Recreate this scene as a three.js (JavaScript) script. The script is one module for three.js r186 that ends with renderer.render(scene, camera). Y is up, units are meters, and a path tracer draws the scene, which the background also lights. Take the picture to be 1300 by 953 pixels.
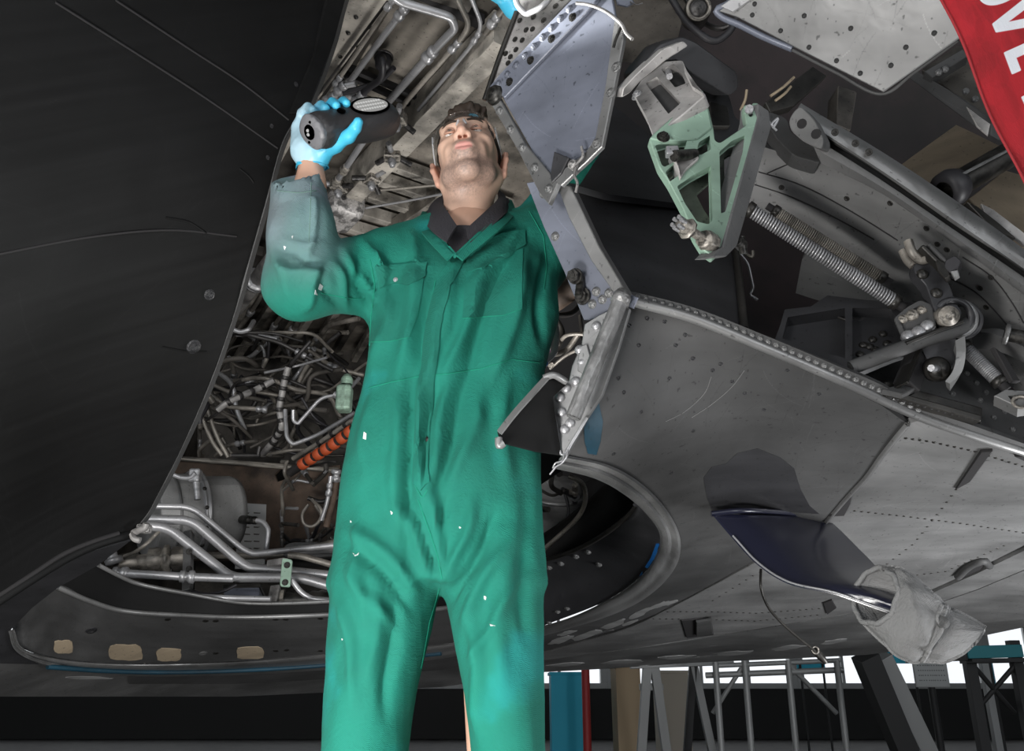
import * as THREE from 'three';
import { mergeGeometries, mergeVertices, toCreasedNormals } from 'three/addons/utils/BufferGeometryUtils.js';
import { RoundedBoxGeometry } from 'three/addons/geometries/RoundedBoxGeometry.js';
import { RectAreaLightUniformsLib } from 'three/addons/lights/RectAreaLightUniformsLib.js';

// ---------------------------------------------------------------- camera, daylight, lamps, exposure
const W = 1300, H = 953, FL = 1100, PITCH = 20.2 * Math.PI / 180;
const CAM = new THREE.Vector3(0, 0.62, 0);
const scene = new THREE.Scene();
const camera = new THREE.PerspectiveCamera(2 * Math.atan(H / 2 / FL) * 180 / Math.PI, W / H, 0.02, 80);
camera.position.copy(CAM);
camera.lookAt(0, CAM.y + Math.sin(PITCH), -Math.cos(PITCH));
const renderer = new THREE.WebGLRenderer({ antialias: true });
renderer.toneMapping = THREE.LinearToneMapping;
renderer.toneMappingExposure = 1.0;
renderer.shadowMap.enabled = true;
RectAreaLightUniformsLib.init();
scene.background = new THREE.Color(0.92, 0.96, 1.0);          // bright overcast daylight outside the hangar
scene.backgroundIntensity = 1.15;
// unseen lamps added to light the scene: pos, target, size, radiance, colour (each gets its fitting further down)
const LAMPS = [
  { at: [-1.2, 1.0, 0.3], to: [-0.1, 1.5, -1.6], w: 0.5, h: 0.5, L: 27, color: [1.0, 0.985, 0.96], label: 'added square lamp on a stand in front of the mechanic, aimed up at his chest' },
  { at: [1.55, 0.8, 0.8], to: [0.5, 1.4, -1.6], w: 0.5, h: 0.5, L: 10, color: [0.95, 0.97, 1.0], label: 'added square lamp on a stand beside the red banner, aimed at the riveted panel' },
  { at: [-0.5, 0.2, -0.6], to: [-0.45, 2.2, -2.3], w: 0.5, h: 0.3, L: 60, color: [1.0, 0.98, 0.95], label: 'added low lamp in front of the boots of the mechanic, aimed at the bay roof' },
  { at: [1.55, 0.16, -1.6], to: [0.75, 0.95, -3.0], w: 0.7, h: 0.3, L: 56, color: [0.98, 0.99, 1.0], label: 'added low lamp standing under the fin, aimed up at the grey belly' },
  { at: [-0.03, 1.22, -2.2], to: [-0.5, 2.2, -2.35], w: 0.26, h: 0.26, L: 30, color: [1.0, 0.98, 0.95], label: 'added small lamp on a stand behind the mechanic, aimed up at the pipes' },
];
const lampLight = (l) => {
  const r = new THREE.RectAreaLight(new THREE.Color(...l.color), l.L, l.w, l.h);
  r.position.set(...l.at); r.lookAt(...l.to); return r;
};

// ---------------------------------------------------------------- photograph geometry
const cp = Math.cos(PITCH), sp = Math.sin(PITCH), V3 = (x, y, z) => new THREE.Vector3(x, y, z);
const ray = (x, y) => { const u = (x - W / 2) / FL, v = (H / 2 - y) / FL; return V3(u, v * cp + sp, v * sp - cp); };
const P = (x, y, d) => ray(x, y).multiplyScalar(d).add(CAM);                        // point seen at (x, y), d metres along the lens axis
const onZ = (x, y, z) => { const r = ray(x, y); return r.multiplyScalar(z / r.z).add(CAM); };       // on the upright plane z
const onY = (x, y, h) => { const r = ray(x, y); return r.multiplyScalar((h - CAM.y) / r.y).add(CAM); }; // on the level plane y = h
const plane3 = (a, b, c) => {                                                        // plane through three points [x, y, d]
  const A = P(...a), B = P(...b), C = P(...c), n = B.clone().sub(A).cross(C.clone().sub(A)).normalize();
  if (n.dot(CAM.clone().sub(A)) < 0) n.negate();
  const k = n.dot(A);
  return { n, pt: (x, y, lift = 0) => { const r = ray(x, y), t = (k + lift - n.dot(CAM)) / n.dot(r); return r.multiplyScalar(t).add(CAM); } };
};
const levelPlane = (h) => ({ n: V3(0, -1, 0), pt: (x, y, lift = 0) => onY(x, y, h - lift) });
const project = (p) => { const q = p.clone().sub(CAM); const d = q.y * sp - q.z * cp, v = q.y * cp + q.z * sp; return [W / 2 + FL * q.x / d, H / 2 - FL * v / d, d]; };
// surface of the belly: inverse depth through scattered readings (thin plate spline)
function spline(pts) {
  const n = pts.length, N = n + 3, A = [], b = [], s = 1000;
  const U = (r2) => (r2 < 1e-12 ? 0 : 0.5 * r2 * Math.log(r2));
  for (let i = 0; i < N; i++) A.push(new Float64Array(N));
  for (let i = 0; i < n; i++) {
    for (let j = 0; j < n; j++) A[i][j] = U(((pts[i][0] - pts[j][0]) / s) ** 2 + ((pts[i][1] - pts[j][1]) / s) ** 2);
    A[i][i] += 0.002;
    const q = [1, pts[i][0] / s, pts[i][1] / s];
    for (let k = 0; k < 3; k++) { A[i][n + k] = q[k]; A[n + k][i] = q[k]; }
    b.push(1 / pts[i][2]);
  }
  b.push(0, 0, 0);
  for (let c = 0; c < N; c++) {
    let p = c; for (let r = c + 1; r < N; r++) if (Math.abs(A[r][c]) > Math.abs(A[p][c])) p = r;
    [A[c], A[p]] = [A[p], A[c]]; [b[c], b[p]] = [b[p], b[c]];
    for (let r = c + 1; r < N; r++) { const f = A[r][c] / A[c][c]; if (!f) continue; for (let k = c; k < N; k++) A[r][k] -= f * A[c][k]; b[r] -= f * b[c]; }
  }
  const w = new Float64Array(N);
  for (let r = N - 1; r >= 0; r--) { let v = b[r]; for (let k = r + 1; k < N; k++) v -= A[r][k] * w[k]; w[r] = v / A[r][r]; }
  return (x, y) => { let v = w[n] + w[n + 1] * x / s + w[n + 2] * y / s; for (let i = 0; i < n; i++) v += w[i] * U(((x - pts[i][0]) / s) ** 2 + ((y - pts[i][1]) / s) ** 2); return 1 / Math.max(v, 0.15); };
}

// ---------------------------------------------------------------- random numbers and noise
let seed = 7;
const rnd = () => { seed = (seed + 0x6d2b79f5) | 0; let t = Math.imul(seed ^ (seed >>> 15), 1 | seed); t = (t + Math.imul(t ^ (t >>> 7), 61 | t)) ^ t; return ((t ^ (t >>> 14)) >>> 0) / 4294967296; };
const rr = (a, b) => a + (b - a) * rnd();
const perm = new Uint8Array(512); { const p = [...Array(256).keys()]; for (let i = 255; i > 0; i--) { const j = Math.floor(rnd() * (i + 1)); [p[i], p[j]] = [p[j], p[i]]; } for (let i = 0; i < 512; i++) perm[i] = p[i & 255]; }
const fade = (t) => t * t * (3 - 2 * t);
function vn(x, y, px, py, o = 0) {                                                    // value noise that repeats every px, py cells
  const xi = Math.floor(x), yi = Math.floor(y), fx = fade(x - xi), fy = fade(y - yi), m = (a, n) => ((a % n) + n) % n;
  const h = (a, b) => perm[(perm[(m(a, px) + o * 37) & 255] + m(b, py)) & 255] / 255;
  const a = h(xi, yi), b = h(xi + 1, yi), c = h(xi, yi + 1), d = h(xi + 1, yi + 1);
  return a + (b - a) * fx + (c - a) * fy + (a - b - c + d) * fx * fy;
}
function fbm(u, v, nx, ny, oct = 5, o = 0) { let s = 0, a = 0.5, t = 0; for (let i = 0; i < oct; i++) { s += a * vn(u * nx, v * ny, nx, ny, o + i); t += a; a *= 0.55; nx *= 2; ny *= 2; } return s / t; }
function n3(x, y, z) {
  const xi = Math.floor(x), yi = Math.floor(y), zi = Math.floor(z), fx = fade(x - xi), fy = fade(y - yi), fz = fade(z - zi);
  const h = (a, b, c) => perm[(perm[(perm[a & 255] + b) & 255] + c) & 255] / 255, L = (a, b, t) => a + (b - a) * t;
  return L(L(L(h(xi, yi, zi), h(xi + 1, yi, zi), fx), L(h(xi, yi + 1, zi), h(xi + 1, yi + 1, zi), fx), fy), L(L(h(xi, yi, zi + 1), h(xi + 1, yi, zi + 1), fx), L(h(xi, yi + 1, zi + 1), h(xi + 1, yi + 1, zi + 1), fx), fy), fz);
}
const clamp = (x, a = 0, b = 1) => Math.min(b, Math.max(a, x));
const sstep = (a, b, x) => { const t = clamp((x - a) / (b - a)); return t * t * (3 - 2 * t); };

// ---------------------------------------------------------------- materials
function tex(n, f, srgb = true, rep = 1) {
  const d = new Uint8Array(n * n * 4);
  for (let j = 0; j < n; j++) for (let i = 0; i < n; i++) { const c = f(i / n, j / n), k = (j * n + i) * 4; for (let q = 0; q < 3; q++) d[k + q] = clamp(Array.isArray(c) ? c[q] : c) * 255; d[k + 3] = 255; }
  const t = new THREE.DataTexture(d, n, n); t.wrapS = t.wrapT = THREE.RepeatWrapping; t.magFilter = THREE.LinearFilter; t.minFilter = THREE.LinearMipmapLinearFilter; t.generateMipmaps = true;
  if (srgb) t.colorSpace = THREE.SRGBColorSpace;
  t.repeat.set(rep, rep); t.needsUpdate = true; return t;
}
const scr = new Float32Array(512 * 512);                                              // thin random scratches
for (let k = 0; k < 260; k++) { let x = rnd() * 512, y = rnd() * 512; const a = rr(0, 6.3), L = rr(8, 90), s = rr(0.2, 1) * (rnd() < 0.5 ? 1 : -0.8), bend = rr(-0.01, 0.01); let q = a; for (let i = 0; i < L; i++) { scr[(((y | 0) + 512) % 512) * 512 + (((x | 0) + 512) % 512)] += s; x += Math.cos(q); y += Math.sin(q); q += bend; x = (x + 512) % 512; y = (y + 512) % 512; } }
const scratch = (u, v) => scr[((v * 512) | 0) * 512 + ((u * 512) | 0)];
const wearMap = tex(768, (u, v) => { const s = fbm(u, v, 3, 3, 6) - 0.5, st = fbm(u, v, 2, 14, 4, 9) - 0.5, sp = fbm(u, v, 110, 110, 2, 5); const x = 0.76 + s * 0.5 + st * 0.22 + scratch(u, v) * 0.09 - sstep(0.8, 0.9, sp) * 0.25; return [x, x, x]; }, true, 1.4);
const wearRough = tex(256, (u, v) => 0.8 + (fbm(u, v, 4, 4, 5, 3) - 0.5) * 0.5, false, 1.4);
const dentMap = tex(512, (u, v) => 0.5 + (fbm(u, v, 4, 4, 3, 11) - 0.5) * 0.9 + (fbm(u, v, 60, 60, 2, 2) - 0.5) * 0.04, false, 1.4);
const grimeMap = tex(768, (u, v) => { const s = fbm(u, v, 4, 4, 6, 20), t = fbm(u, v, 14, 14, 4, 8), p = fbm(u, v, 110, 110, 2, 6); const k = sstep(0.3, 0.62, s) * 0.55 + t * 0.5; const x = clamp(0.28 + k * 0.75 + scratch(u, v) * 0.08 - sstep(0.76, 0.88, p) * 0.25); return [x, x * 0.975, x * 0.94]; }, true, 1.6);
const rubMap = tex(512, (u, v) => { const s = fbm(u, v, 3, 3, 5, 30), b = fbm(u, v, 3, 90, 3, 31); const x = 0.62 + (s - 0.5) * 0.5 + (b - 0.5) * 0.22 + Math.abs(scratch(u, v)) * 0.12; return [x, x, x]; }, true, 0.9);
const weave = tex(512, (u, v) => 0.5 + 0.2 * Math.sin((u + v) * 2 * Math.PI * 120) + (fbm(u, v, 90, 90, 2, 14) - 0.5) * 0.5 + (fbm(u, v, 12, 12, 4, 15) - 0.5) * 0.3, false, 3);
const specks = []; for (let k = 0; k < 46; k++) specks.push([rnd(), rnd(), rr(0.002, 0.006) * (rnd() < 0.2 ? 1.7 : 1), rr(0.6, 1.6)]);
const clothMap = tex(1024, (u, v) => { const s = fbm(u, v, 5, 5, 6, 40), dusty = sstep(0.6, 0.78, fbm(u, v, 6, 6, 5, 44)) * 0.18; let k = 0; for (const [x, y, r, e] of specks) { const dx = u - x, dy = (v - y) * e; if (Math.abs(dx) < r * 2 && Math.abs(dy) < r * 2) k = Math.max(k, 1 - sstep(r * 0.6, r * 1.1, Math.hypot(dx, dy) + (vn(u * 200, v * 200, 200, 200) - 0.5) * r)); } const x = 0.95 + (s - 0.5) * 0.3, w = clamp(k) * 0.0; return [0.018 + dusty * 0.08, 0.44 * x + dusty * 0.3, 0.375 * x + dusty * 0.5 + w * 0.35]; }, true, 1);
const lin = (r, g, b) => new THREE.Color().setRGB(r, g, b);
const std = (name, color, roughness, metalness = 0, o = {}) => { const m = new THREE.MeshStandardMaterial({ color, roughness, metalness, side: THREE.DoubleSide, ...o }); m.name = name; return m; };
const phys = (name, color, roughness, metalness = 0, o = {}) => { const m = new THREE.MeshPhysicalMaterial({ color, roughness, metalness, side: THREE.DoubleSide, ...o }); m.name = name; return m; };
const M = {
  skin: std('grey aircraft paint', lin(0.088, 0.088, 0.089), 1.0, 0.1, { map: wearMap, roughnessMap: wearRough, bumpMap: dentMap, bumpScale: 0.006 }),
  skinLight: std('lighter aircraft paint', lin(0.225, 0.225, 0.225), 0.95, 0.1, { map: wearMap, roughnessMap: wearRough, bumpMap: dentMap, bumpScale: 0.006 }),
  skinDark: std('dark aircraft paint', lin(0.055, 0.055, 0.06), 0.6, 0.2, { map: wearMap, roughnessMap: wearRough, bumpMap: dentMap, bumpScale: 0.004 }),
  bare: std('bare worn alloy', lin(0.35, 0.35, 0.35), 0.5, 0.45, { map: wearMap, roughnessMap: wearRough, bumpMap: dentMap, bumpScale: 0.004 }),
  blue: std('blue grey primer', lin(0.24, 0.26, 0.325), 0.5, 0.15, { map: wearMap, roughnessMap: wearRough, bumpMap: dentMap, bumpScale: 0.003 }),
  grime: std('grimy bay metal', lin(0.55, 0.54, 0.52), 0.7, 0.15, { map: grimeMap, bumpMap: dentMap, bumpScale: 0.004 }),
  grimeMid: std('stained brown grey metal', lin(0.3, 0.285, 0.265), 0.7, 0.15, { map: grimeMap, bumpMap: dentMap, bumpScale: 0.004 }),
  grimeDark: std('dark grimy metal', lin(0.12, 0.115, 0.11), 0.7, 0.15, { map: grimeMap }),
  black: phys('black rubber paint', lin(0.014, 0.014, 0.0145), 0.65, 0, { specularIntensity: 0.45, map: rubMap }),
  blackFlat: std('black void paint', lin(0.012, 0.011, 0.012), 0.8, 0),
  maroon: std('dark maroon primer', lin(0.02, 0.012, 0.014), 0.7, 0, { map: grimeMap }),
  steel: std('pipe steel', lin(0.6, 0.6, 0.62), 0.35, 0.45, { map: wearMap }),
  steelDull: std('dull pipe', lin(0.38, 0.37, 0.355), 0.45, 0.3, { map: grimeMap }),
  pipeDark: std('dark pipe', lin(0.07, 0.07, 0.075), 0.4, 0.4, { map: grimeMap }),
  iron: std('dark forged steel', lin(0.06, 0.06, 0.06), 0.4, 0.5, { map: grimeMap }),
  rubber: std('black hose rubber', lin(0.02, 0.019, 0.022), 0.5),
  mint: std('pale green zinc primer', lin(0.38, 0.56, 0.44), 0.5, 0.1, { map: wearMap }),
  webs: std('grimy green primer in painted shade', lin(0.13, 0.17, 0.14), 0.6, 0.1, { map: grimeMap }),  // darker mint: shade of the set-back webs put into the colour
  white: std('off white cast paint', lin(0.5, 0.51, 0.54), 0.5, 0.15, { map: grimeMap }),
  brown: std('brown board', lin(0.12, 0.085, 0.065), 0.75, 0, { map: grimeMap }),
  beige: std('beige sealant', lin(0.45, 0.36, 0.25), 0.8, 0, { map: wearMap }),
  tan: std('tan primed panel', lin(0.3, 0.24, 0.17), 0.7, 0.1, { map: wearMap }),
  navy: phys('navy gloss paint', lin(0.012, 0.013, 0.028), 0.28, 0, { clearcoat: 0.6, clearcoatRoughness: 0.2 }),
  tealPaint: std('teal blue paint', lin(0.008, 0.06, 0.1), 0.6, 0, { map: wearMap }),
  cobalt: std('cobalt blue paint', lin(0.01, 0.13, 0.42), 0.5),
  orange: std('orange sleeve', lin(0.42, 0.07, 0.02), 0.6),
  magenta: std('magenta cap', lin(0.5, 0.06, 0.42), 0.5),
  worn: std('paint worn to bright alloy', lin(0.5, 0.5, 0.5), 0.5, 0.3, { map: wearMap, roughnessMap: wearRough }),
  speck: std('white paint speck', lin(0.7, 0.7, 0.7), 0.7),
  paper: std('paper', lin(0.5, 0.5, 0.5), 0.9),
  canvas: std('off white canvas', lin(0.225, 0.225, 0.225), 0.95, 0, { bumpMap: weave, bumpScale: 0.003 }),
  green: std('green cotton drill', lin(1, 1, 1), 0.88, 0, { map: clothMap, bumpMap: weave, bumpScale: 0.0014, vertexColors: true }),
  greenSeam: std('green stitching', lin(0.0, 0.19, 0.12), 0.9),
  litSeam: std('light-washed stitching', lin(0.12, 0.21, 0.18), 0.9),  // stitching tinted to match the light painted on the forearm
  shirt: std('charcoal shirt cotton', lin(0.03, 0.028, 0.034), 0.95, 0, { bumpMap: weave, bumpScale: 0.002 }),
  skinTone: phys('skin', lin(1, 1, 1), 0.48, 0, { vertexColors: true, sheen: 0.15 }),
  hair: std('brown hair', lin(0.035, 0.022, 0.014), 0.65),
  glove: phys('thin nitrile', lin(0.07, 0.5, 0.74), 0.4, 0, { vertexColors: true, sheen: 0.2 }),
  red: std('red banner cloth', lin(1, 1, 1), 0.8),
  plasticBlack: std('black torch rubber', lin(0.035, 0.034, 0.036), 0.45),
  plasticGrey: std('grey torch cap', lin(0.16, 0.16, 0.17), 0.45),
  led: std('lit diodes', lin(0.7, 0.72, 0.74), 0.3, 0, { emissive: new THREE.Color(1, 1, 0.98), emissiveIntensity: 0.55 }),
  lamp: std('lamp glass', lin(0.8, 0.8, 0.8), 0.4, 0, { emissive: new THREE.Color(1, 1, 1), emissiveIntensity: 1.5 }),
  clear: phys('clear plastic', lin(1, 1, 1), 0.03, 0, { transmission: 1, thickness: 0, ior: 1.45 }),
  clearArm: phys('frosted plastic', lin(0.85, 0.87, 0.9), 0.25, 0, { transmission: 0.55, thickness: 0 }),
  glass: phys('window glass', lin(1, 1, 1), 0.02, 0, { transmission: 1, thickness: 0 }),
  concrete: std('dark hangar floor', lin(0.03, 0.03, 0.03), 0.7, 0, { map: grimeMap }),
  dado: std('dark wall paint', lin(0.012, 0.012, 0.012), 0.7),
  wallPale: std('pale hangar cladding', lin(0.4, 0.42, 0.42), 0.8),
  rack: std('grey stand paint', lin(0.34, 0.345, 0.345), 0.5, 0.3),
  rackDark: std('dark stand paint', lin(0.035, 0.035, 0.036), 0.6, 0.2),
  cyan: std('cyan sheet', lin(0.02, 0.45, 0.65), 0.6),
  teal: std('teal rail paint', lin(0.02, 0.22, 0.26), 0.5),
  carton: std('cardboard', lin(0.5, 0.38, 0.25), 0.9),
  wood: std('pale crate', lin(0.5, 0.45, 0.38), 0.8),
  redPaint: std('red post paint', lin(0.4, 0.03, 0.03), 0.5),
};

// ---------------------------------------------------------------- things and parts
const used = new Map(), THINGS = [];
const numbered = (n) => { const k = used.get(n) ?? 0; used.set(n, k + 1); return k ? n + '_' + String(k).padStart(3, '0') : n; };
function thing(name, label, category, group, kind) {
  const g = new THREE.Group(); g.name = numbered(name);
  if (kind) g.userData.kind = kind; if (label) { g.userData.label = label; } if (category) g.userData.category = category; if (group) g.userData.group = group;
  scene.add(g); THINGS.push(g); return g;
}
function part(name, geo, mat, parent, label) {
  const m = new THREE.Mesh(geo, mat); m.name = name; m.castShadow = m.receiveShadow = true; if (label) m.userData.label = label; parent.add(m); return m;
}
function rebase() {                                                                  // put every group at the base of its thing
  for (const g of THINGS) {
    if (g.position.lengthSq() || g.userData.placed) continue;
    g.updateMatrixWorld(true); const b = new THREE.Box3().setFromObject(g); if (b.isEmpty()) continue;
    const c = V3((b.min.x + b.max.x) / 2, b.min.y, (b.min.z + b.max.z) / 2);
    g.position.copy(c); for (const m of g.children) m.position.sub(c);
  }
}

// ---------------------------------------------------------------- shapes
function plate(px, pl, thick, { holes = [], bevel = 0.0015, lift = 0, round = 0 } = {}) {        // flat plate whose face has the outline px on plane pl
  const o = pl.pt(px[0][0], px[0][1], lift), n = pl.n, e1 = V3(1, 0, 0); if (Math.abs(n.x) > 0.9) e1.set(0, 1, 0);
  e1.addScaledVector(n, -e1.dot(n)).normalize(); const e2 = n.clone().cross(e1);
  const to = ([x, y]) => { const q = pl.pt(x, y, lift).sub(o); return new THREE.Vector2(q.dot(e1), q.dot(e2)); };
  const mk = (a, C) => { const v = a.map(to), s = new C(); if (!round) { s.setFromPoints(v); return s; }
    const m = v.length; for (let i = 0; i < m; i++) { const p = v[(i + m - 1) % m], c = v[i], q = v[(i + 1) % m], r = Math.min(round, p.distanceTo(c) * 0.45, q.distanceTo(c) * 0.45); const A = c.clone().add(p.clone().sub(c).setLength(r)), B = c.clone().add(q.clone().sub(c).setLength(r)); i ? s.lineTo(A.x, A.y) : s.moveTo(A.x, A.y); s.quadraticCurveTo(c.x, c.y, B.x, B.y); } s.closePath(); return s; };
  const sh = mk(px, THREE.Shape); for (const h of holes) sh.holes.push(mk(h, THREE.Path));
  const b = Math.min(bevel, thick * 0.4), g = new THREE.ExtrudeGeometry(sh, { depth: thick - b * 2, bevelEnabled: b > 0, bevelSize: b, bevelOffset: -b, bevelThickness: b, bevelSegments: 1, curveSegments: 4 });
  g.translate(0, 0, -thick + b); g.applyMatrix4(new THREE.Matrix4().makeBasis(e1, e2, n).setPosition(o)); return g;
}
const curve3 = (pts) => new THREE.CatmullRomCurve3(pts, false, 'centripetal');
function loft(rows, nu, nv, thick, flip) {                                            // skin through several curves, with a back
  const cs = rows.map((r) => curve3(r.map((p) => (p.isVector3 ? p : P(...p))))), pos = [], uv = [], idx = [];
  const L = cs[0].getLength(); let wid = 0;
  const cols = []; for (let i = 0; i <= nu; i++) { const q = cs.map((c) => c.getPoint(i / nu)); cols.push(q.length > 2 ? curve3(q) : null); if (!cols[i]) cols[i] = { getPoint: (t) => q[0].clone().lerp(q[1], t) }; }
  wid = cols[nu >> 1].getPoint(0).distanceTo(cols[nu >> 1].getPoint(1));
  const G = []; for (let j = 0; j <= nv; j++) for (let i = 0; i <= nu; i++) { G.push(cols[i].getPoint(j / nv)); uv.push(i / nu * L, j / nv * wid); }
  const at = (i, j) => G[clamp(j, 0, nv) * (nu + 1) + clamp(i, 0, nu)], N = [];
  for (let j = 0; j <= nv; j++) for (let i = 0; i <= nu; i++) { const n = at(i + 1, j).clone().sub(at(i - 1, j)).cross(at(i, j + 1).clone().sub(at(i, j - 1))).normalize(); const p = at(i, j); if (flip === undefined ? n.dot(CAM.clone().sub(p)) < 0 : flip) n.negate(); N.push(n); }
  const m = (nu + 1) * (nv + 1);
  G.forEach((p) => pos.push(p.x, p.y, p.z)); G.forEach((p, k) => { const q = p.clone().addScaledVector(N[k], -thick); pos.push(q.x, q.y, q.z); });
  for (let k = 0; k < m; k++) uv.push(uv[k * 2], uv[k * 2 + 1]);
  const id = (i, j) => j * (nu + 1) + i;
  const n0 = at(1, 0).clone().sub(at(0, 0)).cross(at(0, 1).clone().sub(at(0, 0))), sw = n0.dot(N[0]) < 0;
  const quad = (a, b, c, d) => (sw ? idx.push(a, c, b, a, d, c) : idx.push(a, b, c, a, c, d));
  for (let j = 0; j < nv; j++) for (let i = 0; i < nu; i++) { quad(id(i, j), id(i + 1, j), id(i + 1, j + 1), id(i, j + 1)); quad(m + id(i, j), m + id(i, j + 1), m + id(i + 1, j + 1), m + id(i + 1, j)); }
  for (let i = 0; i < nu; i++) { quad(id(i, 0), m + id(i, 0), m + id(i + 1, 0), id(i + 1, 0)); quad(id(i, nv), id(i + 1, nv), m + id(i + 1, nv), m + id(i, nv)); }
  for (let j = 0; j < nv; j++) { quad(id(0, j), id(0, j + 1), m + id(0, j + 1), m + id(0, j)); quad(id(nu, j), m + id(nu, j), m + id(nu, j + 1), id(nu, j + 1)); }
  const g = new THREE.BufferGeometry(); g.setAttribute('position', new THREE.Float32BufferAttribute(pos, 3)); g.setAttribute('uv', new THREE.Float32BufferAttribute(uv, 2)); g.setIndex(idx);
  return toCreasedNormals(g, 0.7);
}
class Bent extends THREE.Curve { constructor(c) { super(); this.c = c; } getPoint(t, o) { return this.c.getPointAt ? this.c.getPointAt(t, o) : this.c.getPoint(t, o); } }
function bent(pts, r) {                                                              // straight runs joined by bends of radius r
  const c = new THREE.CurvePath(); let a = pts[0];
  for (let i = 1; i < pts.length - 1; i++) { const p = pts[i], q = pts[i + 1], k = Math.min(r, a.distanceTo(p) * 0.49, p.distanceTo(q) * 0.49), s = p.clone().add(a.clone().sub(p).setLength(k)), e = p.clone().add(q.clone().sub(p).setLength(k)); if (a.distanceTo(s) > 1e-5) c.add(new THREE.LineCurve3(a, s)); c.add(new THREE.QuadraticBezierCurve3(s, p, e)); a = e; }
  c.add(new THREE.LineCurve3(a, pts[pts.length - 1])); return c;
}
function caps(g, curve, r, seg) { return g; }
function tube(curve, r, n = 40, seg = 10) {
  const g = new THREE.TubeGeometry(curve, n, r, seg, false), a = curve.getPointAt(0), b = curve.getPointAt(1), ends = [[a, curve.getTangentAt(0).negate()], [b, curve.getTangentAt(1)]].map(([p, t]) => { const c = new THREE.CircleGeometry(r, seg); c.applyQuaternion(new THREE.Quaternion().setFromUnitVectors(V3(0, 0, 1), t)); c.translate(p.x, p.y, p.z); return c; });
  const L = curve.getLength(), u = g.attributes.uv; for (let i = 0; i < u.count; i++) u.setXY(i, u.getX(i) * L, u.getY(i) * r * 6);
  return mergeGeometries([g, ...ends]);
}
const pipeGeo = (pts, r, bend = 0.04, seg = 10) => tube(bent(pts, bend), r, Math.max(8, pts.length * 8), seg);
const smooth = (pts, r, n = 40, seg = 8) => tube(curve3(pts), r, n, seg);
const rod = (a, b, r, seg = 12, r2 = r) => { const d = b.clone().sub(a), g = new THREE.CylinderGeometry(r2, r, d.length(), seg); g.applyQuaternion(new THREE.Quaternion().setFromUnitVectors(V3(0, 1, 0), d.normalize())); const m = a.clone().add(b).multiplyScalar(0.5); g.translate(m.x, m.y, m.z); return g; };
function boxUV(g) { const p = g.attributes.position, n = g.attributes.normal, u = g.attributes.uv, o = rnd() * 3; for (let i = 0; i < p.count; i++) { const a = Math.abs(n.getX(i)), b = Math.abs(n.getY(i)), c = Math.abs(n.getZ(i)); if (a >= b && a >= c) u.setXY(i, p.getZ(i) + o, p.getY(i)); else if (b >= c) u.setXY(i, p.getZ(i) + o, p.getX(i)); else u.setXY(i, p.getX(i) + o, p.getY(i)); } return g; }
function beam(a, b, up, w, h, r = 0.003) {                                            // bar of section w x h from a to b
  const d = b.clone().sub(a), L = d.length(), g = boxUV(new RoundedBoxGeometry(w, h, L, 2, Math.min(r, w * 0.4, h * 0.4))); d.normalize();
  const x = up.clone().cross(d).normalize(), y = d.clone().cross(x); g.applyMatrix4(new THREE.Matrix4().makeBasis(x, y, d).setPosition(a.clone().add(b).multiplyScalar(0.5))); return g;
}
const box = (w, h, d, x, y, z, r = 0.004) => boxUV(new RoundedBoxGeometry(w, h, d, 2, Math.min(r, w * 0.4, h * 0.4, d * 0.4))).translate(x, y, z);
const orient = (g, p, n, spin = 0) => { g.rotateY(spin); g.applyQuaternion(new THREE.Quaternion().setFromUnitVectors(V3(0, 1, 0), n.clone().normalize())); return g.translate(p.x, p.y, p.z); };
const lathe = (pts, seg = 28) => new THREE.LatheGeometry(pts.map(([r, y]) => new THREE.Vector2(r, y)), seg);
const domeGeo = lathe([[1, -0.1], [1, 0.12], [0.82, 0.42], [0.45, 0.62], [0.0001, 0.68]], 12);
const headGeo = (() => { const g = new THREE.CylinderGeometry(0.95, 1, 0.7, 6); return mergeGeometries([g.translate(0, 0.35, 0), new THREE.CylinderGeometry(1.25, 1.3, 0.15, 16).translate(0, 0.06, 0), new THREE.CylinderGeometry(0.5, 0.55, 0.5, 10).translate(0, 0.8, 0)]); })();
const holeGeo = lathe([[0.0001, 0.02], [0.55, 0.02], [0.6, 0.1], [0.9, 0.12], [1, -0.05]], 12);
function stud(geo, name, p, n, r, mat, parent) { const m = part(name, geo, mat, parent); m.position.copy(p); m.quaternion.setFromUnitVectors(V3(0, 1, 0), n); m.scale.setScalar(r); return m; }
const rivet = (p, n, r, mat, parent) => stud(domeGeo, 'rivet', p, n, r, mat, parent);
const bolt = (p, n, r, mat, parent) => stud(headGeo, 'bolt', p, n, r, mat, parent);
const rc = new THREE.Raycaster();
function hit(mesh, x, y) { mesh.updateMatrixWorld(true); const r = ray(x, y).normalize(); rc.set(CAM, r); const h = rc.intersectObject(mesh, false)[0]; if (!h) return null; const n = h.face.normal.clone(); if (n.dot(r) > 0) n.negate(); return { p: h.point, n }; }
const along = (a, b, n, f) => { for (let i = 0; i < n; i++) { const t = n > 1 ? i / (n - 1) : 0; f(a[0] + (b[0] - a[0]) * t, a[1] + (b[1] - a[1]) * t, i); } };
function polyAlong(pts, step) { const out = []; let carry = 0; for (let i = 0; i + 1 < pts.length; i++) { const [x0, y0] = pts[i], [x1, y1] = pts[i + 1], L = Math.hypot(x1 - x0, y1 - y0); let s = carry; for (; s < L; s += step) out.push([x0 + (x1 - x0) * s / L, y0 + (y1 - y0) * s / L]); carry = s - L; } return out; }
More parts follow.
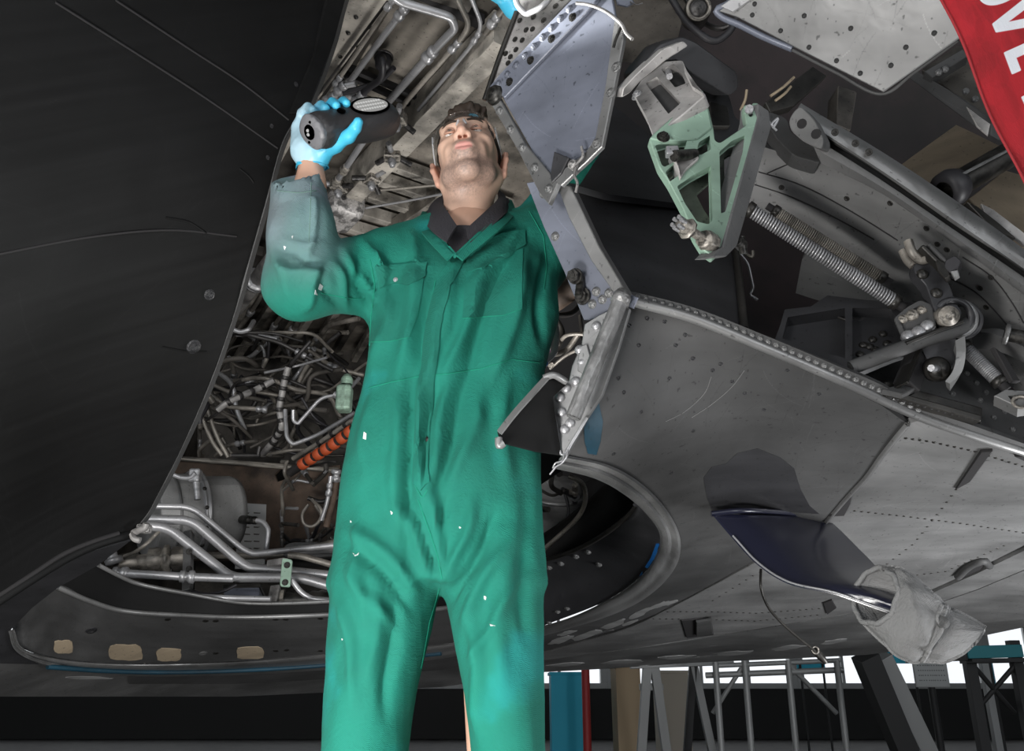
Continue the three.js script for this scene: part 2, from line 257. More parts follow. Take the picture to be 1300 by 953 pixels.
function rivetRow(mesh, pts, step, r, mat, parent, name = 'rivet_row') {               // small rivets along a line on a skin, one part
  const gs = []; for (const [x, y] of polyAlong(pts, step)) { const h = hit(mesh, x, y); if (!h) continue; const g = domeGeo.clone().scale(r, r * 0.7, r); orient(g, h.p, h.n); gs.push(g); }
  if (!gs.length) return null; const m = part(name, mergeGeometries(gs), mat, parent); m.userData.kind = 'stuff'; return m;
}
const strip = (mesh, pts, r, mat, parent, name) => { const q = []; for (const [x, y] of pts) { const h = hit(mesh, x, y); if (h) q.push(h.p.addScaledVector(h.n, r * 0.3)); } return q.length > 1 ? part(name, smooth(q, r, q.length * 4, 6), mat, parent) : null; };
function sheetGeo(px, get, thick, step = 8, back = null) {                               // surface through get(x, y) inside the outline px, with a back and an edge
  const pts = px.map(([x, y]) => [x, y]); let T = THREE.ShapeUtils.triangulateShape(pts.map(([x, y]) => new THREE.Vector2(x, y)), []).map((t) => t.map((k) => pts[k]));
  const L = (p, q) => Math.hypot(p[0] - q[0], p[1] - q[1]), mid = (p, q) => [(p[0] + q[0]) / 2, (p[1] + q[1]) / 2];
  for (let it = 0; it < 9; it++) { const R = []; let any = false;
    for (const t of T) { const f = [0, 1, 2].map((k) => L(t[k], t[(k + 1) % 3]) > step), n = f[0] + f[1] + f[2]; if (!n) { R.push(t); continue; } any = true;
      if (n === 3) { const [a, b, c] = t, p = mid(a, b), q = mid(b, c), r = mid(c, a); R.push([a, p, r], [p, b, q], [r, q, c], [p, q, r]); }
      else if (n === 1) { const k = f.indexOf(true), a = t[k], b = t[(k + 1) % 3], c = t[(k + 2) % 3], p = mid(a, b); R.push([a, p, c], [p, b, c]); }
      else { const k = f.indexOf(false), a = t[k], b = t[(k + 1) % 3], c = t[(k + 2) % 3], q = mid(b, c), r = mid(c, a); R.push([r, q, c]); if (L(a, q) < L(b, r)) R.push([a, b, q], [a, q, r]); else R.push([a, b, r], [b, q, r]); } }
    T = R; if (!any) break; }
  const key = new Map(), V = [], tri = [], q = (p) => { const k = p[0].toFixed(2) + ',' + p[1].toFixed(2); if (!key.has(k)) { const v = get(p[0], p[1]); key.set(k, v ? V.push(v) - 1 : -1); } return key.get(k); };
  for (const t of T) { const h = t.map(q); if (h.some((a) => a < 0)) continue; const n = V[h[1]].clone().sub(V[h[0]]).cross(V[h[2]].clone().sub(V[h[0]])); tri.push(...(n.dot(CAM.clone().sub(V[h[0]])) < 0 ? [h[0], h[2], h[1]] : h)); }
  if (!tri.length) return null;
  const n = V.length, f = new THREE.BufferGeometry(); f.setAttribute('position', new THREE.Float32BufferAttribute(V.flatMap((v) => [v.x, v.y, v.z]), 3)); f.setIndex(tri); f.computeVertexNormals();
  const N = f.attributes.normal, pos = V.flatMap((v) => [v.x, v.y, v.z]), o = V[0], nn = V3(0, 0, 0); for (let i = 0; i < n; i++) nn.add(V3(N.getX(i), N.getY(i), N.getZ(i))); nn.normalize();
  for (let i = 0; i < n; i++) { const v = V[i], d = back ?? thick; pos.push(v.x - N.getX(i) * d, v.y - N.getY(i) * d, v.z - N.getZ(i) * d); }
  const e1 = V3(1, 0, 0); if (Math.abs(nn.x) > 0.9) e1.set(0, 1, 0); e1.addScaledVector(nn, -e1.dot(nn)).normalize(); const e2 = nn.clone().cross(e1), uv = []; for (let k = 0; k < 2; k++) for (const v of V) { const w = v.clone().sub(o); uv.push(w.dot(e1), w.dot(e2)); }
  const edge = new Map(), idx = tri.slice(); for (let i = 0; i < tri.length; i += 3) for (let k = 0; k < 3; k++) edge.set(tri[i + k] + '_' + tri[i + (k + 1) % 3], [tri[i + k], tri[i + (k + 1) % 3]]);
  for (let i = 0; i < tri.length; i += 3) idx.push(n + tri[i], n + tri[i + 2], n + tri[i + 1]);
  for (const [a, b] of edge.values()) if (!edge.has(b + '_' + a)) idx.push(b, a, n + a, b, n + a, n + b);
  const G = new THREE.BufferGeometry(); G.setAttribute('position', new THREE.Float32BufferAttribute(pos, 3)); G.setAttribute('uv', new THREE.Float32BufferAttribute(uv, 2)); G.setIndex(idx);
  return toCreasedNormals(G, 0.8);
}
const sheet = (name, px, D, thick, mat, parent, step = 16, label) => part(name, sheetGeo(px, (x, y) => P(x, y, D(x, y)), thick, step), mat, parent, label);
function decal(mesh, px, thick, mat, parent, name, step = 8, label) {                     // thin piece (paint, sealant, cloth) laid on a surface
  const g = sheetGeo(px, (x, y) => { const h = hit(mesh, x, y); return h && h.p.addScaledVector(h.n, thick); }, thick, step, thick * 1.5); if (!g) return null;
  if (mat.vertexColors) g.setAttribute('color', new THREE.Float32BufferAttribute(new Float32Array(g.attributes.position.count * 3).fill(1), 3));
  return part(name, g, mat, parent, label);
}
// ---------------------------------------------------------------- smooth bodies (distance fields meshed by surface nets)
const smin = (a, b, k) => { const h = Math.max(k - Math.abs(a - b), 0) / k; return Math.min(a, b) - h * h * k * 0.25; };
const capS = (a, b, ra, rb) => { const ax = a.x, ay = a.y, az = a.z, bx = b.x - ax, by = b.y - ay, bz = b.z - az, L = bx * bx + by * by + bz * bz || 1e-9; return (x, y, z) => { const px = x - ax, py = y - ay, pz = z - az, t = Math.min(1, Math.max(0, (px * bx + py * by + pz * bz) / L)), dx = px - bx * t, dy = py - by * t, dz = pz - bz * t; return Math.sqrt(dx * dx + dy * dy + dz * dz) - (ra + (rb - ra) * t); }; };
const ellS = (c, r) => (x, y, z) => { const a = (x - c.x) / r.x, b = (y - c.y) / r.y, d = (z - c.z) / r.z, k = Math.sqrt(a * a + b * b + d * d), q = Math.sqrt((a / r.x) ** 2 + (b / r.y) ** 2 + (d / r.z) ** 2); return q < 1e-9 ? -Math.min(r.x, r.y, r.z) : k * (k - 1) / q; };
function sectS(rows, pw = 2.3) {                                                     // rows [y, cx, cz, half width, half depth] from top to bottom
  return (x, y, z) => { let i = 0; while (i < rows.length - 2 && y < rows[i + 1][0]) i++; const A = rows[i], B = rows[i + 1], t = clamp((A[0] - y) / (A[0] - B[0])), f = t, cx = A[1] + (B[1] - A[1]) * f, cz = A[2] + (B[2] - A[2]) * f, w = A[3] + (B[3] - A[3]) * f, d = A[4] + (B[4] - A[4]) * f;
    const k = Math.pow(Math.pow(Math.abs(x - cx) / w, pw) + Math.pow(Math.abs(z - cz) / d, pw), 1 / pw), r = (k - 1) * Math.min(w, d), over = Math.max(y - rows[0][0], rows[rows.length - 1][0] - y); return over > 0 ? (r > 0 ? Math.hypot(r, over) : over) : r; };
}
function nets(f, lo, hi, h) {
  const nx = Math.ceil((hi.x - lo.x) / h) + 1, ny = Math.ceil((hi.y - lo.y) / h) + 1, nz = Math.ceil((hi.z - lo.z) / h) + 1, F = new Float32Array(nx * ny * nz), I = new Int32Array(nx * ny * nz).fill(-1), pos = [], idx = [], id = (i, j, k) => (k * ny + j) * nx + i;
  for (let k = 0; k < nz; k++) for (let j = 0; j < ny; j++) { let i = 0; while (i < nx) { const v = f(lo.x + i * h, lo.y + j * h, lo.z + k * h); F[id(i, j, k)] = v; const skip = Math.floor((Math.abs(v) - 2.5 * h) / h * 0.5); let s = 1; for (; s <= skip && i + s < nx; s++) F[id(i + s, j, k)] = v; i += s; } }
  for (let k = 0; k < nz - 1; k++) for (let j = 0; j < ny - 1; j++) for (let i = 0; i < nx - 1; i++) {
    let c = 0, sx = 0, sy = 0, sz = 0; const g = [];
    for (let q = 0; q < 8; q++) g.push(F[id(i + (q & 1), j + ((q >> 1) & 1), k + (q >> 2))]);
    let neg = 0; for (const v of g) if (v < 0) neg++; if (!neg || neg === 8) continue;
    for (let a = 0; a < 8; a++) for (const b of [1, 2, 4]) if (!(a & b)) { const va = g[a], vb = g[a | b]; if ((va < 0) !== (vb < 0)) { const t = va / (va - vb); sx += (a & 1) + (b === 1 ? t : 0); sy += ((a >> 1) & 1) + (b === 2 ? t : 0); sz += (a >> 2) + (b === 4 ? t : 0); c++; } }
    I[id(i, j, k)] = pos.length / 3; pos.push(lo.x + (i + sx / c) * h, lo.y + (j + sy / c) * h, lo.z + (k + sz / c) * h);
  }
  const quad = (a, b, c, d, s) => { if (a < 0 || b < 0 || c < 0 || d < 0) return; s ? idx.push(a, b, c, a, c, d) : idx.push(a, c, b, a, d, c); };
  for (let k = 1; k < nz - 1; k++) for (let j = 1; j < ny - 1; j++) for (let i = 1; i < nx - 1; i++) { const v = F[id(i, j, k)] < 0;
    if (v !== F[id(i + 1, j, k)] < 0) quad(I[id(i, j - 1, k - 1)], I[id(i, j, k - 1)], I[id(i, j, k)], I[id(i, j - 1, k)], v);
    if (v !== F[id(i, j + 1, k)] < 0) quad(I[id(i - 1, j, k - 1)], I[id(i - 1, j, k)], I[id(i, j, k)], I[id(i, j, k - 1)], v);
    if (v !== F[id(i, j, k + 1)] < 0) quad(I[id(i - 1, j - 1, k)], I[id(i, j - 1, k)], I[id(i, j, k)], I[id(i - 1, j, k)], v); }
  const G = new THREE.BufferGeometry(); G.setAttribute('position', new THREE.Float32BufferAttribute(pos, 3)); G.setIndex(idx);
  const uv = []; for (let i = 0; i < pos.length; i += 3) uv.push(pos[i] + 0.35 * pos[i + 2], pos[i + 1]); G.setAttribute('uv', new THREE.Float32BufferAttribute(uv, 2));
  G.computeVertexNormals(); return G;
}
function relax(g, n) { const p = g.attributes.position, m = p.count, ix = g.index.array; for (let it = 0; it < n; it++) { const s = new Float64Array(m * 3), c = new Uint16Array(m); for (let i = 0; i < ix.length; i += 3) for (let k = 0; k < 3; k++) { const a = ix[i + k], b = ix[i + (k + 1) % 3]; s[a * 3] += p.getX(b); s[a * 3 + 1] += p.getY(b); s[a * 3 + 2] += p.getZ(b); c[a]++; } for (let i = 0; i < m; i++) if (c[i]) p.setXYZ(i, (p.getX(i) + s[i * 3] / c[i]) / 2, (p.getY(i) + s[i * 3 + 1] / c[i]) / 2, (p.getZ(i) + s[i * 3 + 2] / c[i]) / 2); } g.computeVertexNormals(); return g; }
function colour(g, f) { const p = g.attributes.position, c = new Float32Array(p.count * 3); for (let i = 0; i < p.count; i++) { const q = f(p.getX(i), p.getY(i), p.getZ(i)); c.set(q, i * 3); } g.setAttribute('color', new THREE.BufferAttribute(c, 3)); return g; }
// ---------------------------------------------------------------- the hangar
const struct = (name, geo, mat, parent = scene) => { const m = part(name, geo, mat, parent); if (parent === scene) m.userData.kind = 'structure'; return m; };
const HX = 13, HB = -14, HF = 7, HT = 8, SILL = 0.7, HEAD = 3.2;
struct('floor', box(2 * HX + 1, 0.3, HF - HB + 1, 0, -0.15, (HF + HB) / 2), M.concrete);
struct('ceiling', box(2 * HX + 1, 0.3, HF - HB + 1, 0, HT + 0.15, (HF + HB) / 2), M.wallPale);
struct('wall_left', box(0.3, HT, HF - HB, -HX - 0.15, HT / 2, (HF + HB) / 2), M.wallPale);
struct('wall_right', box(0.3, HT, HF - HB, HX + 0.15, HT / 2, (HF + HB) / 2), M.wallPale);
struct('wall_front', box(2 * HX, 2.4, 0.3, 0, HT - 1.2, HF), M.wallPale);             // above the open hangar door behind the camera
struct('wall_back', mergeGeometries([box(2 * HX, SILL, 0.3, 0, SILL / 2, HB), box(2 * HX, HT - HEAD, 0.3, 0, (HT + HEAD) / 2, HB)]), M.dado);
{ // a run of windows low in the back wall
  const n = 9, w = 2 * HX / n;
  for (let i = 0; i < n; i++) {
    const x = -HX + w * (i + 0.5), g = thing('window', null, null, null, 'structure'); g.name = 'window_' + (i + 1);
    const f = [];
    for (const s of [-1, 1]) f.push(box(0.1, HEAD - SILL, 0.2, x + s * (w / 2 - 0.05), (HEAD + SILL) / 2, HB));
    f.push(box(w, 0.08, 0.22, x, SILL + 0.04, HB), box(w, 0.08, 0.22, x, HEAD - 0.04, HB));
    part('window_frame', mergeGeometries(f), M.rack, g);
    for (let k = 1; k < 4; k++) part('glazing_bar', box(0.045, HEAD - SILL - 0.16, 0.06, x - w / 2 + w * k / 4, (HEAD + SILL) / 2, HB), M.rack, g);
    for (let k = 0; k < 4; k++) part('pane', box(w / 4 - 0.05, HEAD - SILL - 0.17, 0.012, x - w / 2 + w * (k + 0.5) / 4, (HEAD + SILL) / 2, HB, 0.001), M.glass, g);
  }
}
// ---------------------------------------------------------------- fittings of the added lamps, all out of sight
for (const l of LAMPS) {
  const g = thing('added_lamp', l.label, 'lamp'); g.userData.placed = true; g.position.set(l.at[0], 0, l.at[2]);
  const h = l.at[1], dir = V3(...l.to).sub(V3(...l.at)).normalize(), q = new THREE.Quaternion().setFromUnitVectors(V3(0, 0, 1), dir), c = V3(0, h, 0).addScaledVector(dir, -0.06);
  const put = (name, geo, mat) => { geo.applyQuaternion(q); geo.translate(c.x, c.y, c.z); return part(name, geo, mat, g); };
  put('housing', new RoundedBoxGeometry(l.w + 0.05, l.h + 0.05, 0.06, 2, 0.015), M.rackDark);
  put('diffuser', new RoundedBoxGeometry(l.w, l.h, 0.012, 1, 0.004).translate(0, 0, 0.034), M.lamp);
  if (h > 0.4) part('pole', rod(V3(0, 0.25, 0), c, 0.016), M.rackDark, g);
  for (let k = 0; k < 3; k++) { const a = k * 2.094 + 0.5; part('leg', rod(h > 0.4 ? V3(0, 0.4, 0) : c, V3(Math.cos(a) * 0.32, 0.008, Math.sin(a) * 0.32), 0.01), M.rackDark, g); }
  const r = lampLight(l); r.position.sub(V3(l.at[0], 0, l.at[2])); r.position.addScaledVector(dir, 0.0); g.add(r); r.quaternion.copy(q.clone().multiply(new THREE.Quaternion().setFromAxisAngle(V3(0, 1, 0), Math.PI)));
}
// ---------------------------------------------------------------- steel stands, boards and boxes far behind
const floorAt = (x, d) => { const p = P(x, 863, d); return V3(p.x, 0, p.z); };
function stand(name, label, category, d, build, group) { const g = thing(name, label, category, group); build(g, (x, y, dd = d) => P(x, y, dd), d); return g; }
const ground = (p) => V3(p.x, 0.006, p.z);
stand('access_tower', 'dark steel access tower with a teal top rail, beyond the canvas-covered fin', 'access tower', 6.5, (g, at, d) => {
  const y0 = at(1255, 812).y;
  for (const x of [1232, 1292]) part('post', beam(ground(at(x, 850)), V3(at(x, 850).x, y0, at(x, 850).z), V3(1, 0, 0), 0.075, 0.075), M.rackDark, g);
  for (const x of [1250, 1330]) part('post', beam(ground(at(x, 850, 7.6)), V3(at(x, 850, 7.6).x, y0, at(x, 850, 7.6).z), V3(1, 0, 0), 0.06, 0.06), M.rack, g);
  part('top_rail', beam(at(1226, 828), at(1296, 826), V3(0, 1, 0), 0.06, 0.09), M.teal, g);
  part('top_rail', beam(at(1150, 836), at(1228, 833), V3(0, 1, 0), 0.05, 0.06), M.rackDark, g);
  part('deck', beam(at(1226, 839), at(1296, 838), V3(0, 1, 0), 0.2, 0.03), M.rackDark, g);
  part('brace', rod(at(1236, 905), at(1288, 845), 0.018), M.rackDark, g);
  part('brace', rod(at(1236, 845), at(1288, 905), 0.018), M.rackDark, g);
});
stand('steel_jack', 'dark leaning steel jack leg with a pale face under the belly', 'jack', 5, (g, at) => {
  const a = at(1098, 832), b = at(1175, 1010), a2 = at(1118, 833, 5.15), b2 = at(1205, 1010, 5.15);
  part('leg', beam(V3(b.x, 0.03, b.z), a, V3(0, 0, 1), 0.12, 0.12), M.rackDark, g); part('leg', beam(V3(b2.x, 0.03, b2.z), a2, V3(0, 0, 1), 0.1, 0.1), M.rack, g);
  part('foot', box(0.4, 0.03, 0.34, (b.x + b2.x) / 2, 0.015, (b.z + b2.z) / 2), M.rackDark, g);
});
stand('guard_rail', 'thin grey guard rail with round posts under the belly', 'railing', 6, (g, at) => {
  for (const x of [908, 945, 1000, 1062]) part('post', rod(ground(at(x, 850)), at(x, 838), 0.022), M.rack, g);
  part('rail', rod(at(896, 857), at(1070, 850), 0.02), M.rack, g); part('rail', rod(at(905, 845), at(1066, 838), 0.016), M.rack, g);
  part('brace', rod(at(905, 905), at(945, 842), 0.016), M.rack, g); part('brace', rod(at(1062, 905), at(1000, 842), 0.016), M.rack, g);
});
stand('trestle', 'pale grey A-frame trestle beside the mechanic and his leg', 'trestle', 7, (g, at) => {
  part('leg', beam(ground(at(808, 900)), at(822, 840), V3(0, 0, 1), 0.07, 0.07), M.rack, g); part('leg', beam(ground(at(846, 900)), at(830, 840), V3(0, 0, 1), 0.07, 0.07), M.rack, g);
  part('cross_bar', beam(at(800, 843), at(930, 838), V3(0, 1, 0), 0.09, 0.07), M.rack, g); part('cross_bar', beam(at(812, 872), at(842, 872), V3(0, 1, 0), 0.05, 0.05), M.rack, g);
  part('leg', beam(ground(at(905, 900)), at(880, 842), V3(0, 0, 1), 0.06, 0.06), M.rack, g); part('leg', beam(ground(at(865, 900)), at(880, 842), V3(0, 0, 1), 0.06, 0.06), M.rackDark, g);
});
function bench(name, label, cat, x0, x1, y, d, mat, h) { const g = thing(name, label, cat), a = P(x0, y, d), b = P(x1, y, d), w = b.x - a.x, t = h ?? a.y; part('box_body', box(w, t - 0.02, 0.5, (a.x + b.x) / 2, t / 2 - 0.01, a.z), mat, g); part('lid', box(w + 0.03, 0.03, 0.53, (a.x + b.x) / 2, t - 0.01, a.z), mat, g); return g; }
bench('packing_case', 'tall beige packing case standing behind the pale trestle', 'case', 778, 808, 845, 9, M.carton);
bench('packing_case', 'wide pale timber case with a low lid beside the red post', 'case', 832, 868, 852, 10, M.wood);
bench('equipment_cabinet', 'pale blue equipment cabinet next to the leg of the mechanic', 'cabinet', 698, 738, 854, 9.5, M.cyan);
{ const g = thing('barrier_post', 'red round barrier post standing behind the mechanic', 'post'); const p = P(743, 846, 8.5); part('pole', rod(V3(p.x, 0.03, p.z), p, 0.04), M.redPaint, g); part('base_disc', orient(lathe([[0.0001, 0.04], [0.15, 0.03], [0.18, 0], [0.0001, 0]]), V3(p.x, 0.001, p.z), V3(0, 1, 0)), M.rackDark, g); }
function board(label, x0, x1, y0, y1, d, mat, group) {
  const g = thing('hanging_sheet', label, 'sheet', group), a = P(x0, y1, d), b = P(x1, y0, d), w = b.x - a.x; part('sheet_panel', box(w, b.y - a.y, 0.02, (a.x + b.x) / 2, (a.y + b.y) / 2, a.z), mat, g);
  for (const x of [a.x + 0.03, b.x - 0.03]) part('leg', rod(V3(x, 0.002, a.z + 0.025), V3(x, b.y, a.z + 0.025), 0.012), M.rackDark, g);
}
board('bright cyan board on thin legs behind the guard rail', 1012, 1048, 838, 852, 9, M.cyan);
board('cyan board on thin legs just below the canvas cover', 1128, 1162, 826, 842, 8.2, M.cyan);
board('narrow cyan sheet standing inside the dark access tower', 1258, 1266, 838, 880, 9.5, M.cyan);
{ const g = thing('notice_board', 'pale notice board with two rows of print on a post below the canvas cover', 'notice board'), a = P(1163, 872, 7.4), b = P(1206, 838, 7.4), w = b.x - a.x, h = b.y - a.y;
  const c = document.createElement('canvas'); c.width = 256; c.height = 200; const k = c.getContext('2d'); k.fillStyle = '#c9cbcb'; k.fillRect(0, 0, 256, 200); k.fillStyle = '#7c7f80'; for (let r = 0; r < 4; r++) for (let x = 24; x < 226; x += 14 + (r * 7 + x) % 9) k.fillRect(x, 28 + r * 40, 10, 9);
  const t = new THREE.CanvasTexture(c); t.colorSpace = THREE.SRGBColorSpace; part('board', box(w, h, 0.02, (a.x + b.x) / 2, (a.y + b.y) / 2, a.z), M.paper, g); part('print', new THREE.PlaneGeometry(w * 0.96, h * 0.94).translate((a.x + b.x) / 2, (a.y + b.y) / 2, a.z + 0.012), std('notice print', lin(1, 1, 1), 0.8, 0, { map: t }), g); part('post', rod(V3((a.x + b.x) / 2, 0.002, a.z - 0.03), V3((a.x + b.x) / 2, b.y, a.z - 0.03), 0.03), M.rackDark, g); }
// ---------------------------------------------------------------- aircraft: skins, opening, frames
const craft = thing('aircraft_fuselage', 'worn grey aircraft fuselage with its belly bay open above the mechanic', 'aircraft');
const B = spline([[797, 386, 1.5], [745, 535, 1.46], [718, 580, 1.5], [864, 690, 1.95], [829, 752, 2.25], [783, 778, 2.5], [690, 807, 2.85], [690, 850, 3.3], [960, 443, 1.5], [1170, 530, 1.53], [1300, 575, 1.55], [1050, 660, 1.9], [900, 600, 1.72], [1300, 700, 2.15], [1300, 790, 2.75], [1000, 800, 2.85], [1100, 830, 3.3], [900, 835, 3.4], [415, 850, 3.1], [560, 836, 3.0], [14, 799, 2.3], [200, 857, 2.8], [0, 840, 2.35], [73, 745, 2.15], [166, 685, 2.05]]);
const Bo = (o) => (x, y) => B(x, y) + o;
const rimOut = [[13, 800], [20, 824], [49, 842], [99, 853], [164, 858], [296, 857], [415, 850], [560, 836], [690, 807], [783, 778], [829, 752], [858, 719], [864, 687], [851, 654], [816, 615], [770, 589], [716, 577]];
const rimIn = [[17, 801], [28, 822], [55, 832], [100, 839], [164, 842], [296, 839], [415, 830], [560, 818], [690, 794], [770, 762], [819, 726], [835, 700], [837, 677], [822, 654], [793, 628], [754, 607], [706, 595]];
const skinA = sheet('skin_panel', [[797, 386], [875, 408], [960, 443], [1060, 486], [1120, 515], [1152, 538], [1140, 552], [1100, 605], [1047, 660], [1046, 668], [1000, 692], [960, 712], [905, 742], [850, 772], [790, 797], [690, 826], [560, 850], [415, 862], [296, 868], [164, 868], [164, 858], [296, 857], [415, 850], [560, 836], [690, 807], [783, 778], [829, 752], [858, 719], [864, 687], [851, 654], [816, 615], [770, 589], [718, 578], [727, 560], [745, 530]], Bo(0), 0.012, M.skin, craft, 18);
const skinB = sheet('skin_panel', [[1152, 538], [1170, 533], [1235, 556], [1300, 577], [1380, 604], [1380, 690], [1300, 699], [1182, 752], [1090, 776], [950, 800], [800, 823], [690, 838], [690, 827], [790, 798], [850, 773], [905, 743], [960, 713], [1000, 693], [1047, 669], [1049, 661], [1102, 606], [1142, 553]], Bo(0.004), 0.012, M.skinLight, craft, 18, 'lighter riveted skin panel');
const keel = sheet('skin_panel', [[690, 836], [800, 824], [950, 801], [1090, 777], [1182, 753], [1300, 700], [1380, 690], [1380, 770], [1300, 796], [1185, 820], [1100, 831], [1000, 836], [880, 841], [780, 848], [690, 853], [560, 872], [300, 884], [-60, 884], [-60, 836], [0, 835], [49, 836], [99, 847], [164, 853], [296, 852], [415, 846], [560, 834], [690, 806]], Bo(0.016), 0.012, M.bare, craft, 18, 'pale worn keel strip under the belly');
sheet('skin_panel', [[-60, 775], [0, 764], [83, 709], [166, 686], [125, 717], [73, 746], [40, 772], [13, 800], [20, 825], [49, 843], [0, 842], [-60, 842]], Bo(0.0), 0.012, M.skinDark, craft, 18, 'nearly black belly skin beside the open door');
// wing edge at the lower corner of the picture
sheet('wing_edge', [[1178, 755], [1240, 728], [1380, 660], [1380, 690], [1240, 748], [1182, 768]], (x, y) => B(x, y) - 0.03, 0.02, M.bare, craft, 18, 'bright chipped leading edge of the wing root');
sheet('wing_skin', [[1182, 769], [1240, 749], [1380, 691], [1380, 780], [1250, 790]], (x, y) => B(x, y) - 0.01, 0.02, M.skinLight, craft, 18);
// the opening: rolled lip with a crease, then the flange and the black wall inside it
const R3 = (a, f) => a.map(([x, y]) => [x, y, B(x, y) + f]);
const mixp = (a, b, t) => a.map(([x, y], i) => [x + (b[i][0] - x) * t, y + (b[i][1] - y) * t]);
part('opening_lip', loft([R3(rimOut, -0.004), R3(mixp(rimOut, rimIn, 0.18), -0.022), R3(mixp(rimOut, rimIn, 0.42), -0.006), R3(mixp(rimOut, rimIn, 0.62), -0.024), R3(mixp(rimOut, rimIn, 0.9), -0.012), R3(rimIn, 0.012)], 150, 12, 0.006), M.bare, craft, 'rolled bright lip round the belly opening');
const flLow = [[15, 806], [28, 822], [55, 832], [100, 839], [164, 842], [296, 839], [415, 830], [560, 818], [690, 794]], flUp = [[16, 797], [30, 778], [73, 745], [115, 763], [156, 775], [242, 781], [350, 784], [560, 772], [690, 745]];
const flange = part('inner_flange', loft([R3(flLow, 0.01), R3(mixp(flLow, flUp, 0.5), 0.06), R3(flUp, 0.1)], 90, 8, 0.006), M.skin, craft, 'dark brushed flange inside the opening');
const ridgePx = [[73, 745], [115, 763], [156, 775], [242, 781], [311, 783], [419, 780], [560, 772], [690, 745]];
part('flange_ridge', smooth(R3(ridgePx, 0.095).map((p) => P(...p)), 0.007, 60), M.bare, craft);
const bwUp = [[125, 717], [150, 730], [173, 740], [242, 754], [311, 765], [419, 763], [560, 750], [690, 712]];
part('inner_wall', loft([R3(ridgePx, 0.1), R3(bwUp, 0.22)], 60, 4, 0.006), M.black, craft, 'black rubberised wall inside the opening');
part('wall_edge', smooth([...R3(bwUp, 0.215)].map((p) => P(...p)), 0.006, 60), M.bare, craft);
const rwLow = [[690, 794], [770, 762], [819, 726], [835, 700], [837, 677], [822, 654], [806, 638]], rwUp = [[688, 712], [720, 702], [747, 690], [770, 676], [786, 664], [800, 652], [812, 636]];
const rwall = part('inner_wall', loft([R3(rwLow, 0.012), R3(mixp(rwLow, rwUp, 0.5), 0.1), R3(rwUp, 0.2)], 40, 6, 0.006), M.skinDark, craft, 'dark curved wall inside the opening');
part('wall_edge', smooth(R3(rwUp, 0.19).map((p) => P(...p)), 0.006, 40), M.iron, craft);
// blue paint worn along the lip, sealant patches, paint stain
decal(rwall, [[838, 688], [836, 702], [826, 722], [810, 740], [812, 730], [826, 708], [833, 690]], 0.002, M.cobalt, craft, 'paint_patch', 8, 'cobalt blue paint along the lip');
const bl = (x0, x1, y0, y1) => { const o = []; for (let k = 0; k < 18; k++) { const a = k / 18 * 6.283, c = Math.cos(a), s = Math.sin(a), m = Math.pow(Math.abs(c) ** 5 + Math.abs(s) ** 5, -0.2) * rr(0.88, 1.02); o.push([(x0 + x1) / 2 + c * m * (x1 - x0) / 2, (y0 + y1) / 2 + s * m * (y1 - y0) / 2]); } return o; };
for (const q of [[68, 93, 812, 829], [137, 182, 817, 838], [198, 231, 822, 839], [300, 336, 820, 836]]) decal(flange, bl(...q), 0.002, M.beige, craft, 'sealant_patch', 8, 'beige sealant patch');
decal(skinA, [[750, 508], [760, 512], [765, 535], [762, 560], [757, 577], [746, 575], [742, 560], [741, 540], [745, 520]], 0.0012, M.tealPaint, craft, 'paint_patch', 6, 'teal blue paint stain');
part('lip_stripe', smooth(R3([[60, 846], [130, 851], [200, 853], [300, 851], [415, 844], [560, 829]], -0.024).map((p) => P(...p)), 0.0075, 60), M.tealPaint, craft, 'blue stripe along the lip');
for (const [x, y] of [[213, 786], [261, 788], [274, 788], [350, 786], [363, 786], [407, 785], [274, 829], [350, 826], [364, 825], [407, 826]]) { const h = hit(flange, x, y); if (h) stud(holeGeo, 'screw_hole', h.p, h.n, 0.009, M.iron, craft); }
{ const h = hit(flange, 116, 800); if (h) stud(holeGeo, 'screw_hole', h.p, h.n, 0.016, M.skinDark, craft); const k = hit(flange, 258, 829); if (k) stud(holeGeo, 'screw_hole', k.p, k.n, 0.014, M.bare, craft); }
for (const x of [85, 183, 234, 287, 334, 382]) { const y = 848 + (x > 290 ? (290 - x) * 0.05 : 0) - (x < 150 ? 3 : 0); const p = P(x, y - 5, B(x, y) - 0.02); rivet(p, V3(0, -0.6, 0.8).normalize(), 0.009, M.iron, craft); }
for (const [x, y] of [[697, 720], [712, 715], [731, 706], [746, 700], [760, 716], [708, 776], [720, 772], [731, 785], [742, 778], [757, 770], [697, 790]]) { const h = hit(rwall, x, y); if (h) rivet(h.p, h.n, 0.009, M.bare, craft); }
